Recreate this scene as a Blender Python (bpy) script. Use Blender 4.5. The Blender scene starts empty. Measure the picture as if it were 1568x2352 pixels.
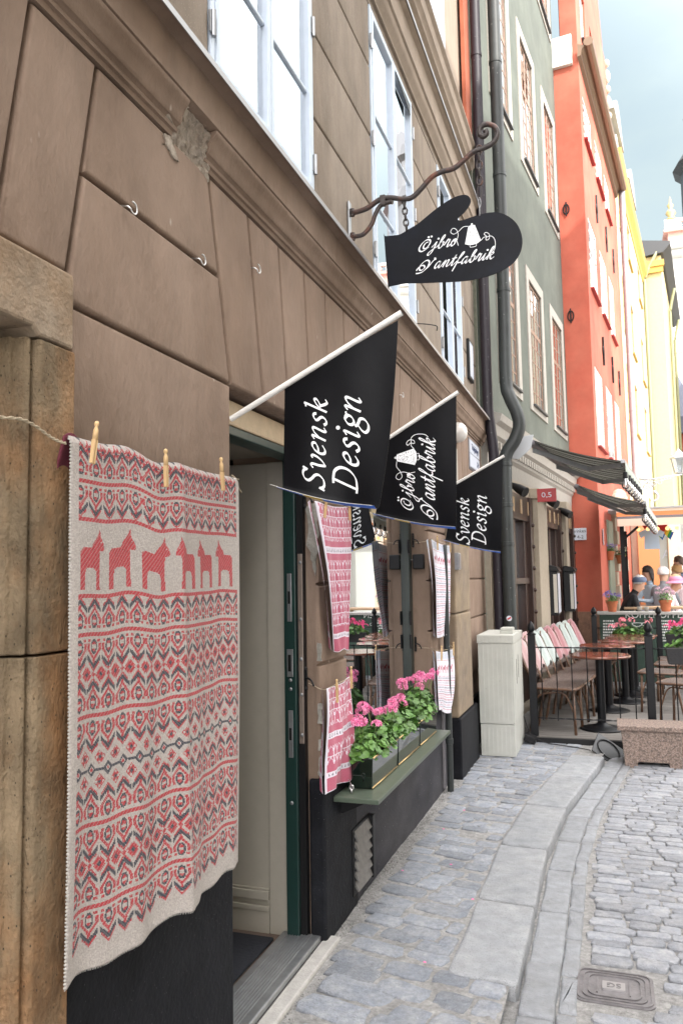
import bpy, bmesh, math, random
import numpy as np
from mathutils import Vector, Matrix
random.seed(7)
S = bpy.context.scene
COL = S.collection
R = math.radians

# ---------------- camera ----------------
CAMP = np.array([1.26, 0.0, 1.6]); YAW, PIT, ROL, FOC = R(18.75), R(4.9), R(-0.97), 1800.0
_f = np.array([-math.sin(YAW)*math.cos(PIT), math.cos(YAW)*math.cos(PIT), math.sin(PIT)])
_r = np.array([math.cos(YAW), math.sin(YAW), 0.0]); _u = np.cross(_r, _f)
_r, _u = _r*math.cos(ROL)+_u*math.sin(ROL), _u*math.cos(ROL)-_r*math.sin(ROL)
cam = bpy.data.cameras.new('camera'); co = bpy.data.objects.new('camera', cam); COL.objects.link(co)
cam.sensor_fit = 'VERTICAL'; cam.sensor_height = 36.0; cam.lens = 36.0*FOC/2352.0
cam.clip_start = 0.05; cam.clip_end = 2000
co.matrix_world = Matrix(((_r[0], _u[0], -_f[0], CAMP[0]), (_r[1], _u[1], -_f[1], CAMP[1]), (_r[2], _u[2], -_f[2], CAMP[2]), (0, 0, 0, 1)))
S.camera = co
cam.dof.use_dof = True; cam.dof.focus_distance = 3.2; cam.dof.aperture_fstop = 11.0
def at(x, y, ax, val):
    "measured point of the photograph (1568 wide) on a known plane of the place"
    d = _r*(x-784)/FOC - _u*(y-1176)/FOC + _f
    i = 'xyz'.index(ax); t = (val-CAMP[i])/d[i]
    return CAMP+t*d

# ---------------- world, sun, exposure ----------------
SUN_AZ = math.atan2(0.755, -0.655)      # from +y towards +x
SUN_EL = R(38)
W = bpy.data.worlds.new('World'); S.world = W; W.use_nodes = True
nt = W.node_tree; nt.nodes.clear()
def wn(t, **k):
    n = nt.nodes.new(t)
    for a, b in k.items(): setattr(n, a, b)
    return n
out = wn('ShaderNodeOutputWorld'); bg = wn('ShaderNodeBackground'); sky = wn('ShaderNodeTexSky', sky_type='NISHITA', sun_disc=False)
sky.sun_elevation = SUN_EL; sky.sun_rotation = SUN_AZ; sky.air_density = 1.0; sky.dust_density = 1.2; sky.ozone_density = 1.5
tc = wn('ShaderNodeTexCoord'); mp = wn('ShaderNodeMapping'); mp.inputs['Scale'].default_value = (1, 1, 2.2)
no = wn('ShaderNodeTexNoise'); no.inputs['Scale'].default_value = 2.6; no.inputs['Detail'].default_value = 6; no.inputs['Roughness'].default_value = 0.55
cr = wn('ShaderNodeValToRGB'); cr.color_ramp.elements[0].position = 0.40; cr.color_ramp.elements[1].position = 0.66
dt = wn('ShaderNodeVectorMath', operation='DOT_PRODUCT'); dt.inputs[1].default_value = (math.cos(SUN_EL)*0.755, math.cos(SUN_EL)*-0.655, math.sin(SUN_EL))
mr = wn('ShaderNodeMapRange', interpolation_type='SMOOTHSTEP')
mr.inputs[1].default_value = -0.15; mr.inputs[2].default_value = 0.8; mr.inputs[3].default_value = 3.4; mr.inputs[4].default_value = 34.0
comb = wn('ShaderNodeMix', data_type='RGBA'); cl = wn('ShaderNodeVectorMath', operation='SCALE'); tn = wn('ShaderNodeMix', data_type='RGBA'); tn.inputs[6].default_value = (0.84, 1.0, 1.0, 1); tn.inputs[7].default_value = (1.0, 0.965, 0.955, 1); m2_ = wn('ShaderNodeMapRange'); m2_.inputs[1].default_value = -0.1; m2_.inputs[2].default_value = 0.5
L = nt.links.new
L(tc.outputs['Generated'], mp.inputs[0]); L(mp.outputs[0], no.inputs['Vector']); L(no.outputs['Fac'], cr.inputs[0])
L(tc.outputs['Generated'], dt.inputs[0]); L(dt.outputs['Value'], mr.inputs[0]); L(mr.outputs[0], cl.inputs['Scale']); L(dt.outputs['Value'], m2_.inputs[0]); L(m2_.outputs[0], tn.inputs[0]); L(tn.outputs[2], cl.inputs[0])
cmul = wn('ShaderNodeMath', operation='MULTIPLY_ADD'); cmul.inputs[1].default_value = 0.24; cmul.inputs[2].default_value = 0.74
L(cr.outputs[0], cmul.inputs[0]); L(cmul.outputs[0], comb.inputs[0]); L(sky.outputs[0], comb.inputs[6]); L(cl.outputs[0], comb.inputs[7])
L(comb.outputs[2], bg.inputs[0]); bg.inputs[1].default_value = 0.12; L(bg.outputs[0], out.inputs[0])
sl = bpy.data.lights.new('sun', 'SUN'); sl.energy = 3.1; sl.angle = R(0.5); sl.color = (1.0, 0.955, 0.88)
so = bpy.data.objects.new('sun', sl); COL.objects.link(so)
so.rotation_euler = Vector((-math.cos(SUN_EL)*0.755, math.cos(SUN_EL)*0.655, -math.sin(SUN_EL))).to_track_quat('-Z', 'Y').to_euler()
S.view_settings.view_transform = 'Standard'; S.view_settings.look = 'None'; S.view_settings.exposure = 1.13; S.view_settings.gamma = 1
S.cycles.max_bounces = 8; S.cycles.diffuse_bounces = 5; S.cycles.glossy_bounces = 4; S.cycles.transparent_max_bounces = 12
S.cycles.use_denoising = True

# ---------------- materials ----------------
MATS = {}
def mat(name, col, rough=0.7, col2=None, scale=6.0, amt=0.5, bump=0.0, bscale=80.0, metal=0.0, spec=0.5, detail=6, rnd=0.0, attr=None, emit=None, sheen=0.0, stretch=None, coat=0.0, lo=0.35, hi=0.65, mottle=0.0, speck=None, alpha=None):
    if name in MATS: return MATS[name]
    m = bpy.data.materials.new(name); MATS[name] = m; m.use_nodes = True
    t = m.node_tree; b = t.nodes['Principled BSDF']; N = t.nodes.new; K = t.links.new
    b.inputs['Roughness'].default_value = rough; b.inputs['Metallic'].default_value = metal
    b.inputs['Specular IOR Level'].default_value = spec; b.inputs['Coat Weight'].default_value = coat
    if sheen: b.inputs['Sheen Weight'].default_value = sheen
    if alpha: b.inputs['Alpha'].default_value = alpha
    c = tuple(col)+(1,); cur = None
    tcn = N('ShaderNodeTexCoord'); vec = tcn.outputs['Object']
    if stretch:
        mm = N('ShaderNodeMapping'); mm.inputs['Scale'].default_value = stretch; K(vec, mm.inputs[0]); vec = mm.outputs[0]
    if attr:
        a = N('ShaderNodeVertexColor'); a.layer_name = attr; cur = a.outputs[0]
    def noise(sc, det=detail, v=None):
        n = N('ShaderNodeTexNoise'); n.inputs['Scale'].default_value = sc; n.inputs['Detail'].default_value = det; n.inputs['Roughness'].default_value = 0.6; K(v or vec, n.inputs['Vector']); return n.outputs['Fac']
    def mix(fac, a_, b_, bt='MIX'):
        x = N('ShaderNodeMix'); x.data_type = 'RGBA'; x.blend_type = bt
        if hasattr(fac, 'node'): K(fac, x.inputs[0])
        else: x.inputs[0].default_value = fac
        for s_, i in ((a_, 6), (b_, 7)):
            if hasattr(s_, 'node'): K(s_, x.inputs[i])
            else: x.inputs[i].default_value = tuple(s_)[:3]+(1,)
        return x.outputs[2]
    def ramp(v, l, h):
        r = N('ShaderNodeMapRange'); r.inputs[1].default_value = l; r.inputs[2].default_value = h; K(v, r.inputs[0]); return r.outputs[0]
    if col2:
        cur = mix(ramp(noise(scale), lo, hi), cur or c, tuple(col2)+(1,))
    if mottle:
        v = ramp(noise(scale*3.1, 8), 0.3, 0.7)
        g = N('ShaderNodeMapRange'); g.inputs[3].default_value = 1-mottle; g.inputs[4].default_value = 1+mottle; K(v, g.inputs[0])
        x = N('ShaderNodeVectorMath'); x.operation = 'SCALE'; K(g.outputs[0], x.inputs['Scale'])
        if cur is not None: K(cur, x.inputs[0])
        else: x.inputs[0].default_value = c[:3]
        cur = x.outputs[0]
    if rnd:
        g = N('ShaderNodeNewGeometry'); q = N('ShaderNodeMapRange'); q.inputs[3].default_value = 1-rnd; q.inputs[4].default_value = 1+rnd; K(g.outputs['Random Per Island'], q.inputs[0])
        x = N('ShaderNodeVectorMath'); x.operation = 'SCALE'; K(q.outputs[0], x.inputs['Scale'])
        if cur is not None: K(cur, x.inputs[0])
        else: x.inputs[0].default_value = c[:3]
        cur = x.outputs[0]
    if speck:
        vo = N('ShaderNodeTexVoronoi'); vo.inputs['Scale'].default_value = speck[0]; K(vec, vo.inputs['Vector'])
        cur = mix(ramp(vo.outputs['Distance'], speck[1]+0.04, speck[1]), cur if cur is not None else c, tuple(speck[2])+(1,))
    if cur is not None: K(cur, b.inputs['Base Color'])
    else: b.inputs['Base Color'].default_value = c
    if bump:
        bp = N('ShaderNodeBump'); bp.inputs['Strength'].default_value = min(1.0, bump); bp.inputs['Distance'].default_value = 0.004*max(1, bump)
        a1 = noise(bscale, 5); a2 = noise(bscale*0.17, 3); ad = N('ShaderNodeMath'); ad.operation = 'ADD'; K(a1, ad.inputs[0]); K(a2, ad.inputs[1]); K(ad.outputs[0], bp.inputs['Height']); K(bp.outputs[0], b.inputs['Normal'])
    if emit:
        b.inputs['Emission Color'].default_value = tuple(emit[:3])+(1,); b.inputs['Emission Strength'].default_value = emit[3]
    return m
def glass(name, tint=(0.85, 0.9, 0.9), base=0.12, wob=0.0):
    if name in MATS: return MATS[name]
    m = bpy.data.materials.new(name); MATS[name] = m; m.use_nodes = True; t = m.node_tree; t.nodes.clear(); N = t.nodes.new; K = t.links.new
    o = N('ShaderNodeOutputMaterial'); g = N('ShaderNodeBsdfGlossy'); g.inputs['Roughness'].default_value = 0.0; g.inputs['Color'].default_value = (0.95, 0.97, 1, 1)
    tr = N('ShaderNodeBsdfTransparent'); tr.inputs[0].default_value = tint+(1,); fr = N('ShaderNodeFresnel'); fr.inputs[0].default_value = 1.52
    ma = N('ShaderNodeMath'); ma.operation = 'MULTIPLY_ADD'; ma.use_clamp = True; ma.inputs[1].default_value = 1.7; ma.inputs[2].default_value = base; K(fr.outputs[0], ma.inputs[0])
    mx = N('ShaderNodeMixShader'); K(ma.outputs[0], mx.inputs[0]); K(tr.outputs[0], mx.inputs[1]); K(g.outputs[0], mx.inputs[2]); K(mx.outputs[0], o.inputs[0])
    if wob:
        tx = N('ShaderNodeTexNoise'); tx.inputs['Scale'].default_value = 1.6; tx.inputs['Detail'].default_value = 1; tcn = N('ShaderNodeTexCoord'); K(tcn.outputs['Object'], tx.inputs['Vector'])
        bp = N('ShaderNodeBump'); bp.inputs['Strength'].default_value = wob; bp.inputs['Distance'].default_value = 0.01; K(tx.outputs['Fac'], bp.inputs['Height']); K(bp.outputs[0], g.inputs['Normal'])
    return m

# ---------------- objects ----------------
def tag(o, label=None, cat=None, group=None, kind=None):
    if label: o['label'] = label
    if cat: o['category'] = cat
    if group: o['group'] = group
    if kind: o['kind'] = kind
    return o
def thing(name, loc=(0, 0, 0), label=None, cat=None, group=None, rz=0.0):
    o = bpy.data.objects.new(name, None); o.empty_display_size = 0.1; COL.objects.link(o); o.location = loc; o.rotation_euler = (0, 0, rz)
    return tag(o, label, cat, group)
def kids(o): return [c for c in bpy.data.objects if c.parent == o]
def copy_tree(o, parent=None, mats=None):
    c = o.copy(); COL.objects.link(c); c.parent = parent
    for ch in kids(o): copy_tree(ch, c)
    return c
class MB:
    def __init__(s): s.v = []; s.f = []; s.m = []; s.c = 0
    def add(s, vs, fs, m=None):
        b = len(s.v); s.v += [tuple(map(float, p)) for p in vs]; s.f += [tuple(i+b for i in f) for f in fs]; s.m += [s.c if m is None else m]*len(fs); return s
    def box(s, a, b, m=None):
        x0, y0, z0 = [min(p, q) for p, q in zip(a, b)]; x1, y1, z1 = [max(p, q) for p, q in zip(a, b)]
        return s.add([(x0, y0, z0), (x1, y0, z0), (x1, y1, z0), (x0, y1, z0), (x0, y0, z1), (x1, y0, z1), (x1, y1, z1), (x0, y1, z1)],
                     [(0, 3, 2, 1), (4, 5, 6, 7), (0, 1, 5, 4), (1, 2, 6, 5), (2, 3, 7, 6), (3, 0, 4, 7)], m)
    def obox(s, c, ax, ay, az, m=None):
        c, ax, ay, az = map(np.array, (c, ax, ay, az)); P = [c+i*ax+j*ay+k*az for k in (-1, 1) for j, i in ((-1, -1), (-1, 1), (1, 1), (1, -1))]
        return s.add(P, [(0, 3, 2, 1), (4, 5, 6, 7), (0, 1, 5, 4), (1, 2, 6, 5), (2, 3, 7, 6), (3, 0, 4, 7)], m)
    def prism(s, poly, d, m=None):
        "poly: list of 3d points (planar, ccw seen from outside), d: vector of extrusion inwards"
        n = len(poly); d = np.array(d, float); A = [np.array(p, float) for p in poly]
        return s.add(A+[p+d for p in A], [tuple(range(n)), tuple(range(2*n-1, n-1, -1))]+[(i, n+i, n+(i+1) % n, (i+1) % n) for i in range(n)], m)
    def tube(s, pts, r, n=8, cap=True, m=None, flat=None):
        pts = [np.array(p, float) for p in pts]; k = len(pts); rs = r if hasattr(r, '__len__') else [r]*k
        V = []; F = []; up = None
        for i, p in enumerate(pts):
            t = pts[min(i+1, k-1)]-pts[max(i-1, 0)]; t = t/(np.linalg.norm(t)+1e-9)
            if up is None:
                h = np.array((0, 0, 1.)) if abs(t[2]) < 0.9 else np.array((1., 0, 0)); a = np.cross(t, h)
            else: a = up-t*np.dot(up, t)
            a /= np.linalg.norm(a)+1e-9; up = a; b = np.cross(t, a)
            for j in range(n):
                q = 2*math.pi*j/n; V.append(p+rs[i]*(a*math.cos(q)+b*math.sin(q)*(flat or 1)))
        for i in range(k-1):
            for j in range(n):
                F.append((i*n+j, i*n+(j+1) % n, (i+1)*n+(j+1) % n, (i+1)*n+j))
        if cap: F += [tuple(range(n-1, -1, -1)), tuple(range((k-1)*n, k*n))]
        return s.add(V, F, m)
    def lathe(s, prof, c=(0, 0, 0), n=20, m=None, axis='z'):
        V = []; F = []; k = len(prof); c = np.array(c, float)
        for r, h in prof:
            for j in range(n):
                q = 2*math.pi*j/n; a, b = r*math.cos(q), r*math.sin(q)
                V.append(c+(np.array((a, b, h)) if axis == 'z' else np.array((h, a, b)) if axis == 'x' else np.array((b, h, a))))
        for i in range(k-1):
            for j in range(n): F.append((i*n+j, i*n+(j+1) % n, (i+1)*n+(j+1) % n, (i+1)*n+j))
        if prof[0][0] > 1e-6: F.append(tuple(range(n-1, -1, -1)))
        if prof[-1][0] > 1e-6: F.append(tuple(range((k-1)*n, k*n)))
        return s.add(V, F, m)
    def grid(s, fn, nu, nv, m=None, flip=False):
        V = [fn(i/nu, j/nv) for j in range(nv+1) for i in range(nu+1)]
        F = []
        for j in range(nv):
            for i in range(nu):
                a = j*(nu+1)+i; f = (a, a+1, a+nu+2, a+nu+1); F.append(f[::-1] if flip else f)
        return s.add(V, F, m)
    def ball(s, c, r, n=10, m=None, sc=(1, 1, 1)):
        k = max(4, n//2+1); pr = [(math.sin(math.pi*i/k)*1.0, -math.cos(math.pi*i/k)) for i in range(k+1)]
        V = []; F = []
        for a, h in pr:
            for j in range(n): q = 2*math.pi*j/n; V.append((c[0]+r*sc[0]*a*math.cos(q), c[1]+r*sc[1]*a*math.sin(q), c[2]+r*sc[2]*h))
        for i in range(k):
            for j in range(n): F.append((i*n+j, i*n+(j+1) % n, (i+1)*n+(j+1) % n, (i+1)*n+j))
        return s.add(V, F, m)
    def sweep(s, prof, p0, p1, m=None, cap=True):
        "profile [(x,z)] extruded along y from p0 to p1"
        n = len(prof); V = [(x, p0, z) for x, z in prof]+[(x, p1, z) for x, z in prof]
        F = [(i, i+1, n+i+1, n+i) for i in range(n-1)]
        if cap: F += [tuple(range(n-1, -1, -1)), tuple(range(n, 2*n))]
        return s.add(V, F, m)
    def build(s, name, mats, parent=None, world=True, smooth=False, bevel=0.0, bseg=2, solid=0.0, subd=0, label=None, cat=None, group=None, kind=None, sharp=None):
        me = bpy.data.meshes.new(name); V = np.array(s.v, float).reshape(-1, 3)
        loc = None
        if parent is not None and world:
            q = parent; off = np.zeros(3)
            while q is not None: off += np.array(q.location); q = q.parent
            V = V-off
        elif parent is None and world and len(V):
            loc = np.array([V[:, 0].mean(), V[:, 1].mean(), V[:, 2].min()]); V = V-loc
        me.from_pydata(V.tolist(), [], s.f); me.update()
        ms = mats if isinstance(mats, (list, tuple)) else [mats]
        for q in ms: me.materials.append(q)
        if len(ms) > 1: me.polygons.foreach_set('material_index', s.m)
        bm = bmesh.new(); bm.from_mesh(me)
        if getattr(s, 'norm', True): bmesh.ops.recalc_face_normals(bm, faces=bm.faces)
        bm.to_mesh(me); bm.free()
        if smooth: 
            me.polygons.foreach_set('use_smooth', [True]*len(me.polygons))
            if sharp: me.set_sharp_from_angle(angle=R(sharp))
        o = bpy.data.objects.new(name, me); COL.objects.link(o)
        if parent is not None: o.parent = parent
        if loc is not None: o.location = loc
        if bevel:
            b = o.modifiers.new('bevel', 'BEVEL'); b.width = bevel; b.segments = bseg; b.limit_method = 'ANGLE'; b.angle_limit = R(40)
        if solid:
            b = o.modifiers.new('solid', 'SOLIDIFY'); b.thickness = solid; b.offset = 0
        if subd:
            b = o.modifiers.new('sub', 'SUBSURF'); b.levels = b.render_levels = subd
        return tag(o, label, cat, group, kind)
def crom(pts, k=6, closed=False):
    P = [np.array(p, float) for p in pts]; n = len(P); O = []
    for i in range(n if closed else n-1):
        if closed: a, b, c, d = P[i-1], P[i], P[(i+1) % n], P[(i+2) % n]
        else: a, b, c, d = P[max(i-1, 0)], P[i], P[i+1], P[min(i+2, n-1)]
        for j in range(k):
            t = j/k; O.append(0.5*((2*b)+(-a+c)*t+(2*a-5*b+4*c-d)*t*t+(-a+3*b-3*c+d)*t**3))
    if not closed: O.append(P[-1])
    return O
def colorgrid(mb, name, nu, nv, colors, fn, material, parent=None, **k):
    "grid mesh whose faces carry their own dyed colour; colors[j,i]"
    mb.grid(fn, nu, nv); mb.norm = False
    o = mb.build(name, material, parent, **k); me = o.data
    a = me.color_attributes.new('Col', 'FLOAT_COLOR', 'CORNER')
    c = np.ones((nv*nu, 4, 4), np.float32); c[:, :, :3] = colors.reshape(-1, 1, 3); a.data.foreach_set('color', c.ravel())
    me.polygons.foreach_set('use_smooth', [True]*len(me.polygons))
    return o
def srgb(r, g, b):
    return tuple(((c/255)/12.92 if c/255 <= 0.04045 else ((c/255+0.055)/1.055)**2.4) for c in (r, g, b))
# =============== materials used by the near house ===============
plaster = mat('brown_plaster', (0.196, 0.138, 0.102), 0.88, spec=0.25, col2=(0.262, 0.192, 0.148), scale=2.1, bump=1.5, bscale=34, mottle=0.12, stretch=(1, 1, 0.5), speck=(7.5, 0.022, (0.42, 0.36, 0.31)))
render_up = mat('rough_grey_render', (0.195, 0.155, 0.118), 0.95, col2=(0.26, 0.215, 0.172), scale=2.6, bump=1.0, bscale=150, mottle=0.16, stretch=(1, 1, 0.35), speck=(160, 0.1, (0.42, 0.38, 0.33)))
plinthm = mat('black_plinth_paint', (0.006, 0.0065, 0.009), 0.7, spec=0.18, col2=(0.011, 0.012, 0.015), scale=3.5, bump=0.9, bscale=60, mottle=0.3, speck=(60, 0.045, (0.16, 0.16, 0.16)))
greywall = mat('weathered_black_plinth', (0.026, 0.026, 0.033), 0.75, spec=0.25, col2=(0.055, 0.054, 0.060), scale=2.2, bump=0.5, bscale=70, mottle=0.25, speck=(26, 0.03, (0.25, 0.25, 0.25)), stretch=(1, 0.6, 1))
sand = mat('brown_sandstone', (0.27, 0.145, 0.068), 0.95, spec=0.2, col2=(0.20, 0.15, 0.095), scale=3.2, bump=3.2, bscale=120, mottle=0.45, lo=0.42, hi=0.6, stretch=(1, 1, 0.6), speck=(70, 0.10, (0.06, 0.045, 0.03)))
sand2 = mat('grey_sandstone', (0.31, 0.25, 0.185), 0.85, col2=(0.21, 0.135, 0.075), scale=4.5, bump=1.3, bscale=80, mottle=0.22, speck=(50, 0.05, (0.08, 0.07, 0.06)))
tin = mat('tin_flashing', (0.32, 0.31, 0.31), 0.45, metal=0.6, bump=0.15, bscale=20)
white_frame = mat('white_window_paint', (0.47, 0.54, 0.63), 0.35, mottle=0.04)
sky_backing = mat('sky_white_backing', (0.62, 0.69, 0.78), 0.9)  # pale board behind upper panes; bright sky reflection put into its colour
winglass = glass('window_glass', (0.9, 0.94, 0.95), 0.30, 0.25)
shopglass = glass('shop_window_glass', (0.72, 0.76, 0.76), 0.34, 0.0)
dgreen = mat('dark_green_paint', (0.009, 0.031, 0.027), 0.35, mottle=0.1, bump=0.08, bscale=40)
greymetal = mat('grey_galvanised_metal', (0.30, 0.31, 0.32), 0.38, metal=0.75, mottle=0.15, bump=0.05)
brownsteel = mat('brushed_brown_steel', (0.26, 0.21, 0.18), 0.42, metal=0.5, mottle=0.1)
cream = mat('cream_panel_paint', (0.40, 0.37, 0.31), 0.5, mottle=0.04, bump=0.06, bscale=30)
black_iron = mat('black_iron', (0.009, 0.009, 0.010), 0.45, spec=0.35, bump=0.2, bscale=60, metal=0.2)
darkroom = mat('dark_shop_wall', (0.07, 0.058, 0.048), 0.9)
conc = mat('bare_concrete', (0.40, 0.38, 0.34), 0.95, col2=(0.25, 0.24, 0.21), scale=9, bump=2.0, bscale=70, mottle=0.2)
scar = mat('broken_plaster', (0.42, 0.37, 0.31), 0.95, col2=(0.27, 0.22, 0.18), scale=14, bump=2.4, bscale=60, mottle=0.25)

def inset(poly, d):
    n = len(poly); P = [np.array(p, float) for p in poly]; out = []
    ar = sum(P[i][0]*P[(i+1) % n][1]-P[(i+1) % n][0]*P[i][1] for i in range(n)); sg = 1 if ar > 0 else -1
    for i in range(n):
        a, b, c = P[i-1], P[i], P[(i+1) % n]
        e1 = (b-a)/np.linalg.norm(b-a); e2 = (c-b)/np.linalg.norm(c-b)
        n1 = sg*np.array((-e1[1], e1[0])); n2 = sg*np.array((-e2[1], e2[0])); m = n1+n2; m /= max(0.3, np.dot(m, n1)) if np.dot(m, n1) > 0 else 1
        out.append(b+m*d)
    return out
def block(mb, poly, x0=0.0, depth=0.032, rr=0.013, jit=0.0):
    rings = [(0.005, x0-depth), (0.006, x0-rr*0.9), (0.008, x0-rr*0.45), (0.012, x0-rr*0.12), (0.012+rr*0.5, x0)]
    n = len(poly); V = []
    for d, x in rings:
        V += [(x, p[0], p[1]) for p in inset(poly, d)]
    F = [(k*n+i, k*n+(i+1) % n, (k+1)*n+(i+1) % n, (k+1)*n+i) for k in range(len(rings)-1) for i in range(n)]
    F.append(tuple(range((len(rings)-1)*n, len(rings)*n)))
    mb.add(V, F)

house = thing('corner_house', (0, 0, 0), 'brown plastered house in the foreground with the shop door and white upper windows', 'house')
# --- solid body behind the blocks
B = MB()
B.box((-0.55, -1.2, 2.41), (-0.025, 1.35, 3.40)); B.box((-0.5, 1.62, 1.15), (-0.025, 2.492, 2.31)); B.box((-0.55, 1.35, 2.31), (-0.025, 8.44, 3.40))
B.box((-0.45, 3.412, 0.0), (-0.03, 3.80, 2.31)); B.box((-0.5, 5.712, 0.0), (-0.025, 8.44, 2.31))
B.build('wall_core', plaster, house)
B = MB(); zt = 3.012
def yz(*a): return [tuple(a[i:i+2]) for i in range(0, len(a), 2)]
block(B, yz(0.8, 2.38, 1.352, 2.38, 1.455, zt, 0.9, zt)); block(B, yz(0.2, 2.38, 0.8, 2.38, 0.9, zt, 0.2, zt))
block(B, yz(1.352, 2.38, 1.598, 2.38, 1.713, zt, 1.455, zt))
block(B, yz(1.654, 2.675, 2.415, 2.675, 2.337, zt, 1.713, zt))
block(B, yz(1.612, 2.305, 2.50, 2.305, 2.415, 2.675, 1.654, 2.675, 1.60, 2.38))
tops = [2.337, 2.652, 2.948, 3.24, 3.52, 3.80, 4.08, 4.37, 4.68, 4.985, 5.30, 5.614, 5.93]
bots = [2.50, 2.785, 3.05, 3.315, 3.565, 3.825, 4.08, 4.34, 4.60, 4.86, 5.11, 5.38, 5.66]
bots[2] = 3.045
for i in range(len(tops)-1): block(B, yz(bots[i], 2.30, bots[i+1], 2.30, tops[i+1], zt, tops[i], zt))
block(B, yz(5.66, 2.30, 6.10, 2.30, 6.25, zt, 5.93, zt))
js = [6.10, 6.42, 6.70, 6.98, 7.26, 7.55, 7.85, 8.44]; jt = [6.25, 6.50, 6.75, 6.98, 7.22, 7.46, 7.72, 8.44]
for i in range(7): block(B, yz(js[i], 2.30, js[i+1], 2.30, jt[i+1], zt, jt[i], zt))
for z0, z1 in ((1.935, 2.305), (1.565, 1.935), (1.15, 1.565)): block(B, yz(1.612, z0, 2.50, z0, 2.50, z1, 1.612, z1))
for z0, z1 in ((1.95, 2.30), (1.58, 1.95), (1.21, 1.58), (0.70, 1.21)):
    block(B, yz(5.70, z0, 6.36, z0, 6.36, z1, 5.70, z1)); block(B, yz(7.16, z0, 8.44, z0, 8.44, z1, 7.16, z1))
    block(B, yz(3.40, z0, 3.80, z0, 3.80, z1, 3.40, z1), x0=-0.012, depth=0.02)
# horizontal soffit of the flat arch
B.build('ground_floor_wall', plaster, house, smooth=True, sharp=50)
# --- plinths
B = MB(); B.box((-0.5, 1.615, -0.1), (0.004, 2.496, 1.15)); B.build('plinth', plinthm, house, bevel=0.012)
B = MB(); B.box((-0.072, 3.392, -0.1), (0.006, 3.86, 0.70)); B.build('plinth', plinthm, house, bevel=0.012)
B = MB(); B.box((-0.5, 3.86, -0.1), (0.0, 6.34, 0.56)); B.box((-0.5, 5.70, 0.5), (0.002, 6.34, 0.70)); B.build('plinth', greywall, house, bevel=0.01)
B = MB(); B.box((-0.5, 6.345, -0.1), (0.085, 7.2, 0.47)); B.box((-0.5, 7.2, -0.1), (0.0, 8.44, 0.47)); B.build('plinth', plinthm, house, bevel=0.012)
# --- peeled patches: bare concrete on the pillar reveal and edge
def patch(name, pts, xoff, m, parent, axis='x', th=0.004, seedv=1):
    rnd = random.Random(seedv); P = []
    n = len(pts)
    for i in range(n):
        a, b = np.array(pts[i], float), np.array(pts[(i+1) % n], float)
        for k in range(5):
            q = a+(b-a)*k/5+np.array((rnd.uniform(-1, 1), rnd.uniform(-1, 1)))*np.linalg.norm(b-a)*0.05; P.append(q)
    mb = MB()
    if axis == 'x': mb.prism([(xoff, p[0], p[1]) for p in P], (-th, 0, 0))
    else: mb.prism([(p[0], xoff, p[1]) for p in P], (0, th, 0))
    return mb.build(name, m, parent)
patch('bare_patch', [(-0.07, 1.94), (-0.012, 1.96), (-0.004, 1.78), (-0.02, 1.62), (-0.055, 1.72)], 3.389, conc, house, 'y')
for k, (z0, z1) in enumerate(((1.23, 1.31), (0.95, 1.04), (0.83, 0.88), (0.72, 0.80))):
    patch('bare_patch', [(-0.022, z0), (0.0, z0), (0.0, z1), (-0.018, z1)], 3.389, conc, house, 'y', seedv=k)
# --- sandstone portal on the left and stone pilaster on the right
def portal_prof(z0, z1, mb):
    pr = [(0.0, 1.615), (0.034, 1.585), (0.04, 1.575), (0.04, 1.460), (0.034, 1.454), (0.016, 1.452), (0.016, 1.443), (0.026, 1.440), (0.022, 1.428), (-0.004, 1.424), (-0.010, 1.412), (-0.030, 1.410), (-0.034, 1.400), (-0.055, 1.398), (-0.10, 1.396), (-0.11, 1.375), (-0.6, 1.37), (-0.6, 1.615)]
    mb.prism([(x, y, z1) for x, y in pr], (0, 0, z0-z1))
B = MB(); portal_prof(-0.1, 1.438, B); portal_prof(1.444, 2.166, B)
B.build('stone_jamb', sand, house, bevel=0.004)
B = MB(); B.prism([(0.04, 0.2, 2.19), (0.04, 1.43, 2.19), (0.04, 1.452, 2.172), (0.04, 1.574, 2.172), (0.04, 1.574, 2.36), (0.04, 0.2, 2.36)], (-0.64, 0, 0))
B.build('stone_lintel', sand2, house, bevel=0.008)
B = MB(); B.box((-0.6, 0.2, -0.1), (-0.35, 1.41, 2.19)); B.build('old_door', mat('dark_brown_oak', (0.045, 0.024, 0.013), 0.6, mottle=0.3, scale=5, stretch=(1, 1, 0.2)), house)
B = MB(); B.box((-0.2, 6.352, 0.472), (0.07, 7.05, 1.30)); B.box((-0.2, 6.352, 1.306), (0.07, 7.05, 2.02)); B.box((-0.2, 6.34, 2.026), (0.09, 7.08, 2.29))
B.box((-0.2, 7.06, 0.472), (0.03, 7.16, 2.02))
B.build('stone_pilaster', mat('worn_sandstone', (0.20, 0.155, 0.115), 0.85, col2=(0.25, 0.19, 0.12), scale=2.5, bump=0.9, bscale=70, mottle=0.2), house, bevel=0.018, bseg=3)
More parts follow.
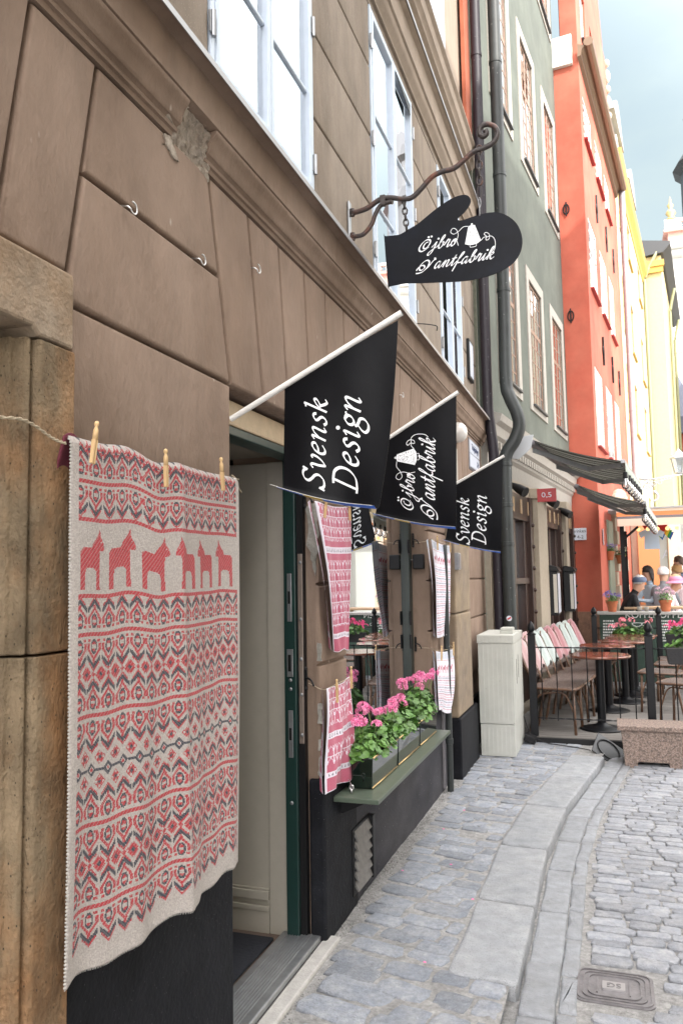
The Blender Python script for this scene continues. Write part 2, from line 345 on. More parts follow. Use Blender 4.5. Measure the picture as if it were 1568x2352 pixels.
# --- cornice
prof = [(-0.03, 3.012), (0.004, 3.012), (0.006, 3.028), (0.016, 3.030), (0.018, 3.038), (0.014, 3.046), (0.020, 3.052), (0.028, 3.054), (0.034, 3.062), (0.036, 3.078), (0.046, 3.100), (0.058, 3.112), (0.062, 3.122), (0.062, 3.128)]
top = [(0.054, 3.130), (0.066, 3.134), (0.070, 3.262), (0.10, 3.266), (0.112, 3.268), (-0.03, 3.34)]
B = MB(); B.sweep(prof+[(-0.03, 3.128)], -0.5, 2.10); B.sweep(prof+[(-0.03, 3.128)], 2.28, 8.5); B.build('cornice_moulding', plaster, house, smooth=True, sharp=38)
B = MB(); B.sweep([(-0.03, 3.1285)]+top, -0.5, 8.5); B.build('cornice_fascia', plaster, house, smooth=True, sharp=38)
B = MB(); B.sweep([(-0.03, 3.36), (0.118, 3.283), (0.124, 3.278), (0.124, 3.256), (0.120, 3.256), (0.120, 3.274), (-0.03, 3.352)], -0.5, 8.52); B.build('flashing', tin, house)
rnd = random.Random(5)
def scf(u, v):
    z = 3.128-v*0.165; y = 2.062+u*0.25+ (0.03*math.sin(v*9+1)+0.015*math.sin(v*23))*(1 if u > 0.9 or u < 0.1 else 0)
    base = 0.05-0.055*v
    x = base-0.022*math.sin(math.pi*u)+rnd.uniform(-0.006, 0.006)
    if u in (0, 1) or v in (0, 1): x = max(-0.006, base-0.022 if v < 0.6 else -0.004)+0.004
    return (x, y+rnd.uniform(-0.004, 0.004), z+rnd.uniform(-0.004, 0.004))
B = MB(); B.grid(scf, 26, 16); B.build('broken_patch', scar, house)
patch('broken_patch', [(2.04, 2.995), (2.07, 3.005), (2.11, 2.97), (2.13, 2.95), (2.10, 2.945), (2.06, 2.965)], 0.006, scar, house, seedv=9, th=0.01)
# --- upper floors
UX = -0.03
piers = [(-0.6, 0.62), (1.36, 2.40), (3.46, 4.50), (5.62, 6.56), (7.62, 8.44)]
zs = [3.33, 3.885, 4.345, 4.81, 5.24]
C_ = MB()
for a, b in piers:
    C_.box((-0.45, a+0.001, 3.30), (UX-0.022, b-0.001, 5.3))
    B = MB()
    for k in range(4): block(B, yz(a, zs[k], b, zs[k], b, zs[k+1], a, zs[k+1]), x0=UX, depth=0.024, rr=0.01)
    B.build('upper_wall', render_up, house, smooth=True, sharp=50)
for a, b in ((0.62, 1.36), (2.40, 3.46), (4.50, 5.62), (6.56, 7.62)): C_.box((-0.4, a, 3.30), (UX-0.004, b, 3.44))
C_.box((-0.45, -0.6, 5.24), (UX, 8.44, 6.33)); C_.build('upper_wall_core', render_up, house)
paleren = mat('pale_render', (0.27, 0.215, 0.165), 0.9, mottle=0.12, scale=2.5, bump=0.5, bscale=60, stretch=(1, 1, 0.4))
B = MB(); B.sweep([(-0.03, 5.30), (-0.01, 5.30), (-0.006, 5.33), (0.02, 5.36), (0.03, 5.40), (0.03, 5.42), (0.045, 5.43), (0.05, 5.60), (0.085, 5.62), (0.085, 5.635), (-0.03, 5.68)], -0.6, 8.5); B.build('cornice_moulding', paleren, house, smooth=True, sharp=38)
B = MB(); B.sweep([(-0.03, 5.69), (0.094, 5.645), (0.094, 5.62), (0.09, 5.62), (0.09, 5.64), (-0.03, 5.684)], -0.6, 8.52); B.build('flashing', tin, house)
B = MB(); B.sweep([(-0.03, 6.10), (0.0, 6.12), (0.004, 6.16), (0.03, 6.19), (0.034, 6.30), (0.06, 6.33), (0.06, 6.35), (-0.03, 6.38)], -0.6, 8.5); B.build('cornice_moulding', paleren, house, smooth=True, sharp=38)
B = MB()
for a, b in ((-0.6, 0.7), (1.3, 2.5), (3.4, 4.6), (5.5, 6.2), (7.25, 8.0), ): B.box((-0.4, a, 6.33), (-0.05, b, 13))
B.box((-0.4, 8.0, 6.33), (-0.05, 8.44, 13)); B.box((-0.4, -0.6, 9.0), (-0.052, 8.4, 13)); B.build('top_storey_wall', paleren, house)
B = MB(); B.box((-0.02, 8.05, 6.5), (0.02, 8.40, 12)); B.build('red_reflection', mat('reflection_red', (0.33, 0.09, 0.045), 0.9, mottle=0.2, scale=2), house)  # orange-red reflection beside the top windows, painted as a coloured strip
B = MB(); B.box((-0.6, 8.42, 0), (0.0, 8.47, 12.9)); B.build('end_wall', mat('greenish_edge', (0.13, 0.135, 0.10), 0.9, mottle=0.2), house)
# --- upper windows
def casement(y0, y1, z0, z1, x=UX, mz=(3.97, 4.56), panes=2, parent=house):
    fr = MB(); f = 0.030
    fr.box((x-0.07, y0, z0), (x+0.006, y0+0.03, z1)); fr.box((x-0.07, y1-0.03, z0), (x+0.006, y1, z1)); fr.box((x-0.07, y0+0.03, z1-0.03), (x+0.004, y1-0.03, z1)); fr.box((x-0.07, y0+0.03, z0), (x+0.004, y1-0.03, z0+0.03))
    w = fr.build('window', white_frame, parent, bevel=0.003)
    n = panes; L_ = y1-y0-0.06
    for i in range(n):
        a = y0+0.03+L_*i/n+0.002; b = y0+0.03+L_*(i+1)/n-0.002; s = MB(); zz0, zz1 = z0+0.032, z1-0.032
        s.box((x-0.035, a, zz0), (x+0.012, a+f, zz1)); s.box((x-0.035, b-f, zz0), (x+0.012, b, zz1)); s.box((x-0.035, a+f, zz1-f), (x+0.01, b-f, zz1)); s.box((x-0.035, a+f, zz0), (x+0.01, b-f, zz0+f))
        for m in mz: s.box((x-0.024, a+f, m-0.008), (x-0.002, b-f, m+0.008))
        s.build('sash', white_frame, w, bevel=0.004)
        g = MB(); g.box((x-0.018, a+f-0.004, zz0+f-0.004), (x-0.014, b-f+0.004, zz1-f+0.004)); g.build('pane', winglass, w)
    for yh in (y0+0.004, y1-0.004):
        for zh in (z0+0.18, (z0+z1)/2, z1-0.25):
            hg = MB(); hg.tube([(x+0.014, yh, zh-0.05), (x+0.014, yh, zh+0.05)], 0.009, 8); hg.box((x+0.004, yh-0.022, zh-0.04), (x+0.012, yh+0.022, zh+0.04)); hg.build('hinge', greymetal, w)
    bl = MB(); bl.box((x-0.2, y0+0.02, z0+0.02), (x-0.19, y1-0.02, z1-0.01)); bl.build('sky_backing', sky_backing, w)  # added board that whitens the panes like reflected sky
    return w
for a, b in ((0.62, 1.36), (2.40, 3.46), (4.50, 5.62), (6.56, 7.62)): casement(a+0.004, b-0.004, 3.445, 5.235)
bluegl = mat('sky_backing_blue', (0.35, 0.45, 0.5), 0.8)
for a, b in ((4.6, 5.5), (6.2, 7.25), (2.5, 3.4)): casement(a+0.004, b-0.004, 6.42, 8.99, x=-0.05, mz=(7.3, 8.1))
# black wedge painting the shaded slot of the second window's open vent pane
B = MB(); B.prism([(UX+0.014, 5.12, 5.17), (UX+0.014, 5.54, 5.17), (UX+0.014, 5.54, 5.09)], (-0.005, 0, 0)); B.build('vent_gap_shade', black_iron, house)
# --- shop doorway
sh = MB(); sh.box((-0.11, 2.50, 2.192), (-0.078, 3.395, 2.288)); sh.build('door_lintel', mat('sandy_lintel', (0.50, 0.38, 0.24), 0.45, mottle=0.12, bump=0.3, bscale=90), house, bevel=0.006)
door = MB()
door.box((-0.108, 3.372, 0.0), (-0.076, 3.405, 2.188)); door.build('frame_strip', black_iron, house)
B = MB(); B.box((-0.168, 3.355, 0.0), (-0.109, 3.41, 2.188)); B.box((-0.168, 2.50, 2.155), (-0.078, 3.355, 2.188)); B.box((-0.168, 2.496, 0.0), (-0.109, 2.53, 2.155)); dj = B.build('door_frame', dgreen, house, bevel=0.004)
B = MB(); B.box((-0.103, 3.368, 0.86), (-0.079, 3.374, 1.72)); bp = B.build('steel_strip', brownsteel, house, bevel=0.003)
for z in (0.90, 1.08, 1.24, 1.42, 1.68):
    B = MB(); B.lathe([(0.0085, 0), (0.0075, -0.003), (0.0, -0.005)], (-0.089, 3.368, z), 12, axis='y'); B.build('bolt', greymetal, bp, smooth=True)
def lockplate(z0, z1, w, x=-0.138):
    B = MB(); B.box((x-w/2, 3.350, z0), (x+w/2, 3.356, z1)); p = B.build('lock_plate', greymetal, dj, bevel=0.0015)
    B = MB(); zc = (z0+z1)/2; h = (z1-z0)*0.13 if z1-z0 > 0.2 else (z1-z0)*0.3
    B.box((x-w*0.28, 3.3485, zc-h), (x+w*0.22, 3.3505, zc+h)); B.build('lock_slot', black_iron, p)
lockplate(1.41, 1.63, 0.022); lockplate(1.16, 1.285, 0.030); lockplate(0.80, 1.01, 0.022)
B = MB()
for z in (1.145, 1.105, 0.60): B.lathe([(0.009, 0), (0.008, -0.003), (0.0, -0.004)], (-0.138, 3.3555, z), 12, axis='y')
B.build('door_stud', greymetal, dj, smooth=True)
B = MB(); B.box((-0.268, 3.392, 0.0), (-0.17, 3.44, 2.16)); B.box((-0.47, 3.402, 0.0), (-0.2685, 3.44, 2.16))
B.sweep([(0, 0)], 0, 0) if False else None
B.build('reveal_panel', cream, house, bevel=0.004)
B = MB()
for z0, z1, t in ((0.0, 0.10, 0.012), (0.10, 0.125, 0.018), (0.125, 0.15, 0.008), (0.15, 0.19, 0.02), (0.19, 0.20, 0.01)): B.box((-0.47, 3.4015-t, z0+0.001), (-0.27, 3.4015, z1))
B.build('skirting', cream, house, bevel=0.003)
B = MB(); B.box((-0.47, 2.50, 2.189), (-0.11, 3.44, 2.3)); B.box((-0.47, 2.494, 0), (-0.17, 2.52, 2.189)); B.build('reveal_lining', mat('beige_lining', (0.2, 0.17, 0.13), 0.8, mottle=0.05), house)
# interior room: floor tiles, walls
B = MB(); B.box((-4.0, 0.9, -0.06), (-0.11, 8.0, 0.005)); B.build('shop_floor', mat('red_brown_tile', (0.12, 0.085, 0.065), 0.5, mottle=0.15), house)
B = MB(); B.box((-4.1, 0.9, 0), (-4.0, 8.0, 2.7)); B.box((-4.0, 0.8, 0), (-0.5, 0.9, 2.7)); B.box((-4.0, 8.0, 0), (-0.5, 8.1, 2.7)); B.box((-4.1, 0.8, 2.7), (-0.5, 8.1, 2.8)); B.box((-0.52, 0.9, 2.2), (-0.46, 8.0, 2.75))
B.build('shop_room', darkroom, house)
# threshold
B = MB(); B.box((-0.20, 2.50, 0.0), (-0.02, 3.392, 0.028)); th = B.build('threshold', greymetal, house, bevel=0.006)
B = MB()
for k in range(9): B.box((-0.17+k*0.013, 2.505, 0.028), (-0.164+k*0.013, 3.388, 0.0305))
B.build('tread', greymetal, th)
B = MB(); B.box((-0.02, 2.45, -0.05), (0.05, 3.46, 0.006)); B.build('doorstep', mat('pale_granite_step', (0.36, 0.35, 0.33), 0.9, mottle=0.15, bump=0.6, bscale=120), house, bevel=0.01)
mt = MB(); mt.box((-1.3, 2.6, 0.006), (-0.22, 3.33, 0.022)); mt.build('door_mat', mat('black_door_mat', (0.015, 0.017, 0.024), 1.0, bump=1.5, bscale=300), None, bevel=0.006, label='black fibre door mat just inside the shop threshold', cat='doormat')
# --- shop window
B = MB(); x0, x1 = -0.180, -0.150
B.box((x0, 3.80, 0.60), (x1, 3.85, 2.26)); B.box((x0, 5.61, 0.60), (x1+0.02, 5.70, 2.26)); B.box((x0, 3.85, 0.60), (x1, 5.61, 0.65)); B.box((x0, 3.85, 2.2), (x1, 5.61, 2.26)); pass
sw = B.build('shop_window', mat('grey_green_frame', (0.032, 0.042, 0.038), 0.45, mottle=0.08), house, bevel=0.004)
B = MB(); B.box((-0.166, 3.848, 0.648), (-0.162, 5.612, 2.202)); B.build('pane', shopglass, sw)
B = MB(); B.box((-0.235, 3.80, 0.555), (0.02, 5.70, 0.60)); B.build('window_board', mat('grey_green_sill', (0.17, 0.20, 0.165), 0.4, mottle=0.08), sw)
B = MB(); B.box((-0.235, 3.80, 2.26), (-0.02, 5.70, 2.31)); B.build('window_head', plaster, sw)
for z in (1.83, 1.31, 1.14):
    B = MB(); B.tube([(-0.128, 5.60, z-0.05), (-0.128, 5.60, z+0.05)], 0.009, 8); B.build('hinge', black_iron, sw)
B = MB(); B.box((-0.9, 3.5, 0.45), (-0.19, 5.9, 0.5)); B.build('display_shelf', mat('green_display', (0.10, 0.15, 0.12), 0.7), house)
# vent grille
vg = MB(); vg.box((-0.03, 3.765, 0.055), (0.012, 4.065, 0.37)); 
v = vg.build('vent_frame', black_iron, house)
B = MB()
for k in range(6):
    z = 0.075+k*0.048; B.add([(0.014, 3.785, z+0.045), (0.014, 4.02, z+0.045), (0.034, 4.02, z), (0.034, 3.785, z), (0.030, 4.02, z-0.004), (0.030, 3.785, z-0.004), (0.012, 3.785, z+0.02), (0.012, 4.02, z+0.02)], [(0, 1, 2, 3), (3, 2, 4, 5), (0, 3, 5, 6), (1, 7, 4, 2)])
B.build('louvre', mat('worn_grey_louvre', (0.12, 0.115, 0.11), 0.6, mottle=0.3, scale=8), v)
B = MB(); B.sweep([(0, 0)], 0, 0) if False else B.box((0.012, 4.022, 0.06), (0.038, 4.062, 0.37)); B.build('vent_edge', black_iron, v)
# =============== ground ===============
gravel = mat('grit', (0.225, 0.222, 0.215), 0.95, col2=(0.31, 0.305, 0.295), scale=14, bump=2.2, bscale=170, mottle=0.3, speck=(230, 0.12, (0.42, 0.41, 0.40)))
stonem = mat('sett_granite', (0.20, 0.218, 0.248), 0.8, spec=0.35, col2=(0.275, 0.285, 0.30), scale=14, bump=2.2, bscale=110, mottle=0.2, rnd=0.2, lo=0.4, hi=0.68, speck=(140, 0.13, (0.40, 0.40, 0.41)))
stones = mat('street_sett_granite', (0.235, 0.248, 0.272), 0.8, spec=0.35, col2=(0.30, 0.305, 0.315), scale=12, bump=2.0, bscale=110, mottle=0.18, rnd=0.18, lo=0.4, hi=0.68, speck=(140, 0.12, (0.42, 0.42, 0.42)))
slabm = mat('kerb_granite', (0.245, 0.258, 0.272), 0.85, spec=0.3, col2=(0.30, 0.308, 0.315), scale=5, bump=2.0, bscale=120, mottle=0.14, rnd=0.07, speck=(120, 0.17, (0.15, 0.16, 0.18)))
gutm = mat('gutter_granite', (0.255, 0.268, 0.285), 0.85, spec=0.3, col2=(0.215, 0.222, 0.23), scale=8, bump=1.6, bscale=100, mottle=0.12, rnd=0.07, speck=(60, 0.05, (0.14, 0.14, 0.14)))
B = MB(); B.grid(lambda u, v: (-12+u*160, -40+v*240, -0.068), 2, 2); B.build('street_ground', gravel, None, kind='structure')
def koff(y):   # outer edge of the kerb
    return float(np.interp(y, [1, 4.9, 5.8, 7.5, 8.2], [0.845, 0.845, 0.905, 1.15, 1.28]))
def gz(x, y):
    "pavement surface level"
    return 0.004*math.sin(x*5+y*1.7)+0.004*math.sin(y*3.1+1)
B = MB()
def gf(u, v):
    y = 0.5+v*8.2; x = -0.02+u*(koff(y)+0.02-0.03)
    return (x, y, gz(x, y)-0.0075+random.uniform(-0.002, 0.002)+0.0025*math.sin(x*23+y*9)*math.sin(y*17))
B.grid(gf, 40, 360); B.build('pavement_bed', gravel, None, kind='structure', smooth=True)
def stone(mb, cx, cy, lx, ly, z, rot=0.0, r=0.3, h=0.006, depth=0.035, rnd=random):
    n = 12; V = []; ca, sa = math.cos(rot), math.sin(rot)
    outl = []
    for q in range(n):
        a = 2*math.pi*(q+0.5)/n; c, s = math.cos(a), math.sin(a); p = 8.0
        k = (abs(c)**p+abs(s)**p)**(-1/p); outl.append((c*k*(1+rnd.uniform(-0.07, 0.06)), s*k*(1+rnd.uniform(-0.07, 0.06))))
    tx, ty = rnd.uniform(-0.02, 0.02), rnd.uniform(-0.02, 0.02)
    for f, dz in ((1.0, -depth), (1.0, -h*1.6), (0.975, -h*0.7), (0.91, -h*0.15), (0.78, 0.0)):
        for ox, oy in outl:
            x = ox*lx/2*f if f < 1 else ox*lx/2; y = oy*ly/2*f
            if f < 1: y = oy*(ly/2-(1-f)*min(lx, ly)*0.5); x = ox*(lx/2-(1-f)*min(lx, ly)*0.5)
            V.append((cx+x*ca-y*sa, cy+x*sa+y*ca, z+dz+tx*x+ty*y+(rnd.uniform(-0.0015, 0.0015) if f < 1 else 0)))
    V.append((cx, cy, z+0.001))
    F = [(k*n+i, k*n+(i+1) % n, (k+1)*n+(i+1) % n, (k+1)*n+i) for k in range(4) for i in range(n)]+[(4*n+i, 4*n+(i+1) % n, 5*n) for i in range(n)]
    mb.add(V, F)
B = MB(); rn = random.Random(3); y = 1.3; row = 0
while y < 8.3:
    big = 1.35 if y < 3.2 else 1.15 if y < 4.4 else 1.0
    dy = rn.uniform(0.095, 0.125)*big; xs = 0.055+rn.uniform(0, 0.05); xe = koff(y)-(0.285 if y > 3.3 else 0.03)-0.005
    x = xs
    while x < xe-0.03:
        dx = rn.choice((0.11, 0.15, 0.18, 0.22))*rn.uniform(0.9, 1.1)*big
        if xe-(x+dx) < 0.05: dx = xe-x
        cy = y+dy/2+0.03*math.sin(x*6+row*1.3)+rn.uniform(-0.007, 0.007)-0.24*(x-0.3)
        if rn.random() > 0.015: stone(B, x+dx/2, cy, dx*0.95, dy*0.93, gz(x+dx/2, cy)+rn.uniform(-0.005, 0.002), rn.uniform(-0.07, 0.07)-0.20, rnd=rn)
        x += dx
    y += dy; row += 1
B.build('pavement_setts', stonem, None, kind='structure', smooth=True)
# kerb slabs
B = MB(); seams = [3.28, 4.06, 4.89, 5.77, 6.62, 7.45]
def slab(mb, quad, z, th=0.12, r=0.014):
    "quad corners (x,y) ccw, worn edges"
    Q4 = []
    for i in range(4):
        a, b = np.array(quad[i]), np.array(quad[(i+1) % 4])
        for t in (0.03, 0.2, 0.4, 0.6, 0.8, 0.97): Q4.append(a+(b-a)*t+np.array((rn.uniform(-1, 1), rn.uniform(-1, 1)))*0.0035)
    c = sum(Q4)/len(Q4); n = len(Q4); V = []
    for d, dz in ((0, -th), (0, -r), (r*0.3, -r*0.4), (r, -r*0.08), (r*2.5, 0)):
        for p in Q4:
            w = c-p; w /= np.linalg.norm(w); p2 = p+w*d; V.append((p2[0], p2[1], z+dz))
    F = [(k*n+i, k*n+(i+1) % n, (k+1)*n+(i+1) % n, (k+1)*n+i) for k in range(4) for i in range(n)]+[tuple(range(4*n, 5*n))]
    mb.add(V, F)
for a, b in zip(seams[:-1], seams[1:]):
    slab(B, [(koff(a)-0.28, a+0.006), (koff(a), a+0.006-0.02), (koff(b), b-0.006-0.02), (koff(b)-0.28, b-0.006)], 0.006+rn.uniform(-0.003, 0.003))
B.build('kerb', slabm, None, kind='structure', smooth=True, sharp=60)
# gutter
B = MB(); y = 1.2
while y < 7.6:
    d = rn.uniform(0.42, 0.62)
    o = koff(y)+0.012; o2 = koff(y+d)+0.012; z = -0.050 if y > 3.2 else -0.03
    slab(B, [(o, y+0.004), (o+0.135, y+0.004), (o2+0.135, y+d-0.004), (o2, y+d-0.004)], z)
    y += d
y = 1.2
while y < 7.6:
    d = rn.uniform(0.28, 0.4)
    o = koff(y)+0.15; o2 = koff(y+d)+0.15
    slab(B, [(o, y+0.003), (o+0.072, y+0.003), (o2+0.072, y+d-0.003), (o2, y+d-0.003)], -0.056, r=0.018)
    y += d
B.build('gutter', gutm, None, kind='structure', smooth=True, sharp=60)
# street setts in rows across the street
B = MB(); y = 1.6; row = 0
while y < 8.6:
    dy = rn.uniform(0.062, 0.088); x = koff(y)+0.235+rn.uniform(0, 0.04)
    while x < 3.4:
        dx = rn.uniform(0.10, 0.20)
        cy = y+dy/2-0.03*(x-1)+0.012*math.sin(x*4+row)+rn.uniform(-0.005, 0.005)
        if not (1.035 < x+dx/2 < 1.37+0.03 and 3.30 < cy < 3.66):
            stone(B, x+dx/2, cy, dx*0.965, dy*0.92, -0.056+0.004*math.sin(x*7+cy*3)+rn.uniform(-0.003, 0.003), rn.uniform(-0.05, 0.05)-0.03, h=0.007, rnd=rn)
        x += dx
    y += dy; row += 1
y = 8.6
while y < 20:
    dy = 0.11
    x = 1.2
    while x < 4.0:
        dx = rn.uniform(0.12, 0.22); stone(B, x+dx/2, y+dy/2, dx*0.95, dy*0.9, -0.058, rn.uniform(-0.04, 0.04), rnd=rn); x += dx
    y += dy
B.build('street_setts', stones, None, kind='structure', smooth=True)
# loose grit along wall foot
B = MB()
for k in range(2600):
    y = rn.uniform(2.4, 6.4); x = abs(rn.gauss(0, 0.035))+0.008; s = rn.uniform(0.002, 0.0045)
    B.ball((x, y, gz(x, y)-0.009+s*0.5), s, 4)
for k in range(500):
    y = rn.uniform(2.4, 7.2); x = koff(y)+0.02+abs(rn.gauss(0, 0.04)); s = rn.uniform(0.002, 0.005); B.ball((x, y, -0.060+s*0.5), s, 4)
B.build('loose_grit', mat('grit_grains', (0.28, 0.275, 0.265), 0.9, rnd=0.4), None, kind='stuff', label='loose grit swept against the wall foot and into the gutter', cat='grit')
# fallen petals
for k, (x, y) in enumerate([at(975, 2213, 'z', 0)[:2], at(978, 2036, 'z', 0)[:2], at(924, 2002, 'z', 0)[:2], at(1065, 1863, 'z', 0)[:2], at(1018, 1906, 'z', 0)[:2], at(1085, 2068, 'z', 0)[:2], at(1020+15, 1988, 'z', 0)[:2]]):
    B = MB(); B.ball((x, y, 0.006), 0.007, 6, sc=(1.2, 0.8, 0.35)); B.build('petal', mat('petal_pink', (0.75, 0.16, 0.36), 0.6), None, group='pink petals fallen on the pavement', label='pink geranium petal fallen on the grey pavement setts', cat='petal')
# manhole cover
iron = mat('worn_cast_iron', (0.20, 0.19, 0.195), 0.5, metal=0.5, mottle=0.2, bump=0.5, bscale=90)
mh = thing('manhole_cover', (1.205, 3.487, -0.062), 'oval cast iron valve cover lettered SG among the street setts', 'manhole cover')
def rr(cx, cy, lx, ly, r, n=8):
    P = []
    for sx, sy, a0 in ((1, 1, 0), (-1, 1, 90), (-1, -1, 180), (1, -1, 270)):
        for k in range(n+1):
            a = R(a0+90*k/n); P.append((cx+sx*(lx/2-r)+r*math.cos(a), cy+sy*(ly/2-r)+r*math.sin(a)))
    return P
def ringmesh(mb, lx, ly, r, w, z0, z1, cx=0, cy=0):
    a = rr(cx, cy, lx, ly, r); b = rr(cx, cy, lx-2*w, ly-2*w, max(0.001, r-w)); n = len(a)
    V = [(x, y, z0) for x, y in a]+[(x, y, z1) for x, y in a]+[(x, y, z1) for x, y in b]+[(x, y, z0) for x, y in b]
    mb.add(V, [(k*n+i, k*n+(i+1) % n, ((k+1) % 4)*n+(i+1) % n, ((k+1) % 4)*n+i) for k in range(4) for i in range(n)])
B = MB(); B.prism([(x, y, 0.0) for x, y in rr(0, 0, 0.30, 0.27, 0.04)], (0, 0, -0.03)); B.build('plate', iron, mh, world=False)
B = MB()
for s_, w in ((0.286, 0.007), (0.245, 0.006), (0.205, 0.005)): ringmesh(B, s_, s_-0.03, 0.04, w, 0.0, 0.006)
B.box((0.055, -0.06, 0), (0.062, 0.06, 0.005)); B.box((-0.07, -0.06, 0), (-0.063, 0.06, 0.005)); B.build('rib', iron, mh, world=False)
B = MB(); B.prism([(x, y, 0.008) for x, y in rr(-0.003, 0, 0.088, 0.062, 0.004)], (0, 0, -0.008)); B.build('badge', mat('polished_iron', (0.34, 0.33, 0.33), 0.4, metal=0.4), mh, world=False)
def builtin_text(txt, size, M, m, parent, name='lettering', depth=0.0015, align='CENTER', font_shear=0.0, xs=1.0):
    cu = bpy.data.curves.new(name, 'FONT'); cu.body = txt; cu.size = size; cu.extrude = depth; cu.align_x = align; cu.align_y = 'CENTER'; cu.resolution_u = 3; cu.shear = font_shear
    o = bpy.data.objects.new(name, cu); COL.objects.link(o); dg = bpy.context.evaluated_depsgraph_get()
    me = bpy.data.meshes.new_from_object(o.evaluated_get(dg)); bpy.data.objects.remove(o); bpy.data.curves.remove(cu)
    for v in me.vertices: v.co.x *= xs
    me.transform(M); me.materials.clear(); me.materials.append(m); o = bpy.data.objects.new(name, me); COL.objects.link(o); o.parent = parent
    if parent is not None:
        off = Vector((0, 0, 0)); q = parent
        while q is not None: off += q.location; q = q.parent
        me.transform(Matrix.Translation(-off))
    return o
def frameM(o, ex, ey):
    ex = Vector(ex).normalized(); ey = Vector(ey).normalized(); ez = ex.cross(ey).normalized()
    return Matrix(((ex.x, ey.x, ez.x, o[0]), (ex.y, ey.y, ez.y, o[1]), (ex.z, ey.z, ez.z, o[2]), (0, 0, 0, 1)))
builtin_text('SG', 0.05, frameM((1.202, 3.487, -0.0535), (-1, 0, 0), (0, -1, 0)), iron, mh)
# =============== neighbouring and far buildings ===============
A65 = R(6.5); RZ = -A65
green = mat('green_grey_plaster', (0.075, 0.087, 0.072), 0.85, col2=(0.105, 0.12, 0.098), scale=1.2, bump=0.4, bscale=30, mottle=0.10)
stoneframe = mat('pale_stone_frame', (0.34, 0.32, 0.285), 0.8, mottle=0.08)
brownw = mat('brown_window_wood', (0.24, 0.15, 0.105), 0.5, mottle=0.12)
orange = mat('red_orange_plaster', (0.41, 0.080, 0.048), 0.85, col2=(0.49, 0.135, 0.085), scale=0.8, bump=0.4, bscale=20, mottle=0.12)
whitew = mat('white_window_wood', (0.66, 0.62, 0.58), 0.5)
yellow = mat('yellow_plaster', (0.50, 0.43, 0.27), 0.85, col2=(0.60, 0.53, 0.36), scale=0.6, mottle=0.06)
creamst = mat('cream_stone', (0.52, 0.46, 0.36), 0.85, mottle=0.08, scale=1.5)
roofm = mat('dark_sheet_roof', (0.06, 0.062, 0.065), 0.5, metal=0.3)
brownwood = mat('dark_brown_door_wood', (0.035, 0.015, 0.010), 0.35, mottle=0.2, scale=4, stretch=(1, 1, 0.15))
farglass = glass('old_window_glass', (0.55, 0.6, 0.62), 0.25, 0.5)
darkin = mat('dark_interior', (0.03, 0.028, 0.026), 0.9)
def wall_with_holes(mb, y0, y1, z0, z1, holes, x=0.0, th=0.3):
    "wall in the local y-z plane made of butted boxes around the openings"
    ys = sorted({y0, y1, *[h[0] for h in holes], *[h[1] for h in holes]}); zs_ = sorted({z0, z1, *[h[2] for h in holes], *[h[3] for h in holes]})
    for i in range(len(ys)-1):
        run = None
        for j in range(len(zs_)-1):
            cy, cz = (ys[i]+ys[i+1])/2, (zs_[j]+zs_[j+1])/2
            solid = not any(h[0] < cy < h[1] and h[2] < cz < h[3] for h in holes)
            if solid: run = [zs_[j], zs_[j+1]] if run is None else [run[0], zs_[j+1]]
            if (not solid or j == len(zs_)-2) and run: mb.box((x-th, ys[i], run[0]), (x, ys[i+1], run[1])); run = None
def far_window(parent, a, b, z0, z1, wood, rec=0.08, rows=4, cols=4, trans=0.62, framew=None, frame=None, x=0.0, sill=None, glassm=None):
    fr = MB(); X = x-rec; t = 0.035
    fr.box((X-0.05, a, z0), (X, a+t, z1)); fr.box((X-0.05, b-t, z0), (X, b, z1)); fr.box((X-0.05, a+t, z1-t), (X, b-t, z1)); fr.box((X-0.05, a+t, z0), (X, b-t, z0+t))
    c = (a+b)/2; fr.box((X-0.04, c-0.028, z0+t), (X, c+0.028, z1-t)); zt_ = z0+(z1-z0)*trans; fr.box((X-0.04, a+t, zt_-0.03), (X-0.001, b-t, zt_+0.03))
    for k in range(1, cols):
        if k*2 == cols: continue
        yy = a+t+(b-a-2*t)*k/cols; fr.box((X-0.012, yy-0.009, z0+t), (X-0.002, yy+0.009, z1-t))
    for k in range(1, rows*2):
        zz = z0+(z1-z0)*k/(rows*2)
        if abs(zz-zt_) > 0.06: fr.box((X-0.012, a+t, zz-0.009), (X-0.003, b-t, zz+0.009))
    w = fr.build('window', wood, parent, world=False)
    g = MB(); g.box((X-0.010, a+t*0.5, z0+t*0.5), (X-0.007, b-t*0.5, z1-t*0.5)); g.build('pane', glassm or farglass, w, world=False)
    if frame:
        f = MB(); q = framew; f.box((x-0.05, a-q, z0-q*0.6), (x+0.02, a, z1+q)); f.box((x-0.05, b, z0-q*0.6), (x+0.02, b+q, z1+q)); f.box((x-0.05, a, z1), (x+0.02, b, z1+q)); f.box((x-0.05, a, z0-q*0.6), (x+0.02, b, z0))
        f.build('frame', frame, w, world=False, bevel=0.006)
    s = MB(); s.box((X, a-0.02, z0-0.02), (x+0.06, b+0.02, z0+0.005)); s.build('sill', sill or roofm, w, world=False)
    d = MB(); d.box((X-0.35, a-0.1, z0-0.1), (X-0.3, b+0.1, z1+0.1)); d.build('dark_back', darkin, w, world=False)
    return w
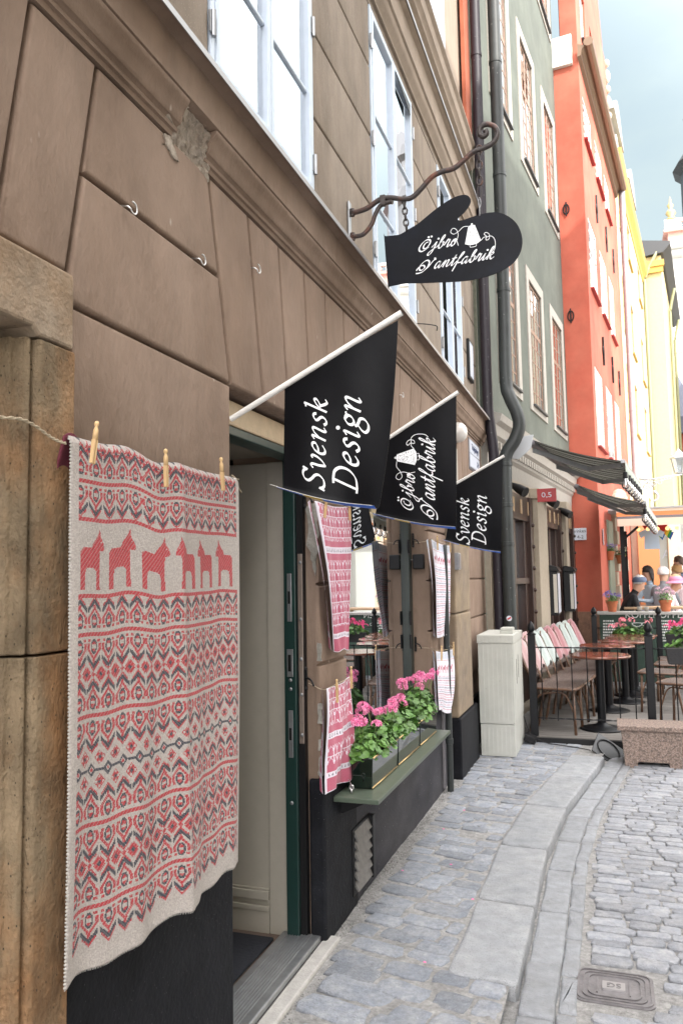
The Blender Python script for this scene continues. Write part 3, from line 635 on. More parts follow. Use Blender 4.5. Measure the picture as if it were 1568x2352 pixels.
# ---- green building with the restaurant
gb = thing('green_building', (0.05, 8.5, 0), 'tall grey green plastered house with brown windows, a restaurant at street level', 'house', rz=RZ)
holes = []
cols_ = [(0.82, 1.72), (2.56, 3.44), (4.32, 5.20)]
rows_ = [(3.98, 5.78), (7.55, 9.45), (11.2, 12.9), (14.6, 16.2)]
for a, b in cols_:
    for c, d in rows_: holes.append((a, b, c, d))
B = MB(); wall_with_holes(B, 0.0, 5.6, 3.42, 18.0, holes, x=0.0, th=0.25); B.box((-5, 5.55, 3.42), (-0.25, 5.6, 18)); B.build('wall', green, gb, world=False)
for a, b in cols_:
    for c, d in rows_[:3]: far_window(gb, a, b, c, d, brownw, rec=0.012, framew=0.16, frame=stoneframe)
# restaurant front: cornice, pilasters, door openings
beige = mat('beige_pilaster', (0.36, 0.31, 0.24), 0.7, mottle=0.08, bump=0.2, bscale=30)
B = MB(); B.sweep([(-0.2, 2.78), (0.0, 2.78), (0.01, 2.95), (0.04, 2.99), (0.05, 3.12), (0.09, 3.15), (0.11, 3.25), (0.16, 3.29), (0.18, 3.36), (0.0, 3.42), (-0.2, 3.42)], 0.0, 5.6)
for k in range(40): B.box((0.05, 0.05+k*0.14, 3.02), (0.075, 0.11+k*0.14, 3.10))
B.build('cornice', stoneframe, gb, world=False)
doors = [(0.50, 2.08), (2.88, 4.28), (4.60, 5.46)]
B = MB(); wall_with_holes(B, 0.0, 5.6, -0.1, 2.78, [(a, b, 0.05, 2.62) for a, b in doors], x=0.0, th=0.3); B.build('ground_floor', beige, gb, world=False)
for a, w_ in ((0.05, 0.40), (2.16, 0.62), (4.32, 0.24)):
    B = MB(); B.box((0.0, a, 0.05), (0.10, a+w_, 2.62)); B.box((0.0, a-0.03, 2.62), (0.13, a+w_+0.03, 2.76)); B.build('pilaster', beige, gb, world=False, bevel=0.01)
for a, b in doors:
    f = MB(); f.box((-0.12, a, 0.05), (0.03, a+0.10, 2.62)); f.box((-0.12, b-0.16, 0.05), (0.05, b, 2.62)); f.box((-0.12, a+0.10, 2.3), (0.02, b-0.16, 2.62)); f.box((-0.1, a+0.1, 1.50), (0.01, b-0.16, 1.58)); f.box((-0.1, a+0.1, 0.05), (-0.02, b-0.16, 0.75)); f.box((-0.1, b-0.30, 0.75), (-0.01, b-0.165, 2.3)); f.box((-0.1, (a+b)/2-0.05, 0.75), (-0.02, (a+b)/2+0.05, 2.3))
    d_ = f.build('door', brownwood, gb, world=False, bevel=0.008)
    c = MB(); n = 4
    for k in range(n):
        yy = a+0.16+(b-a-0.32)*k/(n-1); c.box((0.02, yy-0.05, 2.38), (0.03, yy+0.05, 2.56))
    c.build('carved_panel', mat('ochre_carving', (0.40, 0.28, 0.17), 0.6), d_, world=False, bevel=0.01)
    s = MB()
    for z in np.arange(0.3, 2.5, 0.28): s.ball((0.055, b-0.08, z), 0.028, 8)
    s.build('boss', brownwood, d_, world=False, smooth=True)
    g = MB(); g.box((-0.09, a+0.1, 0.75), (-0.085, b-0.1, 2.3)); g.build('pane', farglass, d_, world=False)
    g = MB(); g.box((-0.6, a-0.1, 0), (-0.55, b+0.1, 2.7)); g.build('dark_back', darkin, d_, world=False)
# ---- orange building
OO = (0.686, 14.084, 0)
orb = thing('orange_building', OO, 'tall red orange plastered house with white windows and brown eaves gutter', 'house', rz=RZ)
OFF = 0.44
oc = [(0.33, 1.38), (1.92, 2.98), (3.42, 4.30)]; orr = [(3.86, 5.30), (6.72, 8.05), (9.52, 10.35)]
holes = [(a, b, c, d) for a, b in oc for c, d in orr]
B = MB(); wall_with_holes(B, 0.0, 5.72, 0.98, 10.95, holes, x=OFF, th=0.3); B.box((-5, 0.0, 0.98), (OFF-0.3, 0.3, 10.95)); B.build('wall', orange, orb, world=False)
B = MB(); B.box((-1, -0.03, -0.1), (OFF+0.03, 0.3, 0.98)); B.box((OFF-0.3, 0.3, -0.1), (OFF+0.03, 0.75, 0.98)); B.build('granite_base', mat('red_granite', (0.27, 0.15, 0.10), 0.7, mottle=0.3, scale=5), orb, world=False)
for a, b in oc:
    for c, d in orr: far_window(orb, a, b, c, d, whitew, rec=0.004, rows=3, cols=4, x=OFF, sill=mat('red_sill', (0.30, 0.02, 0.02), 0.6), glassm=glass('bright_old_glass', (0.7, 0.75, 0.78), 0.5, 0.3))
brownlead = mat('brown_gutter', (0.20, 0.13, 0.085), 0.4, metal=0.4)
B = MB(); B.tube([(OFF+0.20, -0.15, 11.02), (OFF+0.20, 5.75, 11.02)], 0.085, 10); B.sweep([(OFF, 10.8), (OFF+0.06, 10.82), (OFF+0.08, 10.92), (OFF+0.14, 10.98), (OFF, 11.05)], -0.12, 5.75); B.build('gutter', brownlead, orb, world=False)
B = MB(); B.box((-0.3, -0.08, 10.75), (0.12+OFF*0.5, 0.0, 11.3)); B.build('white_block', mat('white_stone', (0.75, 0.74, 0.68), 0.8), orb, world=False)
B = MB(); wall_with_holes(B, 0.35, 5.72, 11.0, 14.2, [(1.0, 1.7, 11.9, 13.1), (2.4, 3.1, 11.9, 13.1), (4.0, 4.7, 11.9, 13.1)], x=OFF-0.05, th=0.3); B.build('attic_wall', orange, orb, world=False)
for a, b in ((1.0, 1.7), (2.4, 3.1), (4.0, 4.7)): far_window(orb, a, b, 11.9, 13.1, whitew, rec=0.04, rows=2, x=OFF-0.05)
B = MB(); B.prism([(OFF-0.1, 0.3, 14.2), (OFF-0.1, 5.75, 14.2), (OFF-0.1, 5.0, 15.4), (OFF-0.1, 4.2, 16.4), (OFF-0.1, 2.0, 16.4), (OFF-0.1, 1.2, 15.4)], (-0.4, 0, 0)); B.build('gable', orange, orb, world=False)
for k in range(9):
    B = MB(); B.ball((OFF-0.04, 5.60, 11.5+k*0.34), 0.085, 8, sc=(1, 1, 1.2+0.9*(k % 2))); B.build('gable_ornament', creamst, orb, world=False, smooth=True)
# iron wall anchors
for yy in (1.65, 3.2, 4.5):
    for zz in (5.9, 8.75):
        wall_anchor = MB(); wall_anchor.tube([(OFF+0.02, yy, zz-0.28), (OFF+0.02, yy, zz+0.28)], 0.02, 6); wall_anchor.tube([(OFF+0.02, yy+0.08*math.cos(t), zz+0.09*math.sin(t)) for t in np.linspace(0, 2*math.pi, 11)], 0.014, 5); wall_anchor.build('wall_anchor', black_iron, orb, world=False)
for zz in (6.15, 8.1):
    B = MB(); B.tube([(0.12+0.05*math.cos(t), -0.015, zz+0.09*math.sin(t)) for t in np.linspace(0, 2*math.pi, 13)], 0.013, 5); B.tube([(0.12, -0.02, zz-0.13), (0.12, -0.02, zz+0.13)], 0.014, 5); B.build('wall_anchor', black_iron, orb, world=False)
# ground floor of the orange building towards the street
B = MB(); B.box((OFF-0.3, 0.75, -0.1), (OFF, 1.5, 0.98)); B.box((OFF-0.3, 3.0, -0.1), (OFF, 5.72, 0.98)); B.build('base_wall', orange, orb, world=False)
B = MB(); B.box((OFF-0.05, 1.0, 0.1), (OFF+0.04, 1.7, 2.6)); B.build('green_door', mat('sage_door', (0.24, 0.29, 0.22), 0.5), orb, world=False, bevel=0.02)
B = MB()
for yy in (1.8, 3.4):
    for k in range(11): B.box((OFF, yy, 0.1+k*0.26), (OFF+0.10-(k % 2)*0.03, yy+0.34-(k % 2)*0.06, 0.1+k*0.26+0.25))
for k in range(8): B.ball((OFF+0.07, 1.9+k*0.25, 2.95+0.25*math.sin(k/7*math.pi)), 0.13, 8)
B.build('stone_portal', creamst, orb, world=False, bevel=0.01)
# downpipe at the end of the orange house
def pipe(name, pts, r, m, label, rings=(), cat='downpipe', parentrot=None):
    base = pts[-1]; t = thing(name, tuple(base), label, cat)
    B = MB(); B.tube(crom(pts, 5), r, 14); B.build('pipe', m, t, smooth=True)
    for z in rings:
        p = [q for q in crom(pts, 12)]; q = min(p, key=lambda a: abs(a[2]-z)); B = MB(); B.lathe([(r+0.001, -0.02), (r+0.006, -0.018), (r+0.006, 0.018), (r+0.001, 0.02)], q, 16); B.build('collar', m, t, smooth=True, sharp=40)
    return t
def loc(O, off, y, z):
    c, s = math.cos(RZ), math.sin(RZ); return (O[0]+off*c-y*s, O[1]+off*s+y*c, z)
zinc = mat('zinc_downpipe', (0.30, 0.30, 0.31), 0.5, metal=0.3, mottle=0.08)
pipe('downpipe', [loc(OO, OFF+0.16, 5.78, z) for z in (11.0, 9, 7, 5, 3, 1, 0.0)], 0.075, zinc, 'grey zinc downpipe between the orange and the yellow house', rings=(9.5, 7.5, 5.5, 3.5))
# ---- yellow buildings
yb = thing('yellow_building', OO, 'bright yellow plastered house beyond the orange one', 'house', rz=RZ)
yc = [(6.6, 7.5), (8.8, 9.9), (12.3, 13.4)]; yr = [(2.6, 4.0), (5.44, 6.9), (7.72, 9.2), (10.4, 11.6)]
B = MB(); wall_with_holes(B, 5.9, 14.6, 0.0, 11.7, [(a, b, c, d) for a, b in yc for c, d in yr], x=OFF, th=0.3); B.build('wall', yellow, yb, world=False)
for a, b in yc:
    for c, d in yr: far_window(yb, a, b, c, d, mat('ochre_wood', (0.5, 0.33, 0.08), 0.6), rec=0.04, rows=3, x=OFF, sill=mat('ochre_sill', (0.45, 0.27, 0.05), 0.6), glassm=MATS['bright_old_glass'])
B = MB(); B.sweep([(OFF-0.2, 11.7), (OFF+0.03, 11.7), (OFF+0.05, 11.8), (OFF+0.16, 11.95), (OFF+0.2, 12.1), (OFF-0.2, 12.15)], 5.8, 14.7); B.build('cornice', mat('ochre_cornice', (0.5, 0.32, 0.08), 0.8), yb, world=False)
for a in (6.3, 10.2):
    B = MB(); B.box((OFF-1.5, a, 12.1), (OFF-0.1, a+2.2, 13.4)); r_ = B.build('dormer', yellow, yb, world=False)
    B = MB(); B.prism([(OFF+0.05, a-0.1+2.4*k/12, 13.4+0.75*math.sin(math.pi*k/12)) for k in range(13)], (-1.6, 0, 0)); B.build('dormer_roof', mat('lead_sheet', (0.28, 0.29, 0.30), 0.5, metal=0.3), r_, world=False)
    B = MB(); B.prism([(OFF-0.02, a+1.1+0.35*math.cos(t), 12.85+0.45*math.sin(t)) for t in np.linspace(0, 2*math.pi, 17)[:-1]], (-0.09, 0, 0)); B.build('oval_window', whitew, r_, world=False)
yb2 = thing('narrow_yellow_building', OO, 'pale yellow green house at the street corner with double grey gutter pipes', 'house', rz=RZ)
py = mat('pale_ochre', (0.50, 0.42, 0.22), 0.85, mottle=0.06)
B = MB(); B.box((-3, 14.65, 0), (OFF+0.62, 23.5, 12.6)); B.build('wall', py, yb2, world=False)
B = MB(); B.box((OFF-0.3, 14.55, 12.0), (OFF+0.68, 14.65, 12.2)); B.box((OFF-0.3, 14.5, 12.2), (OFF+0.72, 14.65, 12.4)); B.build('moulding', mat('ochre_cornice', (0.5, 0.32, 0.08), 0.8), yb2, world=False)
B = MB(); B.sweep([(OFF, 12.6), (OFF+0.7, 12.65), (OFF+0.8, 12.75), (OFF+0.95, 12.9), (OFF+0.95, 13.0), (OFF, 13.2)], 14.5, 23.7); B.build('eaves', roofm, yb2, world=False)
B = MB(); B.box((-3, 14.66, 13.0), (OFF-0.3, 23.4, 14.2)); B.build('roof', roofm, yb2, world=False)
for a in (14.65, 18.7, 22.9):
    pipe('downpipe', [loc(OO, OFF+(0.9 if a > 15.1 else 0.5), a-0.1, 12.7), loc(OO, OFF+(0.72 if a > 15.1 else 0.1), a-0.1, 11.9)]+[loc(OO, OFF+(0.70 if a > 15.1 else 0.07), a-0.1, z_) for z_ in (11.2, 6, 0)], 0.055, mat('olive_downpipe', (0.26, 0.27, 0.15), 0.5), {14.65: 'first olive downpipe on the pale yellow corner house, nearest the camera', 18.7: 'middle olive downpipe on the pale yellow corner house', 22.9: 'last olive downpipe on the pale yellow corner house'}[a])
# ---- far white church-like building and red brick block
wb = thing('white_building', (5.5, 46, 0), 'tall white classical building at the far end of the street', 'building')
wst = mat('sunlit_white_stone', (0.72, 0.71, 0.68), 0.9, mottle=0.03, scale=0.5)
B = MB(); wall_with_holes(B, 0, 1, 0, 1, [(0, 1, 0, 1)], 0, 0) if False else None
B.box((4.65, 44, 0), (34, 60, 18.3)); B.build('wall', wst, wb)
B = MB(); B.box((4.5, 43.5, 18.3), (34.5, 60, 18.6)); B.box((4.25, 43.2, 18.6), (34.6, 60, 18.9)); B.box((4.5, 43.75, 13.6), (34, 44.0, 13.9)); B.box((4.35, 43.6, 8.2), (34, 44.0, 8.6)); B.box((4.2, 43.5, 4.4), (34, 44.0, 4.8)); B.build('cornice', wst, wb, bevel=0.05)
for x in (4.75, 8.6, 12.4, 16.2, 20):
    B = MB(); B.box((x, 43.8, 0), (x+0.9, 44, 13.6)); B.box((x-0.15, 43.72, 13.1), (x+1.05, 44, 13.6)); B.build('pilaster', wst, wb, bevel=0.04)
for x in (6.3, 10.1, 13.9, 17.7):
    for z in (5.0, 9.6):
        B = MB(); B.box((x, 43.97, z), (x+1.6, 44.02, z+3.1)); B.box((x-0.2, 43.85, z+3.1), (x+1.8, 44.0, z+3.4)); B.build('window', MATS['bright_old_glass'] if False else mat('pale_grey_window', (0.35, 0.38, 0.42), 0.3), wb)
B = MB(); B.box((5.0, 44.4, 18.9), (30, 59, 19.9)); B.box((4.8, 44.2, 19.9), (30.4, 59.4, 20.05)); B.build('attic', mat('pink_stone', (0.50, 0.27, 0.22), 0.85), wb)
B = MB()
for x in np.arange(5.6, 20, 0.55): B.lathe([(0.12, 20.05), (0.07, 20.12), (0.14, 20.25), (0.08, 20.38), (0.12, 20.45)], (x, 44.4, 0), 8)
B.box((4.85, 44.25, 20.45), (30, 44.6, 20.58)); B.box((4.85, 44.25, 20.05), (5.5, 44.6, 20.45)); B.build('balustrade', wst, wb)
B = MB(); B.lathe([(0.28, 20.58), (0.26, 20.65), (0.10, 20.72), (0.27, 20.95), (0.2, 21.1), (0.08, 21.2), (0.17, 21.4), (0.07, 21.55), (0.04, 21.8), (0.0, 21.9)], (5.2, 44.4, 0), 12); B.build('finial', mat('gilt_stone', (0.5, 0.36, 0.15), 0.5), wb, smooth=True)
B = MB(); B.lathe([(2.6, 19), (2.6, 24), (3.0, 24.3), (2.4, 25.2), (2.0, 27), (2.3, 27.3), (1.2, 30), (0.0, 33)], (8.6, 46.6, 0), 16); B.build('spire', roofm, wb)
rb = thing('red_brick_building', (3.0, 38, 0), 'dark roofed red house seen low down beside the white building', 'building')
B = MB(); B.box((2.4, 40, 0), (5.3, 52, 8.2)); B.build('wall', mat('deep_red_plaster', (0.33, 0.08, 0.05), 0.9), rb)
B = MB(); B.box((2.2, 39.7, 8.2), (5.6, 52, 9.0)); B.prism([(2.2, 39.8, 9.0), (5.6, 39.8, 9.0), (4.9, 41.5, 11.3), (2.9, 41.5, 11.3)], (0, 8, 0)); B.build('roof', mat('slate_roof', (0.09, 0.10, 0.14), 0.6), rb)
for x in (3.95,):
    for z in (2.2, 5.4):
        B = MB(); B.box((x, 39.95, z), (x+0.7, 40.0, z+1.7)); B.box((x-0.15, 39.85, z+1.7), (x+0.85, 40, z+1.95)); B.build('window', mat('grey_window', (0.2, 0.2, 0.22), 0.3), rb)
# ---- houses across the street (outside the frame; they shade the street and show in the shop window)
ob = thing('opposite_building', (8, -2, 0), 'cream plastered house across the street reflected in the shop windows', 'house')
B = MB(); wall_with_holes(B, -14.0, 7.6, 0.0, 13.6, [(y, y+1.1, z, z+1.8) for y in np.arange(-12, 7, 2.6) for z in (1.2, 4.6, 8.2)], x=8.3, th=-0.3) if False else None
hl = [(y, y+1.1, z, z+1.8) for y in np.arange(-12.5, 6.2, 2.6) for z in (1.2, 4.6, 8.2, 11.4)]
B = MB(); wall_with_holes(B, -14.0, 7.6, 0.0, 14.6, hl, x=8.3, th=0.3); B.box((8.3, 7.3, 0), (16, 7.6, 14.6)); B.box((8.3, -14, 0), (16, -13.7, 14.6)); B.build('wall', creamst, ob)
B = MB(); B.prism([(7.8, -14, 14.6), (16, -14, 14.6), (16, -14, 15.0), (12, -14, 18.4), (7.8, -14, 15.0)], (0, 21.6, 0)); B.build('roof', roofm, ob)
for a, b, c, d in hl:
    B = MB(); B.box((8.14, a, c), (8.16, b, d)); B.build('window', mat('dark_pane', (0.05, 0.06, 0.07), 0.05), ob)
sb = thing('square_building', (16, 26, 0), 'sunlit cream stone building across the square reflected in the shop window', 'building')
B = MB(); B.box((9.0, 30, 0), (40, 40, 15)); B.build('wall', creamst, sb)
for x in np.arange(10, 38, 2.6):
    for z in (1.2, 5.0, 8.8): 
        B = MB(); B.box((x, 29.95, z), (x+1.1, 30.02, z+2.1)); B.box((x-0.1, 29.85, z+2.1), (x+1.2, 30, z+2.3)); B.build('window', MATS['dark_pane'], sb)
# =============== lettering by broad-nib strokes ===============
G = {
 'S': (12, [[(10.6, 13.2), (9.2, 15.4), (6.3, 16), (3.6, 14.4), (3.3, 11.6), (5.6, 9.1), (8.6, 6.9), (9.7, 4.1), (8.0, 1.0), (5, 0), (2.4, 0.7), (0.9, 3.0)], [(10.6, 12.6), (11.3, 16.3)], [(0.4, -0.3), (1.2, 3.6)]]),
 'v': (9.6, [[(0, 8.5), (1.4, 10), (2.8, 9), (3.4, 4.2), (4.4, 0.6), (5.2, 0.1), (7.4, 2.4), (8.9, 6), (8.9, 9), (7.7, 9.9), (6.9, 9.0)]]),
 'e': (8.6, [[(1.7, 5), (4.8, 5.6), (7.1, 7.4), (6.6, 9.5), (4.4, 9.7), (2, 7.4), (1.2, 3.8), (2.3, 0.8), (4.8, 0.3), (7.4, 2.4)]]),
 'n': (10.4, [[(0, 8.4), (1.5, 10), (2.3, 8.6), (1.8, 0)], [(2, 4.2), (4.5, 8.4), (6.9, 10), (8.1, 8.6), (7.6, 2.4), (8.4, 0.3), (10.3, 1.8)]]),
 's': (7.6, [[(6.7, 7.8), (5.9, 9.6), (4, 9.9), (2.3, 8.4), (2.7, 6.6), (5, 4.7), (5.8, 2.7), (4.7, 0.5), (2.5, 0.1), (0.7, 1.8)]]),
 'k': (10.2, [[(0.2, 16.2), (1.6, 16.6), (2.5, 17.2), (2.1, 8), (1.7, 0)], [(2.1, 4.8), (5, 8.6), (7.4, 9.9), (8, 8), (5.6, 5.7), (3.2, 5.1)], [(4.3, 5.5), (6.4, 2), (8.4, 0.1), (10.3, 1.6)]]),
 'D': (15.5, [[(4.2, 15.6), (3.6, 8), (3.2, 0.3)], [(0.6, 0.1), (5, 0.2), (10.2, 1.6), (13.4, 6), (13.2, 11.4), (9.8, 15), (5, 15.8), (1.4, 15.6)]]),
 'i': (5, [[(0.4, 8.4), (2, 10), (2.6, 8.5), (2.1, 2), (2.9, 0.3), (4.8, 1.8)], 'dot 2.9 14.2']),
 'g': (9.4, [[(6.9, 8.4), (4.2, 9.9), (1.8, 8), (2, 5.3), (4.2, 4.1), (6.6, 5.4), (7.2, 7.8), (6.3, 9.4), (4.2, 9.9)], [(6.8, 9.0), (9, 9.7)], [(3.2, 4.3), (2.2, 2.6), (4.5, 1.3), (7.5, 0.2), (8.2, -2.5), (6, -5), (2.6, -5.3), (0.2, -3.6), (0.8, -1.0), (3.4, 1.5)]]),
 'J': (7.5, [[(0, 3), (2.6, 6.5), (4.6, 10), (4.2, 4), (2.8, -3.6), (0.4, -7.2), (-1.8, -6.4), (-1, -3.4), (3, 0.2), (7.5, 3)], 'dot 5.4 14']),
 'B': (8.6, [[(0, 3), (3, 8.6), (5.3, 14.8), (5, 17.6), (3.6, 17), (2.5, 12), (2.0, 4), (3, 0.5), (5.2, 0.7), (6.9, 4), (6.4, 8), (5.6, 8.6), (6.6, 7.2), (8.6, 7.4)]]),
 'R': (8, [[(0, 3), (1.8, 7), (2.9, 11.2), (4, 9.7), (5.8, 9.8), (5, 4), (5.2, 0.6), (6.6, 0.6), (8, 3)]]),
 'O': (8, [[(4, 9.8), (1.7, 7), (1.4, 3), (3.3, 0.3), (5.6, 2), (6.3, 6.5), (5, 9.5), (3.5, 8.9), (5.2, 7.2), (8, 8)]]),
 'A': (10, [[(6.8, 8.4), (5, 9.9), (2.5, 8), (1.3, 3.5), (2.5, 0.3), (4.8, 2), (6.8, 6), (7.5, 10), (6.8, 4), (7.1, 0.6), (8.4, 0.8), (10, 3)]]),
 'N': (11, [[(0, 3), (2, 7.5), (3.2, 10), (3.3, 8), (2.5, 0.1)], [(2.8, 3), (5, 8), (7, 9.9), (8, 8.5), (7.1, 3), (7.8, 0.4), (9.3, 0.8), (11, 3)]]),
 'T': (6.6, [[(0, 3), (2.6, 8.6), (4.6, 15.2), (3.6, 8), (2.9, 2), (3.7, 0.3), (5.2, 1.2), (6.6, 3.2)], [(0.8, 10.4), (6.8, 11)]]),
 'F': (8, [[(0, 3), (4, 8.6), (7, 14.6), (7.2, 17.4), (5.6, 17), (3.9, 11), (2.2, 0), (0.6, -8.6)], [(2.8, 4.2), (5, 2.8), (8, 3.2)]]),
 'I': (6, [[(0, 3), (2, 7), (3.1, 10), (2.5, 4), (2.8, 0.6), (4.2, 0.8), (6, 3)], 'dot 4.2 14.3']),
 'K': (11, [[(0, 3), (3, 8.6), (5.3, 14.8), (5, 17.6), (3.6, 17), (2.4, 10), (1.8, 0)], [(2.3, 4.8), (5, 8.6), (7.5, 9.3), (7.2, 6.9), (4, 5.3)], [(4.4, 5.3), (6.2, 1), (7.8, 0.1), (10.5, 2.4)]]),
 'V': (18, [[(-5, 1.5), (-4.6, 4), (-2.6, 7), (1.6, 8.2), (4.8, 5.6), (4.0, 2.3), (0.8, 1.2), (-1.9, 3.6), (-2, 8.6), (1.4, 13.6), (5.6, 14.8), (8.8, 12), (9.3, 7), (7.6, 2), (4.4, -1.6), (-0.4, -2.8), (-4.4, -2.5)], [(6.2, 0.2), (9.8, 4.0), (12.6, 10), (15.2, 14.6), (14.6, 16.8)], [(15.2, 14.6), (17.2, 14.0)]]),
 'Ö': (16, [[(8.6, 12), (5.6, 10.4), (4.4, 6.4), (6, 3.2), (9.4, 4), (11.6, 8), (11.2, 12.6), (8.4, 15), (4.4, 14.6), (1, 11), (-0.6, 6), (0.6, 1.6), (4.4, -0.4), (9, 1.6), (12.2, 4.6)], 'dot 6.8 18.6', 'dot 10.6 18.8']),
}
def ribbons(txt, wmax, wmin, nib=35, shear=0.0, track=0.0):
    "list of (polyline pts, widths) and dots in glyph units"
    out = []; x = 0.0
    for ch in txt:
        adv, st = G[ch]
        for s in st:
            if isinstance(s, str):
                _, a, b = s.split(); a, b = float(a), float(b); out.append(('dot', (x+a+shear*b, b), wmax*0.62)); continue
            P = crom([(x+a+shear*b, b) for a, b in s], 6); W_ = []
            for i in range(len(P)):
                t = P[min(i+1, len(P)-1)]-P[max(i-1, 0)]; an = math.degrees(math.atan2(t[1], t[0])); W_.append(wmin+(wmax-wmin)*abs(math.sin(R(an-nib))))
            out.append(('line', P, W_))
        x += adv+track
    return out, x-track
def write(mb, txt, p0, p1, surf, up, wmax, wmin, nib=35, shear=0.0, track=0.0, lift=0.002, ysc=1.0, z0=0, thick=0.0007):
    "p0,p1: baseline ends (x,z); surf(x,z)->y; lettering lies lift in front of it (towards -y)"
    rb_, Wd = ribbons(txt, wmax, wmin, nib, shear, track)
    p0 = np.array(p0, float); p1 = np.array(p1, float); L_ = np.linalg.norm(p1-p0); ex = (p1-p0)/L_; s = L_/Wd; ey = np.array(up, float); ey = ey/np.linalg.norm(ey)*ysc
    f = lambda q: p0+ex*q[0]*s+ey*q[1]*s
    for k, item in enumerate(rb_):
        lf = lift+0.00006*k
        if item[0] == 'dot':
            c = np.array(item[1]); V = []
            for j in range(12): q = f(c+item[2]*np.array((math.cos(j*math.pi/6), math.sin(j*math.pi/6)))); V.append((q[0], surf(*q)-lf, q[1]))
            mb.add(V, [tuple(range(12))])
        else:
            P, W_ = item[1], item[2]; V = []; n = len(P)
            for i in range(n):
                t = P[min(i+1, n-1)]-P[max(i-1, 0)]; t = t/(np.linalg.norm(t)+1e-9); nn = np.array((-t[1], t[0]))
                for sg in (1, -1): q = f(P[i]+nn*sg*W_[i]/2); V.append((q[0], surf(*q)-lf, q[1]))
            mb.add(V, [(2*i, 2*i+1, 2*i+3, 2*i+2) for i in range(n-1)])
    return s
def line2(mb, pts, w, surf, lift=0.0022, k=6):
    P = crom(pts, k); n = len(P); V = []
    for i in range(n):
        t = P[min(i+1, n-1)]-P[max(i-1, 0)]; t = t/(np.linalg.norm(t)+1e-9); nn = np.array((-t[1], t[0]))
        for sg in (1, -1): q = P[i]+nn*sg*w/2; V.append((q[0], surf(*q)-lift, q[1]))
    mb.add(V, [(2*i, 2*i+1, 2*i+3, 2*i+2) for i in range(n-1)])
def poly2(mb, pts, surf, lift, n=1): mb.add([(p[0], surf(*p)-lift, p[1]) for p in pts], [tuple(range(len(pts)))])
ink = mat('white_lettering', (0.80, 0.82, 0.84), 0.55); ink.use_backface_culling = False
signblack = mat('black_vinyl', (0.0025, 0.0028, 0.004), 0.40, spec=0.12, mottle=0.15, scale=3, bump=0.25, bscale=14)
def xz(px, py, Y): p = at(px, py, 'y', Y); return np.array((p[0], p[2]))

# =============== banners on poles ===============
polew = mat('white_plastic_pole', (0.68, 0.67, 0.64), 0.4, mottle=0.04)
backm = mat('blue_banner_back', (0.05, 0.16, 0.62), 0.45); backy = mat('yellow_banner_back', (0.6, 0.42, 0.06), 0.45)
def banner(Y, pole0, tip, TL, TR, BR, BL, curl, label, texts, amp=0.008, side=0.0):
    t = thing('banner_flag', (0, 0, 0), label, 'banner', 'black shop banners on white poles'); p0, p1 = xz(*pole0, Y), xz(*tip, Y); tl, tr, br, bl = [xz(*q, Y) for q in (TL, TR, BR, BL)]
    t.location = (p0[0], Y, p0[1])
    B = MB(); B.tube([(p0[0], Y, p0[1]), (p1[0], Y, p1[1])], 0.0105, 14); B.lathe([(0.0085, 0)], (0, 0, 0)) if False else None
    B.build('pole', polew, t, smooth=True, sharp=60)
    B = MB(); d = (p1-p0)/np.linalg.norm(p1-p0); e = p1+d*0.0015; B.tube([(p1[0]-d[0]*0.002, Y, p1[1]-d[1]*0.002), (e[0], Y, e[1])], 0.0075, 12); B.build('pole_end', black_iron, t)
    sf = lambda x, z: Y+0.004+amp*math.sin(13*x-6*z+1.0)*(0.4+1.2*max(0, p1[1]-z))+0.5*amp*math.sin(31*x+4*z)*max(0, p1[1]-z)
    def fn(u, v, off=0.0):
        a = tl+(tr-tl)*u; b = bl+(br-bl)*u; q = a+(b-a)*v*1.115
        q = q+np.array((side*math.sin(math.pi*min(1, v))*u, 0)); q[1] -= 0.012*math.sin(math.pi*u)*v
        y = sf(q[0], q[1]); w = max(0.0, v-0.88)/0.12
        y -= curl*(1.15-0.8*u)*w**1.6; q[1] += (v-0.88)*abs((b-a)[1])*min(1.0, 1.25*w)*(1 if w > 0 else 0)
        return (q[0], y+off*(1-min(1, 2*w)), q[1]-off*min(1, 2*w))
    B = MB(); B.norm = False; B.grid(lambda u, v: fn(u, v, -0.0006), 26, 44, m=0); B.grid(lambda u, v: fn(u, v, 0.0006), 26, 44, m=1, flip=True)
    for k, f in enumerate(B.f):
        if B.m[k] == 1:
            i = k % (26*44) % 26; 
            if 7 <= i <= 11: B.m[k] = 2
    B.grid(lambda u, v: fn(0 if True else u, v, -0.0006+0.0012*u), 1, 44, m=0); B.grid(lambda u, v: fn(1, v, -0.0006+0.0012*u), 1, 44, m=0); B.grid(lambda u, v: fn(u, 1, -0.0006+0.0012*v), 26, 1, m=3)
    B.build('banner', [signblack, backm, backy, polew], t, smooth=True)
    B = MB(); B.norm = False
    texts(B, sf)
    B.build('lettering', ink, t)
    return t
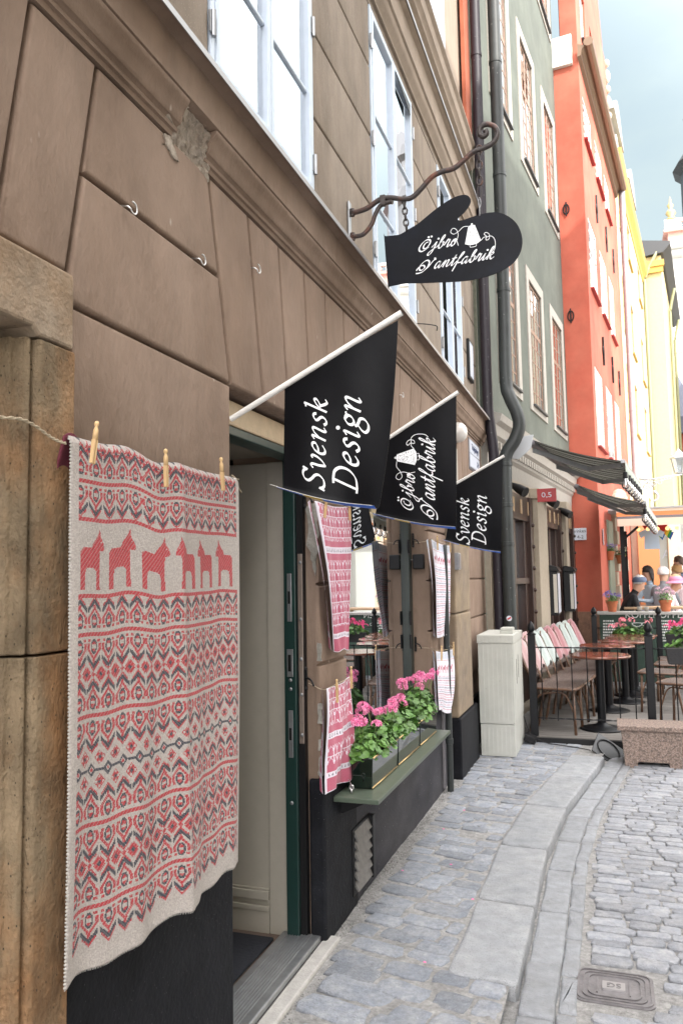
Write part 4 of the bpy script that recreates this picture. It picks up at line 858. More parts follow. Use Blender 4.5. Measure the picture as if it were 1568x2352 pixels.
def cone_logo(mb, base, sc, rot, sf, Y, black_mb):
    "yarn cone: base point (x,z) = centre of the cone, sc metres per unit, rot radians"
    c, s = math.cos(rot), math.sin(rot); base = np.array(base, float)
    f = lambda p: base+sc*np.array((p[0]*c-p[1]*s, p[0]*s+p[1]*c))
    mb.add([(q[0], sf(*q)-0.0030, q[1]) for q in map(f, [(-1.15, -1.2), (-0.6, -1.45), (0, -1.5), (0.6, -1.42), (1.1, -1.1), (0.5, 1.1), (0.42, 1.28), (0.1, 1.36), (-0.1, 1.36), (-0.45, 1.28), (-0.52, 1.1)])], [tuple(range(11))])
    line2(mb, [f(p) for p in [(-0.05, 1.3), (-0.05, 1.55), (0.1, 1.55), (0.1, 1.3)]], 0.1*sc, sf)
    line2(mb, [f(p) for p in [(-0.45, -1.5), (-0.45, -1.78), (0.35, -1.78), (0.38, -1.48)]], 0.07*sc, sf, k=2)
    rd = random.Random(2)
    for k in range(120):
        v = rd.uniform(-1.25, 1.15); h = 1.02-(v+1.2)*0.22; u = rd.uniform(-h, h)*0.92
        a = f((u-0.055, v)); b = f((u+0.055, v)); e = f((u+0.05, v+0.035)); d = f((u-0.05, v+0.035))
        black_mb.add([(q[0], sf(*q)-0.0033, q[1]) for q in (a, b, e, d)], [(0, 1, 2, 3)])
    line2(mb, [f(p) for p in [(-0.5, 1.3), (-1.2, 1.35), (-1.9, 0.85), (-2.6, 0.6), (-3.0, 1.0), (-2.7, 1.45), (-2.2, 1.2), (-2.0, 0.4), (-2.3, -0.4), (-2.7, -0.5), (-2.7, -0.15), (-2.3, -0.3), (-2.1, -1.2)]], 0.075*sc, sf)
    line2(mb, [f(p) for p in [(1.1, -1.1), (1.5, -0.75), (1.9, -0.7), (1.6, -0.3), (1.9, -0.1), (2.3, -0.5), (2.2, -1.1), (1.8, -1.2), (1.9, -0.8), (2.6, -0.8), (3.0, -1.5), (2.9, -2.6), (2.5, -3.1)]], 0.075*sc, sf)
def t1(B, sf):
    Y = 2.5
    write(B, 'Svensk', xz(743, 1128, Y), xz(752, 920, Y), sf, (-1, 0.12), 2.1, 0.55, shear=0.32, track=1.2, ysc=0.98)
    write(B, 'Design', xz(817, 1135, Y), xz(829, 915, Y), sf, (-1, 0.12), 2.1, 0.55, shear=0.32, track=1.2, ysc=1.05)
banner(2.5, (530, 963), (922, 718), (652, 890), (913, 734), (868, 1165), (652, 1122), 0.10, 'nearest black banner reading Svensk Design, hanging above the shop doorway', t1, amp=0.008, side=0.012)
blk = MB(); blk.norm = False
def t2(B, sf):
    Y = 3.95
    write(B, 'ÖJBRO', xz(947, 1172, Y), xz(953, 1090, Y), sf, (-1, 0.05), 1.9, 0.5, shear=0.35, ysc=1.1)
    write(B, 'VANTFABRIK', xz(997, 1184, Y), xz(999, 1006, Y), sf, (-1, 0.05), 2.0, 0.5, shear=0.35, ysc=1.15)
    cone_logo(B, xz(932, 1050, Y), 0.0165*2.35, math.pi/2, sf, Y, blk)
bf2 = banner(3.95, (880, 1014), (1052, 900), (893, 1003), (1047, 905), (1047, 1212), (862, 1180), 0.06, 'middle black banner with a yarn cone drawing and flowing script lettering', t2, amp=0.005)
blk.build('speckle', signblack, bf2)
def t3(B, sf):
    Y = 5.8
    write(B, 'Svensk', xz(1077, 1252, Y), xz(1076, 1146, Y), sf, (-1, 0.05), 2.1, 0.55, shear=0.32, track=1.2, ysc=1.1)
    write(B, 'Design', xz(1114, 1252, Y), xz(1117, 1140, Y), sf, (-1, 0.05), 2.1, 0.55, shear=0.32, track=1.2, ysc=1.1)
banner(5.8, (1035, 1117), (1157, 1047), (1046, 1112), (1154, 1052), (1150, 1268), (1022, 1240), 0.05, 'farthest black banner reading Svensk Design, in front of the downpipes', t3, amp=0.004)

# =============== mitten sign on its wrought iron bracket ===============
oldiron = mat('rusty_wrought_iron', (0.045, 0.036, 0.034), 0.5, col2=(0.16, 0.055, 0.03), scale=7, bump=0.8, bscale=70, metal=0.25, lo=0.5, hi=0.68)
bt = thing('sign_bracket', (-0.03, 4.0, 3.5), 'curled rusty wrought iron bracket holding the mitten sign above the cornice', 'bracket')
Y = 4.0
B = MB(); B.box((-0.028, Y-0.02, 3.47), (-0.016, Y+0.02, 3.69)); B.build('wall_plate', greymetal, bt, bevel=0.004)
pts = [(-0.02, 3.63), (0.02, 3.626), (0.085, 3.638), (0.137, 3.666), (0.174, 3.677), (0.224, 3.672), (0.288, 3.653), (0.338, 3.655), (0.39, 3.695), (0.446, 3.747), (0.502, 3.767), (0.564, 3.773), (0.62, 3.806), (0.669, 3.842), (0.723, 3.853), (0.777, 3.873), (0.802, 3.917), (0.785, 3.962), (0.741, 3.983), (0.712, 3.965), (0.709, 3.935), (0.728, 3.918), (0.746, 3.932), (0.74, 3.95)]
B = MB(); P = crom([(x, Y, z) for x, z in pts], 5); B.tube(P, 0.0145, 8); B.build('arm', oldiron, bt, smooth=True, sharp=50)
B = MB(); B.tube(crom([(x, Y, z) for x, z in [(-0.02, 3.492), (0.02, 3.488), (0.06, 3.494), (0.105, 3.54), (0.128, 3.594), (0.160, 3.640), (0.209, 3.650), (0.228, 3.646)]], 5), 0.013, 8); B.build('strut', oldiron, bt, smooth=True, sharp=50)
B = MB(); B.box((0.158, Y-0.016, 3.635), (0.188, Y+0.016, 3.692)); B.build('band', oldiron, bt, bevel=0.003)
B = MB()
for x, z in ((-0.005, 3.627), (-0.005, 3.489)): B.lathe([(0.02, -0.006), (0.02, 0.006)], (x+0.006, Y, z), 6, axis='x'); B.lathe([(0.014, -0.02), (0.014, 0.02)], (x, Y, z), 8)
B.build('bolt', oldiron, bt)
mo = [(0.177, 3.453), (0.183, 3.460), (0.258, 3.456), (0.308, 3.476), (0.368, 3.502), (0.457, 3.560), (0.543, 3.605), (0.597, 3.617), (0.633, 3.611), (0.651, 3.587), (0.645, 3.556), (0.615, 3.520), (0.583, 3.497), (0.582, 3.484), (0.603, 3.479), (0.666, 3.490), (0.744, 3.497), (0.805, 3.484), (0.859, 3.445), (0.893, 3.395), (0.909, 3.329), (0.901, 3.268), (0.871, 3.220), (0.830, 3.189), (0.759, 3.163), (0.681, 3.151), (0.578, 3.150), (0.392, 3.168), (0.284, 3.180), (0.199, 3.176), (0.192, 3.184)]
ms = thing('mitten_sign', (0.55, 4.0, 3.15), 'black mitten shaped metal shop sign with white script and a yarn cone', 'shop sign')
mo2 = [p for a in [crom([np.array(q) for q in mo], 3, closed=True)] for p in a]
B = MB(); B.prism([(p[0], Y-0.004, p[1]) for p in mo2], (0, 0.006, 0)); B.build('board', mat('black_sign_paint', (0.003, 0.0035, 0.005), 0.4, spec=0.12, col2=(0.006, 0.0075, 0.013), scale=4, mottle=0.2, bump=0.08, bscale=14), ms, bevel=0.001)
B = MB(); B.norm = False; sf = lambda x, z: Y-0.004; bm_ = MB(); bm_.norm = False
def cmx(x, y): s = 620/1568/1.7417; return xz(861.2+x*s, 430.6+y*s, Y)
write(B, 'ÖJBRO', cmx(440, 655), cmx(812, 592), sf, (0.0, 1), 2.2, 0.7, shear=0.38, ysc=0.92)
write(B, 'VANTFABRIK', cmx(452, 852), cmx(1200, 722), sf, (0.0, 1), 2.3, 0.7, shear=0.38, ysc=0.88)
cone_logo(B, cmx(985, 480), 0.0375, 0.05, sf, Y, bm_)
B.build('lettering', ink, ms); bm_.build('speckle', signblack, ms)
chainm = mat('chain_iron', (0.05, 0.045, 0.045), 0.45, metal=0.6, bump=0.3, mottle=0.2)
def chain(p0, p1, n, parent, lr=0.011, wr=0.0035, m=None):
    p0, p1 = np.array(p0, float), np.array(p1, float); d = (p1-p0)/n; u = d/np.linalg.norm(d); B = MB(); hl_ = np.linalg.norm(d)/2+wr
    a = np.cross(u, (0, 1, 0)); a /= np.linalg.norm(a); b = np.cross(u, a)
    for k in range(n):
        c = p0+d*(k+0.5); w = a if k % 2 == 0 else b
        B.tube([c+u*hl_*math.sin(t)*1.0+w*lr*math.cos(t) for t in np.linspace(0, 2*math.pi, 15)], wr, 6, cap=False)
    return B.build('chain', m or chainm, parent, smooth=True)
chain((0.288, Y, 3.665), (0.302, Y, 3.470), 6, ms, 0.013, 0.0045)
chain((0.703, Y, 3.87), (0.700, Y, 3.66), 5, ms, 0.015, 0.005, m=oldiron); chain((0.700, Y, 3.66), (0.697, Y, 3.585), 1, ms, 0.012, 0.003); chain((0.697, Y, 3.585), (0.695, Y, 3.488), 2, ms, 0.006, 0.0025, greymetal)

# =============== woven wool blanket with horses ===============
def inpoly(P, x, y):
    ins = np.zeros(x.shape, bool); n = len(P)
    for i in range(n):
        x1, y1 = P[i]; x2, y2 = P[(i+1) % n]
        c = ((y1 > y) != (y2 > y)); xx = (x2-x1)*(y-y1)/((y2-y1) if y2 != y1 else 1e-9)+x1; ins ^= c & (x < xx)
    return ins
HORSE = [(0, .60), (.03, .635), (.11, .677), (.45, .67), (.51, .754), (.73, .892), (.80, 1), (.84, .86), (.97, .74), (1, .65), (.93, .625), (.81, .64), (.786, .446), (.80, .2), (.82, 0), (.66, 0), (.65, .24), (.64, .30), (.56, .34), (.26, .34), (.19, .31), (.17, .24), (.165, 0), (0, 0)]
NU, NV = 264, 380
wc, wr_, wd = np.array((0.435, 0.395, 0.365)), np.array((0.42, 0.045, 0.055)), np.array((0.050, 0.054, 0.070))
uu, vv = np.meshgrid((np.arange(NU)+0.5)/NU, (np.arange(NV)+0.5)/NV); LEN = 1.262
D_ = vv*LEN; colr = np.tile(wc, (NV, NU, 1))
u_ = 0.002 # metre per pattern unit handled below
mot = 15.0; c_ = (uu*mot) % 1.0*16; cc = np.abs(c_-8); cs = ((uu*mot+0.5) % 1.0)*16; cd = cs-8
def paint(mask, col): colr[mask] = col
lines = [0.100, 0.194, 0.380, 0.472, 0.669, 0.928, 1.120]
paired = [0.100, 0.472, 0.669, 0.928, 1.120]
cell = 0.0035
limits = {0.100: (0.0, 0.190), 0.472: (0.384, 0.5705), 0.669: (0.5705, 0.80), 0.928: (0.80, 1.024), 1.120: (1.024, 1.225)}
for L0 in paired:
    lo_, hi_ = limits[L0]; rg = (D_ > lo_) & (D_ < hi_); d = np.abs(D_-L0)/cell
    paint(rg & (d > 4) & (d < 5.8) & (cc > 3.6) & (cc < 6.6), wr_)
    arch = np.where(d < 11, 6.3, 6.3-(d-10.5)*0.86)
    paint(rg & (d > 6.5) & (d < 20.5) & (np.abs(cc-np.maximum(arch, 0)) < 1.35), wr_)
    e = (cc/3.2)**2+((d-8.8)/4.9)**2
    paint(rg & (e < 1.12) & (e > 0.5), wd); paint(rg & (e <= 0.5) & (np.abs(d-8.8) > 1.1), wr_)
    paint(rg & (np.abs(d-(22.6-cc*0.88)) < 1.7) & (cc < 7.2), wd)
    paint(rg & (np.abs(d-(25.4-cc*0.95)) < 0.9) & (cc < 6), wr_)
for L0, big in ((0.5705, 0), (0.800, 1), (1.024, 0), (-0.008, 1)):
    d = (D_-L0)/cell
    if big:
        for sgn in (-1, 1):
            q = np.abs(cd)+np.abs(d-sgn*8.4); paint((q < 5.4), wr_); paint((q < 1.8), wd)
            paint(((np.abs(cd) < 1) | (np.abs(d-sgn*8.4) < 0.8)) & (q < 4.6) & (q > 1.8) & ((np.abs(cd)+0.3 > 2.6) | (np.abs(d-sgn*8.4) > 2.6)), wc)
        q = np.abs(cc)+np.abs(d); paint((q < 5.0) & (q > 2.4), wd); paint(q < 1.6, wr_); paint((np.abs(d) < 0.8) & (cc > 4.6), wd)
    else:
        q = np.abs(cd)+np.abs(d); paint(q < 6.2, wr_); paint(q < 2.2, wd); paint(((np.abs(cd) < 0.6) | (np.abs(d) < 0.6)) & (q > 4.4) & (q < 6.2), wc)
        q = np.abs(cc)+np.abs(d); paint(q < 2.2, wr_)
paint((D_ > 0.203) & (D_ < 0.3925-0.02) , wc)
for L0 in lines: paint(np.abs(D_-L0) < 0.0053, wr_*1.0)
for k, (a, w, mir) in enumerate(((0.035, 0.108, 0), (0.168, 0.132, 0), (0.325, 0.145, 0), (0.495, 0.132, 1), (0.652, 0.13, 1), (0.812, 0.125, 1))):
    hx = (uu-a)/w
    if mir: hx = 1-hx
    hy = 1-(D_-0.213)/0.152; paint(inpoly(HORSE, hx, hy), wr_); paint((np.abs(hx-0.865) < 0.022) & (np.abs(hy-0.77) < 0.016), wc)
edge = (uu < 0.028) | (uu > 0.972) | (D_ > 1.222); paint(edge, wc*1.05)
# woollen yarn: each cell gets its own slight shade, twill diagonals in the dyed areas
rg_ = np.random.RandomState(4); colr = colr*(1+rg_.uniform(-0.16, 0.13, (NV, NU, 1)))
ii, jj = np.meshgrid(np.arange(NU), np.arange(NV)); red = np.abs(colr[:, :, 0]-colr[:, :, 1]) > 0.2
tw = ((ii+jj) % 4 == 0) & red; colr[tw] = colr[tw]*0.55+wc*0.42
drk = colr[:, :, 0] < 0.12; tw2 = ((ii-jj) % 3 == 0) & drk; colr[tw2] = colr[tw2]*0.6+wc*0.22
def wool(u, v):
    y = 1.535+u*0.875; top_ = 1.948-0.005*math.sin(math.pi*u)-0.012*math.exp(-((u-0.42)/0.06)**2)+0.014*math.exp(-((u-0.27)/0.09)**2)
    hem = 0.688+0.006*math.sin(u*17)+0.004*math.sin(u*31)
    z = top_+(hem-top_)*v
    x = 0.085-0.010*(1-v)+0.012*v
    x += 0.020*math.exp(-((u-0.53)/0.035)**2)*(0.35+0.65*v)-0.026*abs(u-0.53)/0.5*(0.6+0.6*v)-(0.012*(0.53-u)*2*v if u < 0.53 else 0)
    x += 0.008*math.sin(u*20+v*3)*v+0.004*math.sin(u*41+v*2)*v+0.006*math.sin(u*13+1)*(1-v)
    if v < 0.012: x -= 0.012*(1-v/0.012)**2
    y += 0.012*v*(u-0.5)*0.6-0.006*v+0.022*v*(1-u)
    return (x, y, z)
woolm = mat('wool', (0.6, 0.6, 0.6), 0.95, spec=0.2, attr='Col', bump=1.3, bscale=330, sheen=0.1)
bl = thing('wool_blanket', (0.05, 1.97, 0.69), 'cream wool blanket with red horses and red and charcoal knit pattern pegged on twine', 'blanket')
B = MB(); o = colorgrid(B, 'woven_cloth', NU, NV, colr, wool, woolm, bl)
s_ = o.modifiers.new('solid', 'SOLIDIFY'); s_.thickness = 0.006; s_.offset = -1
woolc = mat('cream_wool', (0.52, 0.495, 0.45), 0.95, bump=1.0, bscale=300, sheen=0.3)
rn = random.Random(8); stB = {0.0: MB(), 1.0: MB()}
for k in range(150):       # whipped stitches down both edges
    for u0, s0 in ((0.0, -1), (1.0, 1)):
        v = (k+0.5)/150; p = np.array(wool(u0, v)); q = np.array(wool(u0+0.013*-s0, min(1, v+0.004)))
        B = stB[u0]; B.tube([p+(0.001, 0.003*s0, 0), (p+q)/2+(0.0035, 0.002*s0, 0), q+(0.001, 0, 0)], 0.0026, 5)
for B in stB.values(): B.build('blanket_stitch', woolc, bl, smooth=True)
B = MB()
for k in range(130):
    u = (k+0.5)/130; p = np.array(wool(u, 1.0)); j = rn.uniform(-0.002, 0.002); B.tube([p+(0.003, 0, 0.008), p+(0.004, j*0.4, 0.002), p+(0.0, j, -0.005)], 0.0018, 5)
B.build('fringe', woolc, bl, smooth=True)
B = MB(); B.grid(lambda u, v: (0.055-0.03*v, 1.535-0.012+u*0.05-0.01*v, 1.948-v*0.13+0.012*math.sin(u*3)), 6, 8); B.build('folded_back', mat('maroon_wool_back', (0.12, 0.02, 0.035), 0.95, bump=0.8, bscale=200), bl, smooth=True, solid=0.006)

# =============== tea towels ===============
def towelcol(nu, nv, W_, H_, style):
    u, v = np.meshgrid((np.arange(nu)+0.5)/nu, (np.arange(nv)+0.5)/nv); X = u*W_; Z = v*H_; c = np.zeros((nv, nu, 3))
    if style == 'pink':
        base = np.array((0.47, 0.105, 0.17)); wh = np.array((0.70, 0.64, 0.72)); c[:] = base
        p = 0.040; q = (X % p)/p-0.5; zz = (Z % 0.052)/0.052
        stem = np.abs(q) < 0.055; c[stem] = wh
        dia = (np.abs(q)+np.abs(zz-0.5)*1.1); c[(dia < 0.23) & (dia > 0.11)] = wh; c[dia < 0.08] = base
        arc = np.abs(np.abs(q)-(0.5-np.abs(zz-0.15)*1.25)) < 0.06; c[arc & (zz < 0.55)] = wh
        c[(Z % 0.052) < 0.0032] = wh
        for b0, b1 in ((0.205, 0.235), (H_-0.085, H_-0.058)):
            m = (Z > b0-0.03) & (Z < b1+0.03); c[m] = base
            m = (Z > b0) & (Z < b1); c[m] = wh
            t = np.abs(((X % 0.020)/0.020)-0.5); m = (Z > b0+0.007) & (Z < b1-0.007) & (t < 0.28*(Z-b0)/(b1-b0)); c[m] = (0.08, 0.10, 0.13)
        c[Z > H_-0.055] = base; c[X < 0.016] = wh
    else:
        wh = np.array((0.66, 0.65, 0.71)); red = np.array((0.42, 0.12, 0.17)); gy = np.array((0.17, 0.18, 0.26)); c[:] = wh
        k = 0
        for z0 in np.arange(0.185, H_-0.01, 0.017):
            m = (Z > z0) & (Z < z0+0.010); t = np.abs(((X+(k % 2)*0.006) % 0.012)/0.012-0.5)
            if k % 5 == 4: c[(Z > z0+0.003) & (Z < z0+0.006)] = red*1.3
            else: c[m & (t < (0.3 if k % 3 else 0.18))] = gy if k % 2 else red
            k += 1
        m = (Z > 0.008) & (Z < 0.06) & (np.abs((X % 0.013)/0.013-0.5) < 0.24); c[m] = np.array((0.25, 0.33, 0.42))
        c[(Z > 0.066) & (Z < 0.07)] = red
        for k in range(int(W_/0.055)):
            hx = (X-0.01-k*0.055)/0.05; hy = 1-(Z-0.095)/0.07; c[inpoly(HORSE, hx, hy)] = red
    return c*(1+np.random.RandomState(3).uniform(-0.06, 0.06, (nv, nu, 1)))
clothm = mat('cotton_towel', (0.6, 0.6, 0.6), 0.9, attr='Col', bump=0.5, bscale=400, sheen=0.15)
def towel(label, TL, TR, BR, BL, style, x=0.03, W_=0.42, wave=0.008, fold=0.05, sd=0):
    TL, TR, BR, BL = [np.array(q, float) for q in (TL, TR, BR, BL)]; H_ = np.linalg.norm(((BL+BR)-(TL+TR))/2)
    t = thing('tea_towel', (x, (TL[0]+TR[0])/2, min(BL[1], BR[1])), label, 'tea towel', 'tea towels pegged beside the shop window')
    nu, nv = int(W_/0.0035), int(H_/0.0035)
    def fn(u, v):
        a = TL+(TR-TL)*u; b = BL+(BR-BL)*u; q = a+(b-a)*v
        xx = x+wave*math.sin(u*9+v*4+sd)*(0.3+v)+0.5*wave*math.sin(u*21-v*3)*(0.5+v*0.5)+0.012*math.sin(math.pi*v)
        zz = q[1]-0.012*math.sin(math.pi*u)*(1-v)**3-0.008*math.sin(u*8+sd)*v**4
        return (xx, q[0], zz)
    B = MB(); o = colorgrid(B, 'cloth', nu, nv, towelcol(nu, nv, W_, H_, style), fn, clothm, t)
    m = o.modifiers.new('solid', 'SOLIDIFY'); m.thickness = 0.0018; m.offset = -1
    # folded back layer peeping out on the left
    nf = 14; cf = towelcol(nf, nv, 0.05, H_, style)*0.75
    def fb(u, v):
        p = fn(0, v*0.99); w = fold*(1-v)**0.6
        return (p[0]-0.012-0.015*u, p[1]-w*(1-u)*0.9+0.01, p[2]+0.006*u-0.01*(1-u))
    B = MB(); colorgrid(B, 'back_layer', nf, nv, cf, fb, clothm, t)
    B = MB(); B.tube([np.array(fn(0, k/30))+(0.001, 0, 0) for k in range(31)], 0.0022, 5); B.tube([np.array(fn(u, 1))+(0.001, 0, 0) for u in np.linspace(0, 1, 20)], 0.002, 5); B.build('hem', mat('white_hem', (0.62, 0.6, 0.66), 0.9), t, smooth=True)
    return t
towel('long pink tea towel hanging on the pillar between door and shop window', (3.255, 1.95), (3.755, 1.965), (3.69, 1.262), (3.50, 1.268), 'pink', W_=0.42, fold=0.07)
towel('short pink tea towel pegged below the long pink one, beside the flower box', (3.365, 1.112), (3.70, 1.125), (3.705, 0.645), (3.345, 0.660), 'pink', W_=0.34, wave=0.010, fold=0.035, sd=2)
towel('long white tea towel with pink horses pegged right of the shop window', (5.56, 1.875), (6.27, 1.855), (6.07, 1.155), (5.72, 1.168), 'white', x=0.05, W_=0.44, fold=0.13, sd=1)
towel('short white tea towel with pink horses hanging low near the thin downpipe', (5.58, 1.075), (6.22, 1.035), (6.07, 0.56), (5.60, 0.66), 'white', x=0.06, W_=0.42, fold=0.02, sd=3)

# =============== clothes pegs ===============
pegm = mat('clothes_peg_wood', (0.56, 0.38, 0.19), 0.6, mottle=0.1, scale=30, stretch=(1, 1, 0.15))
def make_peg():
    t = thing('clothes_peg', (0, 0, 0)); t['category'] = 'clothes peg'; t['group'] = 'wooden clothes pegs'
    B = MB(); B.lathe([(0.0, 0.008), (0.0045, 0.0065), (0.0062, 0.002), (0.0058, -0.002), (0.0035, -0.006), (0.004, -0.009), (0.0065, -0.016), (0.0068, -0.040)], (0, 0, 0), 12); B.build('head', pegm, t, world=False, smooth=True)
    for s in (-1, 1):
        B = MB(); B.prism([(-0.0058, s*0.0015, -0.0395), (0.0058, s*0.0015, -0.0395), (0.0045, s*0.002, -0.100), (-0.0045, s*0.002, -0.100)], (0, s*0.0048, 0)); B.build('prong', pegm, t, world=False, bevel=0.0015)
    return t
proto = make_peg(); firstpeg = True
def peg(loc, tilt, label, twist=0.0):
    global firstpeg
    o = proto if firstpeg else copy_tree(proto); firstpeg = False
    o.location = loc; o.rotation_euler = (tilt, 0, twist); o['label'] = label; return o
peg((0.098, 1.588, 1.985), -0.16, 'tilted wooden peg at the left end of the wool blanket'); peg((0.094, 1.908, 1.966), 0.03, 'wooden peg at the middle of the wool blanket'); peg((0.092, 2.245, 1.990), 0.14, 'tilted wooden peg at the right end of the wool blanket')
peg((0.045, 3.37, 1.975), -0.3, 'wooden peg on the long pink towel, left one'); peg((0.045, 3.70, 1.99), 0.12, 'wooden peg on the long pink towel, right one')
peg((0.05, 3.455, 1.135), 0.05, 'wooden peg on the short pink towel, left one'); peg((0.05, 3.67, 1.17), 0.0, 'wooden peg on the short pink towel, right one')
peg((0.075, 5.66, 1.90), 0.1, 'wooden peg at the top left of the long white towel'); peg((0.07, 6.17, 1.895), 0.05, 'wooden peg at the top right of the long white towel')
peg((0.085, 5.66, 1.10), -0.1, 'wooden peg at the top left of the short white towel'); peg((0.08, 6.14, 1.09), -0.1, 'wooden peg at the top right of the short white towel')
# twine
twm = mat('jute_twine', (0.42, 0.35, 0.25), 0.9, bump=0.6, bscale=400)
def twine(pts, label, r=0.0016, twist=True):
    P = crom(pts, 8); B = MB()
    for ph in (0, math.pi):
        B.tube([p+np.array((math.cos(i*0.9+ph), 0, math.sin(i*0.9+ph)))*r*0.8 for i, p in enumerate(P)], r*0.8, 5)
    B.build('twine', twm, None, smooth=True, label=label, cat='twine')
twine([tuple(at(px_, py_, 'x', x_)) for px_, py_, x_ in ((-60, 950, 0.075), (0, 958, 0.072), (50, 963, 0.07), (82, 978, 0.068), (112, 1000, 0.07), (133, 1012, 0.078), (152, 1018, 0.085))], 'pale rope running across the sandstone portal to the blanket corner', r=0.0026)
twine([(0.078, 2.40, 1.945), (0.04, 2.46, 1.955), (0.006, 2.497, 1.975), (0.004, 2.50, 1.97), (0.02, 2.52, 1.93), (0.025, 2.53, 1.915)], 'knotted twine end tied at the door corner beside the blanket')
twine([(-0.06, 3.385, 1.13), (-0.03, 3.375, 1.12), (0.02, 3.37, 1.105), (0.035, 3.5, 1.115), (0.035, 3.7, 1.125), (-0.1, 3.82, 1.13)], 'twine carrying the short pink towel across the pillar')
twine([(-0.06, 3.385, 1.99), (0.03, 3.33, 1.955), (0.033, 3.75, 1.966), (-0.1, 3.83, 1.98)], 'twine carrying the long pink towel across the pillar')
twine([(-0.10, 5.685, 1.86), (0.0, 5.70, 1.87), (0.045, 5.62, 1.878), (0.05, 6.27, 1.858), (0.01, 6.34, 1.86)], 'upper twine carrying the long white towel')
twine([(-0.10, 5.685, 1.09), (0.0, 5.70, 1.085), (0.06, 5.62, 1.078), (0.06, 6.2, 1.04), (0.01, 6.34, 1.06)], 'lower twine carrying the short white towel')
# iron hold-back hooks
def holdback(x, y, z, label):
    t = thing('window_stay_hook', (x, y, z), label, 'hook', 'black iron stay hooks on the window and door reveals')
    B = MB(); B.box((x-0.008, y-0.004, z-0.045), (x+0.008, y, z+0.045)); B.ball((x, y-0.004, z+0.045), 0.010, 8); B.ball((x, y-0.004, z-0.045), 0.010, 8); B.build('back_plate', black_iron, t, bevel=0.002)
    B = MB(); B.tube(crom([(x, y-0.004, z), (x+0.015, y-0.02, z+0.004), (x+0.035, y-0.025, z-0.004), (x+0.05, y-0.03, z-0.03)], 5), 0.0045, 7); B.build('hook_arm', black_iron, t, smooth=True)
holdback(-0.075, 3.388, 1.15, 'black iron stay hook beside the door, level with the short pink towel'); holdback(-0.07, 3.388, 1.985, 'black iron stay hook high beside the door above the peeled plaster')
holdback(-0.115, 5.695, 1.88, 'black iron stay hook at the upper right of the shop window'); holdback(-0.115, 5.695, 1.115, 'black iron stay hook at the lower right of the shop window')
# screw hooks in the wall
zm = mat('bright_screw_hook', (0.6, 0.6, 0.6), 0.3, metal=0.9)
for (y, z), lb in zip(((1.862, 2.668), (2.268, 2.674), (2.71, 2.81), (4.963, 2.806)), ('screw hook in the wall groove nearest the camera', 'screw hook in the wall groove above the right end of the blanket', 'screw hook in the arch above the shop door', 'screw hook in the arch above the middle banner')):
    B = MB(); B.tube([(-0.01, y-0.028, z), (0.012, y-0.022, z-0.002)]+[(0.018+0.0*t, y-0.004+0.017*math.cos(t), z+0.017*math.sin(t)) for t in np.linspace(-2.6, 1.9, 12)], 0.0026, 6); B.build('screw_hook', zm, None, smooth=True, label=lb, cat='hook', group='screw hooks in the brown wall')

# =============== flower shelf, boxes, geraniums ===============
shelfm = mat('grey_green_shelf_paint', (0.075, 0.098, 0.072), 0.35, mottle=0.08, bump=0.1, bscale=30)
fs = thing('window_shelf', (0.1, 4.3, 0.55), 'grey green painted shelf carrying flower boxes under the shop window', 'shelf')
B = MB(); B.box((0.008, 3.50, 0.577), (0.225, 5.20, 0.600)); B.build('board', shelfm, fs, bevel=0.004)
for y in (3.60, 5.0):
    B = MB(); B.prism([(0.01, y, 0.576), (0.15, y, 0.576), (0.15, y, 0.56), (0.02, y, 0.50), (0.01, y, 0.50)], (0, 0.012, 0)); B.build('bracket', black_iron, fs)
B = MB(); B.tube([(0.075, 3.57, 0.604), (0.075, 3.57, 0.622)], 0.005, 8); B.tube([(0.075+0.01*math.cos(t), 3.57, 0.63+0.01*math.sin(t)) for t in np.linspace(0, 6.28, 12)], 0.003, 6); B.tube(crom([(0.075, 3.57, 0.628), (0.06, 3.6, 0.64), (0.02, 3.66, 0.66), (0.005, 3.70, 0.665)], 6), 0.0022, 6); B.build('wire_tie', zm, fs, smooth=True)
boxm = mat('glossy_dark_green_box', (0.004, 0.010, 0.007), 0.07, coat=0.8, bump=0.03, bscale=4)
goldm = mat('brass_trim', (0.55, 0.40, 0.20), 0.3, metal=0.8)
soil = mat('potting_soil', (0.025, 0.018, 0.012), 1.0, bump=1.5)
leafm = mat('geranium_leaf', (0.045, 0.125, 0.02), 0.5, col2=(0.10, 0.21, 0.04), scale=9, rnd=0.35, mottle=0.12)
stemm = mat('geranium_stem', (0.16, 0.26, 0.07), 0.6)
petm = mat('geranium_petal', (0.72, 0.12, 0.34), 0.55, col2=(0.85, 0.38, 0.56), scale=30, rnd=0.18)
petd = mat('geranium_throat', (0.55, 0.03, 0.12), 0.6)
def leaf(mb, c, nrm, r, rd):
    n = np.array(nrm, float); n /= np.linalg.norm(n); a = np.cross(n, (0.3, 0.5, 0.8)); a /= np.linalg.norm(a); b = np.cross(n, a); c = np.array(c, float); ph = rd.uniform(0, 6.28); k = 14; V = [c-n*r*0.18]
    for fct in (0.55, 1.0):
        for j in range(k):
            q = 2*math.pi*j/k; rr_ = r*fct*(1+(0.10*math.cos(5*q+ph)+0.04*math.cos(10*q))*fct)*(0.55+0.45*min(1, abs(q-0)/0.5) if j == 0 else 1)
            V.append(c+a*rr_*math.cos(q)+b*rr_*math.sin(q)+n*(r*(0.10*math.cos(5*q+ph+1)*fct)+(-0.05*r if fct < 1 else 0.02*r)))
    mb.add(V, [(0, 1+j, 1+(j+1) % k) for j in range(k)]+[(1+j, 1+k+j, 1+k+(j+1) % k, 1+(j+1) % k) for j in range(k)])
